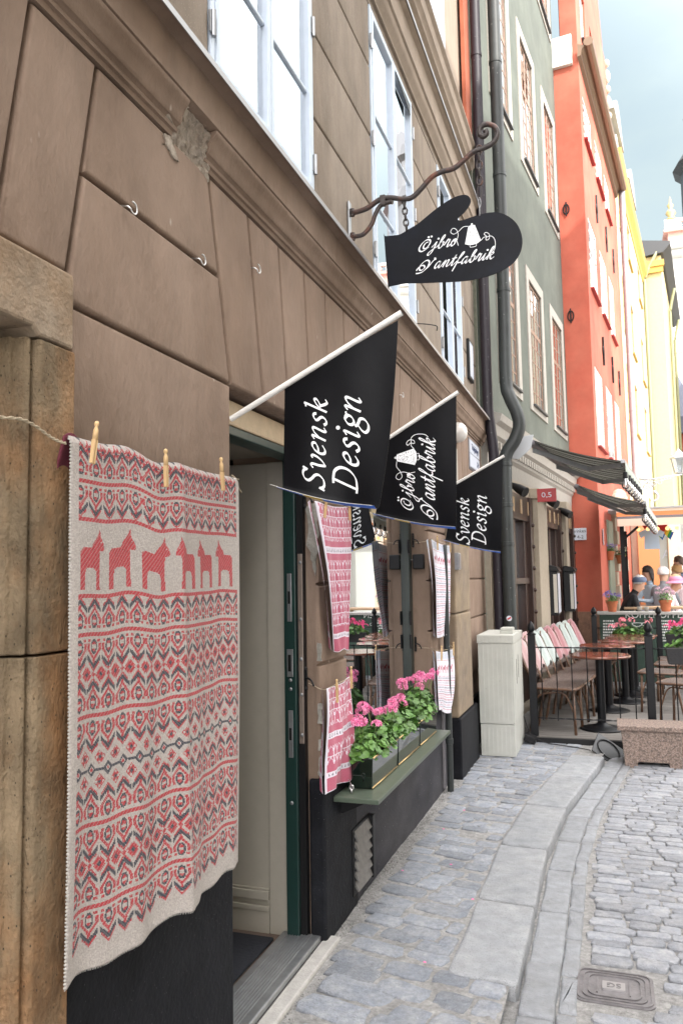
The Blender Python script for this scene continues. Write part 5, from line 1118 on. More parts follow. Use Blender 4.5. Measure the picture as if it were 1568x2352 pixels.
def geranium(name, cx, cy, z0, lx, ly, h, heads, label, nleaf, rd, group, cat='geranium', lr=0.0205, pm=None, headr=0.027, small=False):
    t = thing(name, (cx, cy, z0), label, cat, group)
    B = MB(); SB = MB()
    for k in range(nleaf):
        th_ = rd.uniform(0, 6.28); rr_ = rd.uniform(0, 1)**0.5; x = cx+lx*rr_*math.cos(th_); y = cy+ly*rr_*math.sin(th_)
        z = z0+h*(1-0.55*rr_**2)*rd.uniform(0.25, 1.0)-(0.02 if rr_ > 0.8 else 0)
        leaf(B, (x, y, z), (math.cos(th_)*rr_*0.9+rd.uniform(-.5, .5), math.sin(th_)*rr_*0.6+rd.uniform(-.5, .5), 0.75), lr*rd.uniform(0.6, 1.25), rd)
        if k % (3 if not small else 8) == 0: SB.tube(crom([(cx+0.5*(x-cx), cy+0.6*(y-cy), z0), (cx+0.8*(x-cx), cy+0.8*(y-cy), z0+(z-z0)*0.6), (x, y, z-0.004)], 3), 0.0016, 5)
    for hx, hy, hz, sc in heads:
        SB.tube(crom([(cx+0.4*(hx-cx), cy+0.7*(hy-cy), z0), (cx+0.7*(hx-cx), cy+0.85*(hy-cy), z0+(hz-z0)*0.6), (hx, hy, hz-0.01)], 4), 0.002, 5)
    B.build('foliage', leafm, t, smooth=True); SB.build('stem', stemm, t, smooth=True)
    for hx, hy, hz, sc in heads:
        P = MB(); n = 15 if not small else 7
        for k in range(n):
            gz_ = rd.uniform(-0.3, 1); a = rd.uniform(0, 6.28); q = math.sqrt(max(0, 1-gz_*gz_)); nr = np.array((q*math.cos(a), q*math.sin(a), gz_)); c = np.array((hx, hy, hz))+nr*headr*sc*np.array((1, 1, 0.75))
            a1 = np.cross(nr, (0.2, 0.9, 0.3)); a1 /= np.linalg.norm(a1); b1 = np.cross(nr, a1); ph = rd.uniform(0, 6.28); pr_ = headr*0.46*sc*rd.uniform(0.85, 1.15)
            for m_ in range(5):
                an = ph+m_*2*math.pi/5; d = a1*math.cos(an)+b1*math.sin(an); e = -a1*math.sin(an)+b1*math.cos(an)
                P.add([c-nr*0.003, c+d*pr_*0.5+e*pr_*0.32+nr*0.002, c+d*pr_*1.0+e*pr_*0.30+nr*0.003, c+d*pr_*1.1+nr*0.001, c+d*pr_*1.0-e*pr_*0.30+nr*0.004, c+d*pr_*0.5-e*pr_*0.32+nr*0.002], [(0, 1, 2, 3), (0, 3, 4, 5)], 0)
            if not small: P.ball(tuple(c+nr*0.001), pr_*0.2, 5, m=1)
        P.norm = False; P.build('flower_head', [pm or petm, petd], t, smooth=False)
    return t
rd = random.Random(11)
ybx = [(3.655, 4.13), (4.145, 4.64), (4.655, 5.12)]
flb = ('glossy dark green flower box at the near end of the shelf', 'middle glossy dark green flower box on the shelf', 'glossy dark green flower box at the far end of the shelf')
gl = ('pink geranium plant in the nearest flower box', 'pink geranium plant in the middle flower box', 'tallest pink geranium plant in the far flower box')
for k, (a, b) in enumerate(ybx):
    t = thing('flower_box', (0.08, (a+b)/2, 0.601), flb[k], 'flower box', 'dark green flower boxes on the shelf')
    B = MB(); x0, x1, z0, z1 = 0.012, 0.155, 0.602, 0.745; w = 0.006
    B.add([(x0+0.008, a+0.008, z0), (x1-0.008, a+0.008, z0), (x1-0.008, b-0.008, z0), (x0+0.008, b-0.008, z0), (x0, a, z1), (x1, a, z1), (x1, b, z1), (x0, b, z1), (x0+w, a+w, z1), (x1-w, a+w, z1), (x1-w, b-w, z1), (x0+w, b-w, z1), (x0+w, a+w, z1-0.03), (x1-w, a+w, z1-0.03), (x1-w, b-w, z1-0.03), (x0+w, b-w, z1-0.03)],
          [(0, 3, 2, 1), (0, 1, 5, 4), (1, 2, 6, 5), (2, 3, 7, 6), (3, 0, 4, 7), (4, 5, 9, 8), (5, 6, 10, 9), (6, 7, 11, 10), (7, 4, 8, 11), (8, 9, 13, 12), (9, 10, 14, 13), (10, 11, 15, 14), (11, 8, 12, 15)])
    B.build('box', boxm, t, bevel=0.002)
    B = MB(); B.tube([(x1+0.0, a+0.01, z1+0.001), (x1+0.0, b-0.01, z1+0.001)], 0.004, 8); B.tube([(x1-0.006, a+0.01, z0+0.004), (x1-0.006, b-0.01, z0+0.004)], 0.003, 6); B.build('brass_rim', goldm, t, smooth=True)
    B = MB(); B.grid(lambda u, v: (x0+w+u*(x1-x0-2*w), a+w+v*(b-a-2*w), z1-0.018+0.005*math.sin(u*9+v*13)), 8, 12); B.build('soil', soil, t)
    cy = (a+b)/2; cz = 0.735; h = (0.15, 0.15, 0.20)[k]
    heads = [((0.075+rd.uniform(-0.06, 0.075)), cy+q, cz+h+rd.uniform(-0.02, 0.055), rd.uniform(0.8, 1.15)) for q in np.linspace(-0.21, 0.21, (9, 10, 12)[k])]
    geranium('geranium', 0.075, cy, cz, 0.105, 0.26, h, heads, gl[k], 400, rd, 'geraniums in the flower boxes on the shelf')

# =============== pipes, cabinet, small wall fittings ===============
dk = mat('black_pipe_paint', (0.022, 0.018, 0.024), 0.5, mottle=0.15, spec=0.35, speck=(22, 0.05, (0.3, 0.3, 0.3)))
gk = mat('green_grey_pipe_paint', (0.032, 0.038, 0.037), 0.5, col2=(0.022, 0.026, 0.026), scale=3, mottle=0.12, spec=0.4, speck=(18, 0.04, (0.4, 0.42, 0.4)))
pipe('downpipe', [(0.10, 8.35, z) for z in (12.8, 10, 8, 5.5, 3.6)]+[(0.12, 8.36, 3.2), (0.145, 8.36, 2.9), (0.15, 8.36, 2.2), (0.15, 8.36, 1), (0.15, 8.36, 0)], 0.056, dk, 'black painted downpipe at the corner of the brown house', rings=(7.4, 5.2, 2.15, 1.0))
pipe('downpipe', [(0.30, 8.42, z) for z in (12.8, 10, 8, 6, 4.6)]+[(0.30, 8.36, 3.70), (0.335, 8.33, 3.50), (0.405, 8.32, 3.32), (0.425, 8.32, 3.17), (0.37, 8.31, 3.02), (0.285, 8.30, 2.88), (0.265, 8.30, 2.65), (0.265, 8.30, 1.5), (0.265, 8.30, 0.05)], 0.068, gk, 'big green grey downpipe with a swan neck bend', rings=(7.35, 6.0, 4.7, 2.78, 2.3, 1.9))
pipe('thin_pipe', [(0.055, 6.0, z) for z in (1.85, 1.2, 0.6, 0.1, -0.01)], 0.024, gk, 'thin dark pipe standing on the pavement behind the short white towel', rings=(0.35,), cat='pipe')
pipe('thin_pipe', [(-0.005, 6.02, z) for z in (0.58, 0.3, 0.1, 0.0)], 0.020, mat('grey_conduit', (0.17, 0.16, 0.17), 0.5, mottle=0.1), 'short grey conduit at the foot of the plinth below the white towel', cat='conduit')
B = MB(); B.box((0.02, 6.36, 1.66), (0.10, 6.46, 1.80)); t = thing('switch_box', (0.05, 6.4, 1.66), 'small grey electrical box beside the white towel', 'electrical box'); B.build('box', greymetal, t, bevel=0.005); B = MB(); B.box((0.10, 6.37, 1.67), (0.104, 6.45, 1.79)); B.build('lid', MATS['grey_conduit'], t, bevel=0.001)
t = thing('speaker_box', (-0.08, 5.66, 1.66), 'small glossy black box fixed on the window reveal', 'box'); B = MB(); B.box((-0.115, 5.655, 1.665), (-0.03, 5.698, 1.775)); B.build('casing', black_iron, t, bevel=0.008); B = MB(); B.tube([(-0.115, 5.67, 1.735), (-0.17, 5.67, 1.735)], 0.004, 8); B.build('rod', zm, t)
t = thing('globe_lamp', (0.0, 6.9, 2.8), 'round white bulkhead lamp on the wall under the cornice', 'wall lamp')
B = MB(); B.lathe([(0.092, 0.0), (0.094, 0.02), (0.085, 0.055), (0.06, 0.085), (0.03, 0.098), (0.0, 0.102)], (0.004, 6.95, 2.90), 28, axis='x'); B.build('shade', mat('opal_glass', (0.62, 0.6, 0.57), 0.3, coat=0.4), t, smooth=True)
B = MB(); B.lathe([(0.075, -0.005), (0.075, 0.004)], (0.002, 6.95, 2.90), 24, axis='x'); B.build('base', greymetal, t)
t = thing('relief_panel', (0.01, 6.75, 2.3), 'white vertical panel with raised ornaments below the bulkhead lamp', 'panel'); B = MB(); B.box((0.0, 6.66, 2.30), (0.02, 6.90, 2.74)); B.build('panel', stoneframe, t, bevel=0.006); B = MB()
for z in (2.38, 2.46, 2.54, 2.62, 2.69): B.ball((0.02, 6.78, z), 0.02, 8, sc=(0.5, 1.8, 0.8))
B.build('ornament', stoneframe, t, smooth=True)
t = thing('street_sign', (0.02, 7.9, 2.68), 'white enamel street name plate beside the black downpipe', 'street sign')
enam = mat('white_enamel', (0.62, 0.66, 0.74), 0.3); blu = mat('blue_black_letters', (0.03, 0.05, 0.12), 0.5)
B = MB(); B.box((0.004, 7.62, 2.82), (0.018, 8.18, 2.95)); B.box((0.004, 7.62, 2.68), (0.018, 8.18, 2.81)); B.build('plate', enam, t, bevel=0.003)
B = MB(); B.box((0.0, 7.6, 2.66), (0.008, 8.2, 2.97)); B.build('frame', MATS['grey_conduit'], t)
builtin_text('Trädgårdsgr', 0.085, frameM((0.019, 7.90, 2.885), (0, 1, 0), (0, 0, 1)), blu, t); builtin_text('2-4', 0.08, frameM((0.019, 8.05, 2.745), (0, 1, 0), (0, 0, 1)), blu, t)
# utility cabinet
cabm = mat('pale_grey_green_cabinet', (0.43, 0.44, 0.40), 0.5, col2=(0.47, 0.475, 0.44), scale=2, mottle=0.07, bump=0.1, bscale=40, speck=(16, 0.03, (0.2, 0.2, 0.18)))
cb = thing('utility_cabinet', (0.25, 7.6, 0), 'pale grey ribbed utility cabinet standing on the pavement by the wall', 'utility cabinet')
B = MB(); X0, X1, Y0, Y1 = 0.095, 0.405, 7.22, 7.98
B.box((X0, Y0, 0.285), (X1, Y1, 1.0)); 
for k in range(7): B.box((X0+0.03+k*0.041, Y0-0.003, 0.30), (X0+0.048+k*0.041, Y0, 0.985))
cbb = B.build('body', cabm, cb, bevel=0.002)
B = MB(); B.box((X0+0.004, Y0+0.004, 0.0), (X1-0.004, Y1-0.004, 0.280))
for k in range(8): B.box((X0+0.02+k*0.038, Y0+0.001, 0.01), (X0+0.037+k*0.038, Y0+0.004, 0.27))
B.build('base', cabm, cb, bevel=0.002)
B = MB(); B.box((X0-0.008, Y0-0.008, 1.002), (X1+0.008, Y1+0.008, 1.058)); B.prism([(X0-0.008, Y0-0.008, 1.0585), (X1+0.008, Y0-0.008, 1.0585), (X1+0.008, Y1+0.008, 1.0585), (X0-0.008, Y1+0.008, 1.0585)], (0, 0, 0.012)) 
for k in range(9): B.box((X0+0.0+k*0.035, Y0-0.010, 1.004), (X0+0.016+k*0.035, Y0-0.008, 1.056))
B.build('lid', cabm, cb, bevel=0.003)
B = MB(); B.box((X1-0.0, Y0+0.03, 0.30), (X1+0.005, Y1-0.04, 0.985)); cd_ = B.build('door', cabm, cb, bevel=0.002)
B = MB(); B.box((X1+0.005, Y0+0.20, 0.62), (X1+0.0065, Y0+0.215, 0.84)); B.box((X1+0.005, Y0+0.34, 0.66), (X1+0.0065, Y0+0.355, 0.87)); B.build('slot', black_iron, cd_)
t = thing('junction_box', (0.32, 7.4, 1.07), 'small grey box lying on top of the utility cabinet', 'box'); B = MB(); B.box((0.27, 7.42, 1.0705), (0.39, 7.60, 1.098)); B.build('base', cabm, t, bevel=0.003); B = MB(); B.box((0.275, 7.425, 1.0985), (0.385, 7.595, 1.125)); B.build('lid', cabm, t, bevel=0.006)
B = MB(); B.lathe([(0.0, 0), (0.028, 0.0), (0.028, -0.003), (0.0, -0.003)], (0.262, 8.228, 1.17), 20, axis='y'); st = B.build('round_sticker', enam, None, label='round red and white sticker on the big downpipe', cat='sticker')
B = MB(); B.obox((0.262, 8.223, 1.17), (0.018, 0, 0.010), (0, 0.0008, 0), (-0.004, 0, 0.007)); B.build('red_bar', mat('red_ink', (0.5, 0.03, 0.03), 0.5), st)
# goods glimpsed inside the shop
kn = mat('red_knit', (0.30, 0.035, 0.03), 0.9, col2=(0.05, 0.03, 0.035), scale=22, lo=0.45, hi=0.55, bump=1.0, bscale=150)
t = thing('hanging_rug', (-0.62, 3.5, 1.0), 'red patterned knit hanging inside the shop doorway', 'knitwear'); B = MB(); B.grid(lambda u, v: (-0.60-0.02*math.sin(u*9), 3.30+u*0.6, 1.85-v*0.85), 12, 10); B.build('cloth', kn, t, smooth=True, solid=0.01)
B = MB()
for k in range(24): y = 3.31+k*0.025; B.tube([(-0.6, y, 1.0), (-0.6, y+0.004, 0.90)], 0.004, 5)
B.build('tassel', woolc, t)
B = MB(); wsh = mat('coral_shawl', (0.55, 0.26, 0.18), 0.9, col2=(0.45, 0.42, 0.38), scale=40, lo=0.42, hi=0.58, bump=1.0, bscale=200, stretch=(1, 3, 0.6))
def shawl(u, v):
    a = u*math.pi; return (-0.40+0.07*math.cos(a*0.7), 4.10+u*0.52+0.01*math.sin(v*20), 1.22+0.05*math.sin(a)-v*0.55+(0.015*math.sin(u*40)))
B.grid(shawl, 50, 30); t = thing('shawl', (-0.38, 4.3, 0.6), 'coral and grey fringed shawl displayed behind the shop window', 'shawl'); B.build('cloth', wsh, t, smooth=True, solid=0.006)
B = MB()
for k in range(60): p = shawl(k/60, 1.0); B.tube([p, (p[0], p[1]+0.004, p[2]-0.12)], 0.003, 4)
B.build('fringe', wsh, t)
# =============== terrace ===============
deckm = mat('weathered_deck_boards', (0.17, 0.16, 0.148), 0.85, col2=(0.12, 0.11, 0.10), scale=3, rnd=0.16, bump=0.5, bscale=60, stretch=(0.15, 1, 1))
dk_t = thing('terrace_deck', (2.2, 9.8, 0), 'weathered grey plank deck of the pavement cafe with black edge', 'deck')
B = MB(); y = 7.95
while y < 11.75: B.box((0.44, y, 0.028), (4.2, y+0.092, 0.05)); y += 0.10
B.build('boards', deckm, dk_t, bevel=0.002)
B = MB(); B.box((0.43, 7.92, -0.05), (4.2, 7.948, 0.044)); B.box((0.41, 7.92, -0.05), (0.438, 11.78, 0.044)); B.build('edge_board', black_iron, dk_t, bevel=0.003)
bk = mat('black_fence_paint', (0.005, 0.0055, 0.007), 0.4, spec=0.25, mottle=0.1, bump=0.1, bscale=50)
def post_proto():
    t = thing('fence_post', (0, 0, 0)); t['category'] = 'post'; t['group'] = 'black fence posts with acorn finials'
    B = MB(); B.box((-0.036, -0.036, 0.0), (0.036, 0.036, 0.98)); B.build('shaft', bk, t, world=False, bevel=0.006)
    B = MB(); B.lathe([(0.044, 0.98), (0.044, 0.992), (0.028, 1.0), (0.022, 1.012), (0.036, 1.03), (0.040, 1.05), (0.030, 1.082), (0.012, 1.105), (0.0, 1.118)], (0, 0, 0), 18); B.build('finial', bk, t, world=False, smooth=True, sharp=50)
    return t
pp = post_proto(); first = True
for (x, y, lb) in ((0.50, 7.99, 'black fence post right behind the utility cabinet'), (1.575, 7.99, 'black fence post in front of the cafe tables, behind the stone planter'), (1.02, 11.62, 'black fence post at the far corner of the deck near the orange wall'), (1.86, 11.62, 'black fence post in front of the chalkboard'), (2.65, 7.99, 'black fence post right of the frame edge'),):
    if x > 2.6: continue
    o = pp if first else copy_tree(pp); first = False; o.location = (x, y, 0.04); o['label'] = lb
def fence(name, x0, x1, y, label, bars=True, z1=0.90, z0=0.22):
    t = thing(name, ((x0+x1)/2, y, z0), label, 'fence'); B = MB(); n = max(2, int((x1-x0)/0.03))
    for z in ((z1, z0) if bars else (z1,)):
        for ph in (0, math.pi): B.tube([(x0+(x1-x0)*i/n, y+0.0035*math.cos(i*1.1+ph), z+0.0035*math.sin(i*1.1+ph)) for i in range(n+1)], 0.0045, 5)
    B.build('rail', bk, t, smooth=True)
    if bars:
        k = 0; x = x0+0.05
        while x < x1-0.02:
            B = MB(); B.tube([(x, y, z0-0.02), (x, y, z1+0.01)], 0.006, 6); B.build('baluster', bk, t); x += 0.142
fence('railing', 0.536, 1.54, 7.99, 'thin black railing in front of the chairs, with twisted top rail'); fence('railing', 1.61, 2.6, 7.99, 'thin black railing at the right edge, right of the stone planter')
fence('rail_chain', 1.056, 1.824, 11.62, 'twisted black rail behind the cafe tables', bars=False, z1=0.86); fence('rail_chain', 1.896, 2.7, 11.62, 'twisted black rail in front of the chalkboard at the right', bars=False, z1=0.86)
# tables
ttop = mat('copper_table_top', (0.17, 0.065, 0.04), 0.22, metal=0.3, mottle=0.12, coat=0.5, scale=3)
def table_proto():
    t = thing('cafe_table', (0, 0, 0)); t['category'] = 'table'; t['group'] = 'round cafe tables in a row'
    B = MB(); B.lathe([(0.0, 0.715), (0.28, 0.715), (0.302, 0.722), (0.305, 0.735), (0.300, 0.743), (0.0, 0.745)], (0, 0, 0), 40); B.build('table_top', ttop, t, world=False, smooth=True, sharp=40)
    B = MB(); B.lathe([(0.042, 0.03), (0.042, 0.69), (0.10, 0.715)], (0, 0, 0), 20); B.build('column', bk, t, world=False, smooth=True, sharp=40)
    B = MB(); B.lathe([(0.215, 0.0), (0.22, 0.008), (0.20, 0.018), (0.12, 0.034), (0.06, 0.052), (0.043, 0.07), (0.0, 0.07)], (0, 0, 0), 32); B.build('base', bk, t, world=False, smooth=True)
    return t
tp = table_proto()
for i, (x, y, lb) in enumerate(((1.12, 8.47, 'round copper topped cafe table nearest the camera'), (1.19, 9.62, 'second round cafe table of the row'), (1.38, 10.3, 'third round cafe table of the row'), (1.46, 10.86, 'fourth round cafe table, before the far planter'), (1.52, 11.3, 'last round cafe table, beside the far planter'))):
    o = tp if i == 0 else copy_tree(tp); o.location = (x, y, 0.05); o['label'] = lb
# chairs
rattan = mat('brown_rattan', (0.075, 0.036, 0.020), 0.45, col2=(0.15, 0.08, 0.045), scale=12, mottle=0.15, bump=0.4, bscale=120, coat=0.2)
weave = mat('woven_seat', (0.05, 0.03, 0.024), 0.6, col2=(0.16, 0.12, 0.10), scale=90, lo=0.47, hi=0.53, bump=1.2, bscale=260)
def chair_proto():
    t = thing('bistro_chair', (0, 0, 0)); t['category'] = 'chair'
    # faces +x
    B = MB(); B.prism([(0.215, -0.20, 0.45), (0.22, 0.20, 0.45), (0.10, 0.225, 0.455), (-0.16, 0.20, 0.45), (-0.20, 0.12, 0.45), (-0.20, -0.12, 0.45), (-0.16, -0.20, 0.45), (0.10, -0.225, 0.455)][::-1], (0, 0, -0.03)); B.build('seat', weave, t, world=False, bevel=0.008)
    B = MB(); P = [(0.22, -0.205, 0.437), (0.225, 0.205, 0.437), (0.10, 0.235, 0.44), (-0.17, 0.205, 0.437), (-0.21, 0.12, 0.437), (-0.21, -0.12, 0.437), (-0.17, -0.205, 0.437), (0.10, -0.235, 0.44)]
    B.tube(crom(P, 4, closed=True)+[np.array(P[0])], 0.013, 7); B.build('seat_rim', rattan, t, world=False, smooth=True)
    for s in (-1, 1):
        B = MB(); B.tube([(0.19, s*0.185, 0.43), (0.205, s*0.195, 0.0)], 0.014, 8); B.build('leg', rattan, t, world=False, smooth=True)
        B = MB(); B.tube(crom([(-0.235, s*0.19, 0.0), (-0.18, s*0.195, 0.30), (-0.175, s*0.20, 0.44), (-0.245, s*0.205, 0.62), (-0.315, s*0.195, 0.78), (-0.365, s*0.13, 0.885), (-0.382, 0.0, 0.92)], 5), 0.0135, 8); B.build('leg', rattan, t, world=False, smooth=True)
        B = MB(); B.tube(crom([(0.195, s*0.19, 0.20), (0.12, s*0.2, 0.38), (0.0, s*0.205, 0.40), (-0.14, s*0.2, 0.36), (-0.19, s*0.195, 0.22)], 5), 0.008, 6); B.build('brace', rattan, t, world=False, smooth=True)
    B = MB()
    def bf(u, v):
        y = (u-0.5)*2; a = 0.19*math.sqrt(max(0.0, 1-max(0, (v-0.55)/0.45)**2.2)); z = 0.52+0.385*v
        return (-0.20-0.18*v-0.012*(1-y*y), y*a, z)
    B.grid(bf, 12, 12); B.build('backrest', weave, t, world=False, smooth=True, solid=0.008)
    return t
cpn = chair_proto(); cfirst = True
def chair(x, y, rz, label, group):
    global cfirst
    o = cpn if cfirst else copy_tree(cpn); cfirst = False
    o.location = (x, y, 0.05); o.rotation_euler = (0, 0, rz); o['label'] = label; o['group'] = group; return o
cols_b = {'pale pink': (0.40, 0.25, 0.25), 'mint': (0.36, 0.42, 0.40), 'rose': (0.34, 0.14, 0.155)}
def throw(x, y, rz, colname, label):
    c = cols_b[colname]; m = mat('fleece_'+colname.replace(' ', '_'), c, 0.95, mottle=0.06, sheen=0.5, bump=0.6, bscale=120)
    t = thing('throw_blanket', (x, y, 0.05), label, 'blanket', 'folded throws over the chair backs', rz)
    rdl = random.Random(int(y*100))
    def f(u, v):
        s = (v-0.42); yy = (u-0.5)*2; w = 0.165+0.012*math.sin(v*9)
        hgt = 0.945-0.06*yy*yy*1.0
        if s < 0: d = -s/0.42; xx = -0.42-0.02*math.sin(d*2); zz = hgt-d*0.34
        else: d = s/0.58; xx = -0.372+0.15*d; zz = hgt-d*0.34
        if abs(s) < 0.05: zz += 0.012*(1-abs(s)/0.05); xx = -0.40+0.025*(s/0.05)
        return (xx+0.008*math.sin(yy*7+v*5)+(0.0 if s < 0 else 0.012), yy*w, zz+0.006*math.sin(yy*5+1))
    B = MB(); B.grid(f, 16, 30); B.build('fleece', m, t, world=False, smooth=True, solid=0.014)
words = ['nearest', 'second', 'third', 'fourth', 'fifth', 'sixth', 'seventh', 'eighth', 'ninth']
seq = ['pale pink', 'pale pink', 'mint', 'mint', 'rose', 'rose', 'mint', 'mint', 'rose']
for k in range(9):
    y = 8.30+k*0.37; x = 0.70+0.055*k*0.9; a = -0.12
    chair(x, y, a, '%s rattan chair from the camera in the row along the wall' % words[k], 'rattan chairs in a row along the restaurant wall')
    throw(x, y, a, seq[k], '%s throw over the %s chair back of the wall row' % (seq[k], words[k]))
for k, (x, y, a) in enumerate(((1.78, 9.75, 2.9), (1.95, 8.85, 2.75), (1.98, 10.6, 3.0), (2.05, 11.2, 3.1))):
    chair(x, y, a, ('rattan chair with its back to the right, beside the second table', 'rattan chair nearest the right frame edge behind the hanging basket', 'rattan chair right of the third table', 'farthest rattan chair on the right before the chalkboard')[k], 'rattan chairs on the street side of the tables')
# hanging planters
plm = mat('black_woven_planter', (0.02, 0.02, 0.022), 0.5, bump=1.0, bscale=200)
def planter(x0, x1, y, z, label, glabel, hd, n, pm):
    t = thing('planter_box', ((x0+x1)/2, y, z), label, 'planter', 'black planters hung on the fence'); B = MB()
    B.add([(x0+0.02, y-0.07, z), (x1-0.02, y-0.07, z), (x1-0.02, y+0.07, z), (x0+0.02, y+0.07, z), (x0, y-0.09, z+0.15), (x1, y-0.09, z+0.15), (x1, y+0.09, z+0.15), (x0, y+0.09, z+0.15)], [(0, 3, 2, 1), (4, 5, 6, 7), (0, 1, 5, 4), (1, 2, 6, 5), (2, 3, 7, 6), (3, 0, 4, 7)]); B.build('box', plm, t, bevel=0.004)
    heads = [(rd.uniform(x0, x1), y+rd.uniform(-0.08, 0.08), z+0.15+rd.uniform(0.09, 0.19), 1.0) for _ in range(hd)]
    geranium('geranium', (x0+x1)/2, y, z+0.14, (x1-x0)/2, 0.12, 0.12, heads, glabel, n, rd, 'geraniums in the fence planters', lr=0.024, pm=pm, headr=0.045, small=True)
coral = mat('coral_petal', (0.75, 0.25, 0.30), 0.6, rnd=0.2); hot = mat('hot_pink_petal', (0.78, 0.08, 0.25), 0.6, rnd=0.2)
planter(1.24, 1.76, 11.52, 0.64, 'black planter hung on the far rail left of the chalkboard post', 'coral pink geranium in the planter left of the chalkboard post', 8, 220, coral)
planter(1.93, 2.5, 11.52, 0.64, 'black planter hung on the far rail at the right frame edge', 'hot pink geranium in the planter at the right frame edge', 9, 220, hot)
planter(1.72, 2.35, 8.02, 0.76, 'black basket hung on the front rail at the right frame edge', 'green geranium without blossoms in the front basket at the right edge', 0, 200, hot)
# chalkboard counter
cbm = mat('green_chalkboard', (0.035, 0.065, 0.05), 0.8, mottle=0.2, scale=3); chalk = mat('chalk', (0.7, 0.72, 0.7), 0.9)
t = thing('chalkboard', (1.9, 12.6, 0.0), 'dark green chalkboard counter lettered KOFFE and KOPPEN behind the planters', 'chalkboard')
B = MB(); B.box((1.08, 12.60, 0.0), (3.2, 12.66, 1.0)); B.build('board', cbm, t); B = MB(); B.box((1.05, 12.55, 1.0), (3.25, 13.0, 1.035)); B.build('ledge', mat('grey_ledge', (0.36, 0.35, 0.33), 0.7), t)
def cht(txt, px0, px1, py, hpx):
    a, b = xz(px0, py, 12.59), xz(px1, py+1, 12.59); s = hpx/1800*12.4*1.5
    o = builtin_text(txt, s, frameM(((a[0]+b[0])/2, 12.596, a[1]), (1, 0, 0), (0, 0, 1)), chalk, t); return o
cht('KOFFE', 1432, 1500, 1413, 13); cht('KOPPEN', 1508, 1572, 1413, 13)
B = MB(); rc = random.Random(6)
for cx0 in (1384, 1512):
    B = MB()
    for r_ in range(8):
        yy = 1428+r_*6.5; x = cx0
        while x < cx0+rc.uniform(22, 34):
            a = xz(x, yy, 12.59); w = rc.uniform(0.01, 0.03); B.box((a[0], 12.596, a[1]), (a[0]+w, 12.599, a[1]+0.022)); x += 1800/12.4*(w+0.012)
    B.build('chalk_writing', chalk, t)
for cx, cy in ((1462, 1432), (1545, 1434)):
    a = xz(cx, cy, 12.59); B = MB(); B.tube([(a[0]+0.07*math.cos(q), 12.597, a[1]+0.045*math.sin(q)*(1 if math.sin(q) < 0 else 0.2)) for q in np.linspace(0, 6.28, 16)], 0.005, 4); B.tube([(a[0]+0.09+0.03*math.cos(q), 12.597, a[1]-0.01+0.02*math.sin(q)) for q in np.linspace(0, 6.28, 10)], 0.004, 4); B.build('chalk_drawing', chalk, t)
terra = mat('terracotta', (0.42, 0.13, 0.055), 0.8, mottle=0.12)
viol = mat('violet_petal', (0.28, 0.22, 0.55), 0.6, rnd=0.3); lilac = mat('lilac_petal', (0.62, 0.42, 0.5), 0.6, rnd=0.2); whitep = mat('white_petal', (0.7, 0.72, 0.6), 0.6, rnd=0.2); redp = mat('red_petal', (0.6, 0.04, 0.08), 0.6, rnd=0.2)
def pot(x, y, z, r, label, pl, pm, n=70, hd=9, h=0.12):
    t = thing('flower_pot', (x, y, z), label, 'flower pot', 'terracotta pots of flowers'); B = MB(); B.lathe([(r*0.68, 0), (r*0.93, r*1.5), (r*1.05, r*1.5), (r*1.05, r*1.9), (r*0.9, r*1.9), (r*0.88, r*1.7), (0, r*1.7)], (x, y, z), 20); B.build('pot', terra, t, smooth=True, sharp=40)
    heads = [(x+rd.uniform(-1, 1)*r*1.3, y+rd.uniform(-1, 1)*r*1.2, z+r*1.9+h*rd.uniform(0.5, 1.15), 1.0) for _ in range(hd)]
    geranium('potted_flower', x, y, z+r*1.75, r*1.2, r*1.1, h, heads, pl, n, rd, 'flowers in terracotta pots', cat='flowers', lr=0.016, pm=pm, headr=0.025, small=True)
a = xz(1405, 1400, 12.75); pot(a[0], 12.75, 1.036, 0.085, 'terracotta pot at the left end of the chalkboard ledge', 'violet pansies in the pot at the left end of the ledge', viol, hd=16)
a = xz(1528, 1400, 12.75); pot(a[0], 12.75, 1.036, 0.09, 'terracotta pot on the ledge above the word KOPPEN', 'pale lilac flowers in the pot above the word KOPPEN', lilac, hd=26, h=0.16)
a = xz(1388, 1290, 15.2); pot(1.27, 15.0, 1.86, 0.085, 'terracotta pot hung high on the orange house, left one', 'violet flowers in the left pot on the orange house', viol, hd=12); pot(1.46, 15.6, 1.80, 0.085, 'terracotta pot hung high on the orange house, right one', 'white flowers in the right pot on the orange house', whitep, hd=12)
# cups on the ledge
for k, px in enumerate((1467, 1483)):
    q = xz(px, 1392, 12.85); t = thing('cup', (q[0], 12.85, 1.036), ('pale cup on the ledge in front of the man in black, left one', 'pale cup on the ledge in front of the man in black, right one')[k], 'cup', 'cups on the ledge'); B = MB(); B.lathe([(0.026, 0), (0.038, 0.07), (0.036, 0.07), (0.024, 0.008), (0, 0.008)], (q[0], 12.85, 1.036), 16); B.build('bowl', stoneframe, t, smooth=True)
# wooden bar tables behind the ledge
wood = mat('light_plank', (0.45, 0.30, 0.18), 0.6, mottle=0.15, stretch=(0.2, 1, 1))
t = thing('wooden_table', (2.0, 14.0, 0), 'light wooden plank table where the guests sit in the sun', 'table'); B = MB(); B.box((1.45, 13.45, 1.04), (4.2, 13.95, 1.075)); B.build('top', wood, t, bevel=0.004)
for x in (1.6, 2.9, 4.0): B = MB(); B.box((x, 13.6, 0), (x+0.07, 13.8, 1.04)); B.build('leg', wood, t)
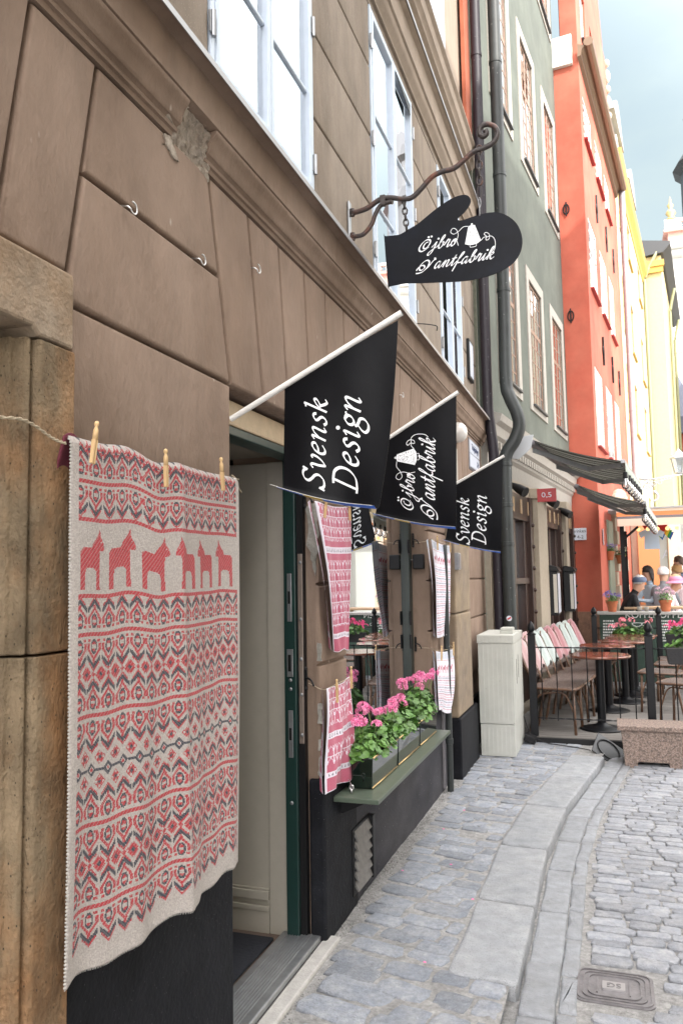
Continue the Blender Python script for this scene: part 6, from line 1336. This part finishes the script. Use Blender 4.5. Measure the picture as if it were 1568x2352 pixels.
# ---------------- people ----------------
skin = mat('skin', (0.50, 0.30, 0.21), 0.6)
def person(x, y, z, facing, lean, top_c, leg_c, label, hair=None, hairlen=0, hat=None, brim=False, arms='table', standing=False, sc=1.0, headyaw=0.0):
    t = thing('person', (x, y, z-0.5), label, 'person', None, facing)
    V = []; E = []; Rr = []; Lb = []
    def v(p, r, l): V.append(p); Rr.append(r); Lb.append(l); return len(V)-1
    def e(a, b): E.append((a, b))
    cl = math.cos(lean); sl_ = math.sin(lean); up = lambda h, f=0, s=0: (h*sl_+f*cl, s, 0.5+h*cl-f*sl_)
    pel = v(up(0.0), 0.13, 1); wa = v(up(0.18), 0.118, 1); ch = v(up(0.36, 0.01), 0.135, 1); nb = v(up(0.50), 0.065, 1); nk = v(up(0.555, 0.015), 0.050, 0); hd = v(up(0.64, 0.035), 0.078, 0); ht = v(up(0.73, 0.03), 0.085, 0); hp = v(up(0.785, 0.02), 0.055, 0)
    no = v(up(0.66, 0.135), 0.014, 0)
    for a, b in ((pel, wa), (wa, ch), (ch, nb), (nb, nk), (nk, hd), (hd, ht), (ht, hp), (hd, no)): e(a, b)
    for s in (-1, 1):
        sh_ = v(up(0.44, 0, s*0.16), 0.058, 1); e(ch, sh_)
        if arms == 'table': el = v(up(0.22, 0.16, s*0.23), 0.042, 1); wr = v(up(0.27, 0.38, s*0.12), 0.030, 1)
        elif arms == 'face': el = v(up(0.22, 0.18, s*0.2), 0.042, 1); wr = v(up(0.46, 0.24, s*0.07), 0.030, 1)
        else: el = v(up(0.17, 0.0, s*0.22), 0.042, 1); wr = v(up(-0.06, 0.08, s*0.22), 0.030, 1)
        ha = v(tuple(np.array(V[wr])+(np.array(V[wr])-np.array(V[el]))*0.28), 0.026, 0); e(sh_, el); e(el, wr); e(wr, ha)
        d = np.array(V[ha])-np.array(V[wr]); d = d/np.linalg.norm(d)
        for k in range(4):
            f1 = v(tuple(np.array(V[ha])+d*0.045+np.array((0, (k-1.5)*0.018, 0))), 0.0085, 0); f2 = v(tuple(np.array(V[f1])+d*(0.035, 0.04, 0.038, 0.028)[k]+np.array((0, 0, -0.012))), 0.0075, 0); e(ha, f1); e(f1, f2)
        th_ = v(tuple(np.array(V[ha])+d*0.02+np.array((0, -s*0.035, 0.01))), 0.009, 0); e(ha, th_)
        hi_ = v((0.0, s*0.09, 0.48), 0.098, 2); e(pel, hi_)
        if standing: kn_ = v((0.02, s*0.1, 0.02), 0.065, 2); an = v((0.0, s*0.1, -0.40), 0.045, 2); to = v((0.13, s*0.11, -0.44), 0.035, 3)
        else: kn_ = v((0.42, s*0.11, 0.50), 0.068, 2); an = v((0.40, s*0.11, 0.10), 0.046, 2); to = v((0.53, s*0.12, 0.05), 0.036, 3)
        e(hi_, kn_); e(kn_, an); e(an, to)
    me = bpy.data.meshes.new('body'); me.from_pydata(V, E, []); o = bpy.data.objects.new('body', me); COL.objects.link(o)
    sk = o.modifiers.new('skin', 'SKIN'); sk.use_smooth_shade = True; lay = me.skin_vertices[0].data
    for i, r in enumerate(Rr): lay[i].radius = (r, r); lay[i].use_root = (i == 0)
    lay[ch].radius = (0.165, 0.115) ; lay[pel].radius = (0.15, 0.12); lay[wa].radius = (0.14, 0.105)
    o.modifiers.new('s', 'SUBSURF').levels = 2; o.modifiers['s'].render_levels = 2
    dg = bpy.context.evaluated_depsgraph_get(); m2 = bpy.data.meshes.new_from_object(o.evaluated_get(dg)); bpy.data.objects.remove(o)
    ms_ = [skin, mat('cloth_%.2f_%.2f_%.2f' % tuple(top_c), top_c, 0.9, mottle=0.12), mat('trousers_%.2f_%.2f_%.2f' % tuple(leg_c), leg_c, 0.9), mat('shoe', (0.03, 0.03, 0.03), 0.6)]
    m2.materials.clear()
    for q in ms_: m2.materials.append(q)
    Va = np.array(V); 
    for p in m2.polygons:
        c = np.array(p.center); best = min(((np.linalg.norm(c-(Va[a]+(Va[b]-Va[a])*max(0, min(1, np.dot(c-Va[a], Va[b]-Va[a])/np.dot(Va[b]-Va[a], Va[b]-Va[a])))))/(max(Rr[a], Rr[b])), (a, b)) for a, b in E), key=lambda q: q[0])[1]
        a, b = best; p.material_index = Lb[a] if np.linalg.norm(c-Va[a]) < np.linalg.norm(c-Va[b]) else Lb[b]; p.use_smooth = True
    o = bpy.data.objects.new('body', m2); COL.objects.link(o); o.parent = t
    H = np.array(V[ht])
    B = MB()
    for s in (-1, 1): B.ball((V[hd][0]+0.078, s*0.032, V[hd][2]+0.038), 0.009, 6)
    B.build('eyes', black_iron, t, world=False)
    B = MB(); B.ball((V[hd][0]+0.077, 0, V[hd][2]-0.035), 0.02, 6, sc=(0.4, 1.1, 0.3)); B.build('mouth', mat('lips', (0.4, 0.1, 0.1), 0.6), t, world=False)
    if hair:
        hm = mat('hair_%.2f_%.2f_%.2f' % tuple(hair), hair, 0.6, bump=0.8, bscale=120); B = MB()
        def hf(u, v_):
            a = u*2*math.pi; q = v_*math.pi*0.62; fr = math.cos(a); k = 1.0-0.18*max(0, fr)*(v_ > 0.5); back = max(0, -fr)
            r = 0.104*(1+0.05*math.sin(a*5+v_*11)+0.035*math.sin(a*11-v_*17)+0.03*math.sin(v_*29+a*3)); return (H[0]-0.01+r*math.sin(q)*math.cos(a)*k, r*0.92*math.sin(q)*math.sin(a), H[2]+0.012+r*1.02*math.cos(q)*(1 if v_ < 0.75 or fr < 0.3 else 0.4)-hairlen*max(0, v_-0.55)/0.45*(0.35+0.65*back if fr < 0.3 else 0))
        B.grid(hf, 20, 14); B.build('hair', hm, t, world=False, smooth=True, solid=0.006)
    if hat:
        hm = mat('hat_%.2f_%.2f_%.2f' % tuple(hat), hat, 0.8); B = MB(); B.lathe([(0.112, -0.01), (0.115, 0.02), (0.10, 0.065), (0.05, 0.085), (0.0, 0.088)], (H[0]-0.008, 0, H[2]+0.01), 18)
        if brim: B.lathe([(0.108, 0.0), (0.165, -0.035), (0.168, -0.03), (0.112, 0.01)], (H[0]-0.008, 0, H[2]+0.005), 20)
        else: B.prism([(H[0]+0.08, -0.085, H[2]+0.008), (H[0]+0.17, -0.05, H[2]-0.008), (H[0]+0.18, 0, H[2]-0.012), (H[0]+0.17, 0.05, H[2]-0.008), (H[0]+0.08, 0.085, H[2]+0.008)], (0, 0, 0.008))
        B.build('hat', hm, t, world=False, smooth=True, sharp=50)
    t.scale = (sc, sc, sc)
    return t
def pp_(px, py, y): a = xz(px, py, y); return a
# head centre pixel -> pelvis position
def seat(px, py, y, **k):
    a = xz(px, py, y); return (float(a[0]), y, float(a[1])-0.68)
for (px, py, y, fc, ln, tc_, lc, lb, kw) in (
    (1462, 1342, 13.75, 0.25, 0.42, (0.012, 0.012, 0.014), (0.03, 0.03, 0.04), 'elderly person in a black sweater and grey blue cap leaning over the ledge', dict(hair=(0.55, 0.53, 0.5), hat=(0.10, 0.13, 0.20))),
    (1489, 1320, 15.3, -2.6, 0.1, (0.45, 0.56, 0.66), (0.3, 0.3, 0.35), 'person with long dark hair and a pale blue top at the sunny table', dict(hair=(0.02, 0.014, 0.012), hairlen=0.20)),
    (1521, 1322, 15.0, 1.2, 0.15, (0.20, 0.21, 0.23), (0.05, 0.05, 0.07), 'white haired person in a grey top with their back turned', dict(hair=(0.75, 0.74, 0.72))),
    (1546, 1341, 14.2, -0.3, 0.3, (0.72, 0.62, 0.64), (0.6, 0.6, 0.6), 'person in a pink brimmed hat and white top at the right frame edge', dict(hair=(0.5, 0.35, 0.2), hat=(0.62, 0.25, 0.38), brim=True)),
    (1556, 1318, 15.8, 3.0, 0.05, (0.6, 0.48, 0.5), (0.3, 0.3, 0.3), 'curly fair haired person behind the pink hat', dict(hair=(0.42, 0.24, 0.10))),
    (1560, 1296, 17.0, -2.9, 0.0, (0.16, 0.20, 0.28), (0.05, 0.06, 0.1), 'brown haired person in a blue grey jacket standing farthest back', dict(hair=(0.10, 0.06, 0.04), hairlen=0.05, standing=True, arms='down'))):
    s_ = seat(px, py, y); off_ = 0.68*math.sin(ln); person(s_[0]-off_*math.cos(fc), s_[1]-off_*math.sin(fc), s_[2]+0.68*(1-math.cos(ln)), fc, ln, tc_, lc, lb, **kw)
# ---------------- granite planter bench, tray, cable ----------------
gr = mat('speckled_granite', (0.27, 0.20, 0.165), 0.8, col2=(0.13, 0.10, 0.085), scale=60, lo=0.42, hi=0.58, bump=1.2, bscale=120, speck=(90, 0.22, (0.42, 0.34, 0.30)), mottle=0.2)
t = thing('granite_block', (1.56, 7.6, -0.06), 'speckled granite block with overhanging top and two feet in front of the railing', 'stone planter')
B = MB(); x0, x1, y0, y1 = 1.285, 1.80, 7.38, 7.72
B.prism([(x0+0.03, y0, -0.075), (x0+0.13, y0, -0.075), (x0+0.135, y0, -0.02), (x1-0.13, y0, -0.02), (x1-0.125, y0, -0.075), (x1-0.03, y0, -0.075), (x1-0.005, y0, 0.245), (x0+0.005, y0, 0.245)], (0, y1-y0, 0)); B.build('body', gr, t, bevel=0.01)
B = MB(); B.box((x0-0.025, y0-0.02, 0.2455), (x1+0.025, y1+0.02, 0.288)); B.build('top_slab', gr, t, bevel=0.008)
t = thing('road_sign_edge', (1.84, 7.5, -0.06), 'yellow and black edge of a folded sign beside the granite block', 'sign'); B = MB(); B.box((1.832, 7.42, -0.06), (1.842, 7.60, 0.20)); B.build('panel', mat('signal_yellow', (0.65, 0.6, 0.05), 0.5), t); B = MB(); B.box((1.843, 7.40, -0.06), (1.90, 7.62, 0.22)); B.build('frame', black_iron, t)
t = thing('serving_tray', (1.2, 7.7, -0.06), 'black oval lined tray leaning between the deck and the granite block', 'tray')
c0 = np.array((1.175, 7.70, 0.0)); ax = np.array((0.115, -0.02, -0.075)); ay = np.array((0.03, 0.13, 0.06)); nz = np.cross(ax, ay); nz /= np.linalg.norm(nz)
B = MB(); B.obox(c0, ax, ay*0.95, nz*0.006); B.build('tray_base', mat('dull_black', (0.03, 0.032, 0.034), 0.4), t, bevel=0.01)
B = MB(); B.tube([c0+nz*0.012+ax*0.78*math.cos(q)+ay*0.72*math.sin(q) for q in np.linspace(0, 2*math.pi, 32)], 0.007, 6); B.build('rim', black_iron, t, smooth=True)
B = MB(); B.tube(crom([(0.40, 8.02, 0.22), (0.46, 7.90, 0.10), (0.60, 7.84, 0.02), (0.75, 7.80, 0.008), (0.92, 7.72, 0.006), (1.02, 7.66, 0.004)], 8), 0.0045, 6); B.build('cable', black_iron, None, smooth=True, label='black cable lying from the fence post across the pavement', cat='cable')
t = thing('floor_spotlight', (0.47, 7.85, 0), 'small black spotlight lying at the foot of the first fence post', 'spotlight'); B = MB(); B.obox((0.47, 7.84, 0.05), (0.05, 0.01, -0.02), (0, 0.06, 0), (0.01, 0, 0.03)); B.build('housing', black_iron, t, bevel=0.006); B = MB(); B.obox((0.52, 7.84, 0.035), (0.002, 0, 0), (0, 0.05, 0), (0.0, 0, 0.022)); B.build('lens', MATS['dull_black'], t)
# ---------------- awnings ----------------
awn = mat('striped_awning', (0.3, 0.3, 0.3), 0.85, attr='Col')
for m_ in (awn,):
    t_ = m_.node_tree; pb = t_.nodes['Principled BSDF']; tl_ = t_.nodes.new('ShaderNodeBsdfTranslucent'); mx_ = t_.nodes.new('ShaderNodeMixShader'); mx_.inputs[0].default_value = 0.45
    t_.links.new(pb.inputs['Base Color'].links[0].from_socket, tl_.inputs[0]); o_ = t_.nodes['Material Output']; t_.links.new(pb.outputs[0], mx_.inputs[1]); t_.links.new(tl_.outputs[0], mx_.inputs[2]); t_.links.new(mx_.outputs[0], o_.inputs[0]); armm = mat('grey_awning_metal', (0.27, 0.28, 0.29), 0.4, metal=0.3, mottle=0.06)
vm = mat('valance_cloth', (0.34, 0.38, 0.33), 0.85, mottle=0.06)
def awning(b0, b1, f0, f1, label, n_arm, plate=True, drop=0.15):
    b0, b1, f0, f1 = [np.array(q, float) for q in (b0, b1, f0, f1)]; t = thing('awning', tuple((b0+b1)/2), label, 'awning', 'grey striped awnings over the terrace')
    nu = 72; L_ = np.linalg.norm(b1-b0); u = (np.arange(nu)+0.5)/nu; st = ((u*L_/0.085).astype(int) % 2 == 0); c = np.where(st[:, None], np.array((0.095, 0.09, 0.085)), np.array((0.42, 0.43, 0.40))); c = np.tile(c[None], (14, 1, 1))
    fn = lambda uu, vv: tuple((b0+(b1-b0)*uu)*(1-vv)+(f0+(f1-f0)*uu)*vv+np.array((0, 0, -0.035*math.sin(math.pi*vv)+0.008*math.sin(uu*30)*math.sin(math.pi*vv))))
    B = MB(); o = colorgrid(B, 'canopy', nu, 14, c, fn, awn, t)
    s = o.modifiers.new('s', 'SOLIDIFY'); s.thickness = 0.003
    B = MB(); nn = 96
    def vf(uu, vv): p = f0+(f1-f0)*uu; return (p[0]+0.025+0.008*math.sin(uu*26)*vv, p[1], p[2]-0.02-vv*(drop+0.02*abs(math.sin(uu*L_*math.pi/0.17))))
    B.grid(vf, nn, 4); B.build('valance', vm, t, smooth=True, solid=0.003)
    B = MB(); d = (f1-f0)/np.linalg.norm(f1-f0); B.obox((f0+f1)/2, (f1-f0)/2, (0.022, 0, 0), (0, 0, 0.022)); B.build('front_bar', armm, t, bevel=0.004)
    B = MB(); n = 60
    B.tube([b0+(b1-b0)*k/n+(0, 0, -0.03) for k in range(n+1)], [0.036+0.004*(k % 2) for k in range(n+1)], 12); B.build('roller', MATS['grey_conduit'], t, smooth=True)
    for k in range(n_arm):
        q = (k+0.12)/n_arm; a = b0+(b1-b0)*q+np.array((-0.02, 0, -0.09)); e_ = (b0+(b1-b0)*min(1, q+0.16))*0.45+(f0+(f1-f0)*min(1, q+0.16))*0.55+np.array((0, 0, -0.12)); f = f0+(f1-f0)*q+np.array((-0.03, 0, -0.02))
        for p, r in ((a, e_), (e_, f)):
            B = MB(); dd = (r-p)/2; sd = np.cross(dd, (0, 0, 1)); sd = sd/np.linalg.norm(sd)*0.012; B.obox((p+r)/2, dd, sd, (0, 0, 0.026)); B.build('arm', armm, t, bevel=0.004)
    if plate:
        B = MB(); B.prism([tuple(b0+np.array(q)) for q in ((-0.27, -0.03, 0.02), (0.03, -0.03, 0.05), (0.0, -0.03, -0.10), (-0.13, -0.03, -0.21), (-0.27, -0.03, -0.20))], (0, 0.012, 0)); B.build('end_plate', mat('pale_grey_metal', (0.42, 0.44, 0.46), 0.4), t, bevel=0.003)
    return t
awning((0.50, 8.78, 3.10), (0.84, 11.5, 3.06), (1.44, 8.78, 2.80), (1.69, 11.1, 2.76), 'nearer grey and white striped awning over the cafe tables', 2)
awning((0.86, 11.7, 2.90), (1.10, 13.9, 2.90), (1.74, 11.35, 2.57), (2.03, 14.4, 2.54), 'farther grey and white striped awning beside the orange house', 2, plate=False)
bulb = glass('clear_bulb_glass', (0.9, 0.88, 0.84), 0.25)
for k in range(7):
    for j, (p, q) in enumerate((((1.46, 8.80, 2.66), (1.66, 10.4, 2.63)), ((1.73, 11.0, 2.43), (1.98, 13.6, 2.40)))):
        p = np.array(p); q = np.array(q); c = p+(q-p)*k/6
        t = thing('light_bulb', tuple(c-(0, 0, 0.17)), ('clear bulb %s from the near end under the %s awning' % (words[k] if k else 'first', ('nearer', 'farther')[j])), 'light bulb', 'clear bulbs strung under the awnings')
        B = MB(); B.lathe([(0.0, -0.165), (0.03, -0.155), (0.047, -0.125), (0.043, -0.095), (0.022, -0.05), (0.02, -0.04)], tuple(c), 16); B.build('bulb', bulb, t, smooth=True)
        B = MB(); B.lathe([(0.02, -0.045), (0.026, -0.04), (0.024, 0.02), (0.008, 0.03), (0.004, 0.06)], tuple(c), 12); B.build('socket', black_iron, t)
# red sign 0,5, spotlights, menu boxes, street signs
t = thing('red_sign', (0.59, 9.6, 2.5), 'small red sign reading 0,5 hanging under the nearer awning', 'sign'); a, b = xz(1232, 1123, 9.6), xz(1277, 1151, 9.6)
B = MB(); B.box((a[0], 9.6, b[1]), (b[0], 9.64, a[1])); B.build('panel', mat('sign_red', (0.42, 0.012, 0.015), 0.4), t, bevel=0.002); builtin_text('0,5', 0.085, frameM(((a[0]+b[0])/2, 9.598, (a[1]+b[1])/2), (1, 0, 0), (0, 0, 1)), enam, t, xs=1.2)
def spot(px, py, y, label):
    a = at(px, py, 'y', y); t = thing('spotlight', tuple(a), label, 'spotlight', 'spotlights over the restaurant doors'); B = MB(); d = np.array((0.09, -0.05, -0.06)); B.tube([a-d*0.9, a, a+d*0.9], [0.03, 0.055, 0.062], 14); B.build('housing', black_iron, t, smooth=True, sharp=40); B = MB(); B.tube([a-d*0.9, a-d*0.9+(-0.18, 0, 0.06)], 0.012, 8); B.build('stem', black_iron, t)
spot(1190, 1122, 9.3, 'black spotlight nearest the big downpipe'); spot(1264, 1152, 11.2, 'black spotlight just below the red sign'); spot(1297, 1176, 12.7, 'black spotlight beside the orange wall')
for (y, lb, x) in ((11.25, 'nearer black lit menu case beside the brown doors', 0.44), (12.55, 'farther black menu case next to the orange wall', 0.60)):
    t = thing('menu_case', (x, y, 1.1), lb, 'menu case', 'menu cases on the restaurant wall'); B = MB(); B.box((x-0.02, y, 1.05), (x+0.13, y+0.55, 1.66)); B.prism([(x-0.02, y-0.02, 1.66), (x+0.16, y-0.02, 1.66), (x+0.13, y-0.02, 1.72), (x+0.02, y-0.02, 1.75), (x-0.02, y-0.02, 1.74)], (0, 0.6, 0)); B.build('case', black_iron, t, bevel=0.006)
    B = MB(); B.box((x+0.131, y+0.03, 1.08), (x+0.136, y+0.52, 1.63)); B.build('menu', enam, t)
    B = MB(); B.box((x+0.075, y-0.006, 1.09), (x+0.122, y-0.001, 1.62)); B.build('menu_side', mat('paper', (0.6, 0.58, 0.52), 0.7), t)
t = thing('street_sign', (0.8, 14.03, 2.2), 'white street name plate ending in kbrinken on the orange wall', 'street sign')
a, b = xz(1300, 1214, 14.02), xz(1346, 1226.5, 14.02); c = xz(1300, 1227.5, 14.02); d = xz(1346, 1240, 14.02)
blc = mat('black_letters', (0.015, 0.015, 0.015), 0.6)
B = MB(); B.box((a[0], 14.025, b[1]), (b[0], 14.045, a[1])); B.box((c[0], 14.025, d[1]), (d[0], 14.045, c[1])); B.build('plate', enam, t, bevel=0.002)
builtin_text('Kåkbrinken', 0.083, frameM(((a[0]+b[0])/2-0.01, 14.022, (a[1]+b[1])/2), (1, 0, 0), (0, 0, 1)), blc, t, xs=0.85); builtin_text('4-2', 0.08, frameM((d[0]-0.10, 14.022, (c[1]+d[1])/2), (1, 0, 0), (0, 0, 1)), blc, t)
t = thing('street_sign', (1.15, 14.3, 2.2), 'small white plate round the corner of the orange house', 'street sign'); B = MB(); q = loc(OO, OFF+0.015, 0.3, 2.25); B.box((q[0], q[1], 2.12), (q[0]+0.015, q[1]+0.45, 2.40)); B.build('plate', enam, t)
# ---------------- pavilion with orange and white awning ----------------
ow = mat('orange_stripe_cloth', (0.72, 0.26, 0.10), 0.8); wwc = mat('cream_stripe_cloth', (0.74, 0.60, 0.48), 0.8)
t = thing('pavilion', (2.5, 15.5, 0), 'open cafe pavilion with orange and cream striped awning on a black post', 'pavilion')
a = xz(1415, 1168, 14.7)[0]
B = MB(); z0 = xz(1480, 1207, 14.7)[1]; zt_ = xz(1480, 1158, 14.7)[1]; hh = zt_-z0
B.box((a, 14.70, z0), (5.0, 14.715, z0+hh*0.34), 1); B.box((a, 14.70, z0+hh*0.34), (5.0, 14.716, z0+hh*0.46), 2); B.box((a-0.01, 14.70, z0+hh*0.46), (5.0, 14.716, z0+hh*0.66), 0); B.box((a-0.01, 14.70, z0+hh*0.66), (5.0, 14.716, z0+hh*0.80), 1)
B.build('valance', [ow, wwc, MATS['grey_conduit']], t)
B = MB(); B.prism([(a-0.15, 14.68, zt_-0.09), (5.1, 14.68, zt_-0.05), (5.1, 17.6, zt_-0.02), (a-0.15, 17.6, zt_-0.06)], (0, 0, 0.03)); B.build('roof', mat('grey_roof_cloth', (0.4, 0.4, 0.41), 0.7), t)
bx = at(1426, 1300, 'y', 14.75)[0]
for (x, y) in ((bx, 14.78), (4.4, 14.78), (bx+0.1, 17.4), (4.4, 17.4)): B = MB(); B.box((x, y, 0), (x+0.07, y+0.07, z0+0.05)); B.build('post', bk, t)
B = MB(); B.obox((bx+0.17, 14.81, z0-0.13), (0.14, 0, 0.12), (0, 0.018, 0), (-0.014, 0, 0.016)); B.build('strut', bk, t)
B = MB()
for k in range(22):
    x = a+0.35+k*0.16; B.ball((x, 14.95, z0-0.05), 0.035, 8)
B.build('lamp', mat('warm_lamp', (0.8, 0.5, 0.2), 0.5, emit=(1.0, 0.6, 0.25, 0.8)), t, smooth=True)
# restaurant front behind the pavilion
t = thing('trattoria_front', (3.2, 19.5, 0), 'pale stone restaurant front with large glass windows behind the pavilion', 'shopfront')
B = MB(); wall_with_holes(B, 0, 1, 0, 1, [], 0, 0) if False else None
for x in (1.75, 2.55, 3.9, 5.4): B.box((x, 19.5, 0), (x+0.28, 19.8, 2.9))
B.box((1.75, 19.5, 2.9), (6, 19.8, 3.05)); B.build('stone_frame', creamst, t, bevel=0.02)
B = MB(); B.box((1.9, 20.0, 0), (6, 20.05, 3.0)); B.build('pane', mat('bright_shop_glass', (0.55, 0.58, 0.55), 0.15), t)
builtin_text('TRATTORIA', 0.30, frameM((3.25, 19.95, 2.05), (-1, 0, 0), (0, 0, 1)), enam, t)
B = MB(); B.box((1.9, 19.3, 0.9), (2.35, 19.5, 2.9)); B.build('door_leaf', mat('orange_wood', (0.45, 0.2, 0.08), 0.6), t)
# bunting and hanging shirt
rb_ = [(0.6, 0.03, 0.03), (0.75, 0.3, 0.03), (0.75, 0.6, 0.05), (0.05, 0.35, 0.1), (0.03, 0.12, 0.45)]
t = thing('rainbow_bunting', (2.3, 15.3, 2.2), 'rainbow coloured bunting hanging under the pavilion edge', 'bunting')
for k in range(5):
    B = MB()
    for j in range(3):
        c = xz(1472+k*4+j*18, 1206+k*4, 15.3); B.prism([(c[0], 15.3+0.01*k, c[1]), (c[0]+0.17, 15.3+0.01*k, c[1]), (c[0]+0.1, 15.3+0.01*k, c[1]-0.15)], (0, 0.004, 0))
    B.build('pennant', mat('bunting_%d' % k, rb_[k], 0.8), t)
t = thing('hanging_shirt', (2.1, 15.2, 2), 'pale blue and white shirt hanging under the pavilion', 'shirt'); c = xz(1495, 1228, 15.2)
B = MB(); B.prism([(c[0]+x, 15.2, c[1]+z) for x, z in ((-0.06, 0.12), (0.06, 0.12), (0.22, 0.04), (0.18, -0.06), (0.12, -0.02), (0.13, -0.26), (-0.13, -0.26), (-0.12, -0.02), (-0.18, -0.06), (-0.22, 0.04))], (0, 0.03, 0)); B.build('cloth', mat('pale_blue_cloth', (0.5, 0.65, 0.8), 0.9), t)
# ornate bracket with lantern
t = thing('lamp_bracket', (2.2, 20.0, 4.0), 'ornate grey wrought iron bracket with scrolls over the pavilion', 'bracket'); sil = mat('silver_iron', (0.34, 0.36, 0.38), 0.4, metal=0.5)
def S_(px, py, y=20.0): p = at(px, py, 'y', y); return (float(p[0]), y, float(p[2]))
B = MB(); B.tube([S_(1455, 1103), S_(1500, 1100), S_(1565, 1090)], 0.016, 6)
for cx, cy, r in ((1470, 1112, 0.16), (1486, 1120, 0.12), (1500, 1110, 0.11), (1514, 1107, 0.08), (1468, 1092, 0.07), (1484, 1105, 0.07), (1528, 1098, 0.06)):
    p = S_(cx, cy); B.tube([(p[0]+r*(1-0.72*q/9)*math.cos(q), p[1], p[2]+r*(1-0.72*q/9)*math.sin(q)) for q in np.linspace(0, 9, 26)], 0.013, 5)
B.tube(crom([S_(1458, 1135), S_(1475, 1128), S_(1500, 1112), S_(1540, 1098)], 6), 0.014, 5); B.tube(crom([S_(1499, 1128), S_(1508, 1135), S_(1508, 1146), S_(1499, 1152)], 6), 0.03, 8); B.build('scrollwork', sil, t, smooth=True)
t = thing('lantern', (2.9, 22.0, 4.3), 'old street lantern at the right frame edge', 'street lantern'); p = S_(1558, 1064, 22.0)
B = MB(); B.lathe([(0.02, 0.38), (0.05, 0.33), (0.16, 0.22), (0.24, 0.16), (0.25, 0.13), (0.2, 0.12)], p, 6); B.lathe([(0.12, -0.27), (0.13, -0.24), (0.05, -0.32)], p, 6); B.build('cap', sil, t)
B = MB()
for k in range(6): a = k*math.pi/3; B.tube([(p[0]+0.13*math.cos(a), p[1]+0.13*math.sin(a), p[2]-0.25), (p[0]+0.20*math.cos(a), p[1]+0.20*math.sin(a), p[2]+0.13)], 0.012, 4)
B.build('frame', sil, t); B = MB(); B.lathe([(0.12, -0.25), (0.19, 0.13)], p, 6); B.build('pane', MATS['bright_old_glass'], t)
# open casement with pink frame on the far corner house
t = thing('open_casement', (3.2, 26, 6), 'open salmon framed casement projecting from the corner house', 'window'); B = MB(); q = [S_(1503, 916, 34.0), S_(1536, 916, 34.0), S_(1538, 1004, 34.0), S_(1505, 1004, 34.0)]
for k in range(4): B.tube([q[k], q[(k+1) % 4]], 0.06, 4)
for f in (0.25, 0.5, 0.75): B.tube([tuple(np.array(q[0])*(1-f)+np.array(q[3])*f), tuple(np.array(q[1])*(1-f)+np.array(q[2])*f)], 0.04, 4)
B.tube([tuple((np.array(q[0])+np.array(q[1]))/2), tuple((np.array(q[2])+np.array(q[3]))/2)], 0.04, 4); B.build('sash', mat('salmon_paint', (0.6, 0.28, 0.2), 0.6), t)
# =============== small fittings on the upper wall ===============
t = thing('wall_frame', (-0.03, 7.9, 3.6), 'small black framed white panel on the rough upper wall near the black downpipe', 'panel')
B = MB(); B.box((-0.03, 7.86, 3.62), (0.0, 8.10, 4.04)); B.build('frame', black_iron, t, bevel=0.004); B = MB(); B.box((0.0, 7.885, 3.65), (0.004, 8.075, 4.01)); B.build('panel', enam, t)
B = MB(); B.tube(crom([(-0.03, 5.62, 3.50), (0.03, 5.62, 3.49), (0.10, 5.63, 3.475), (0.125, 5.63, 3.46), (0.12, 5.63, 3.43)], 5), 0.004, 6); B.build('window_stay', black_iron, None, smooth=True, label='thin iron hook rod sticking out under the second upper window', cat='hook')
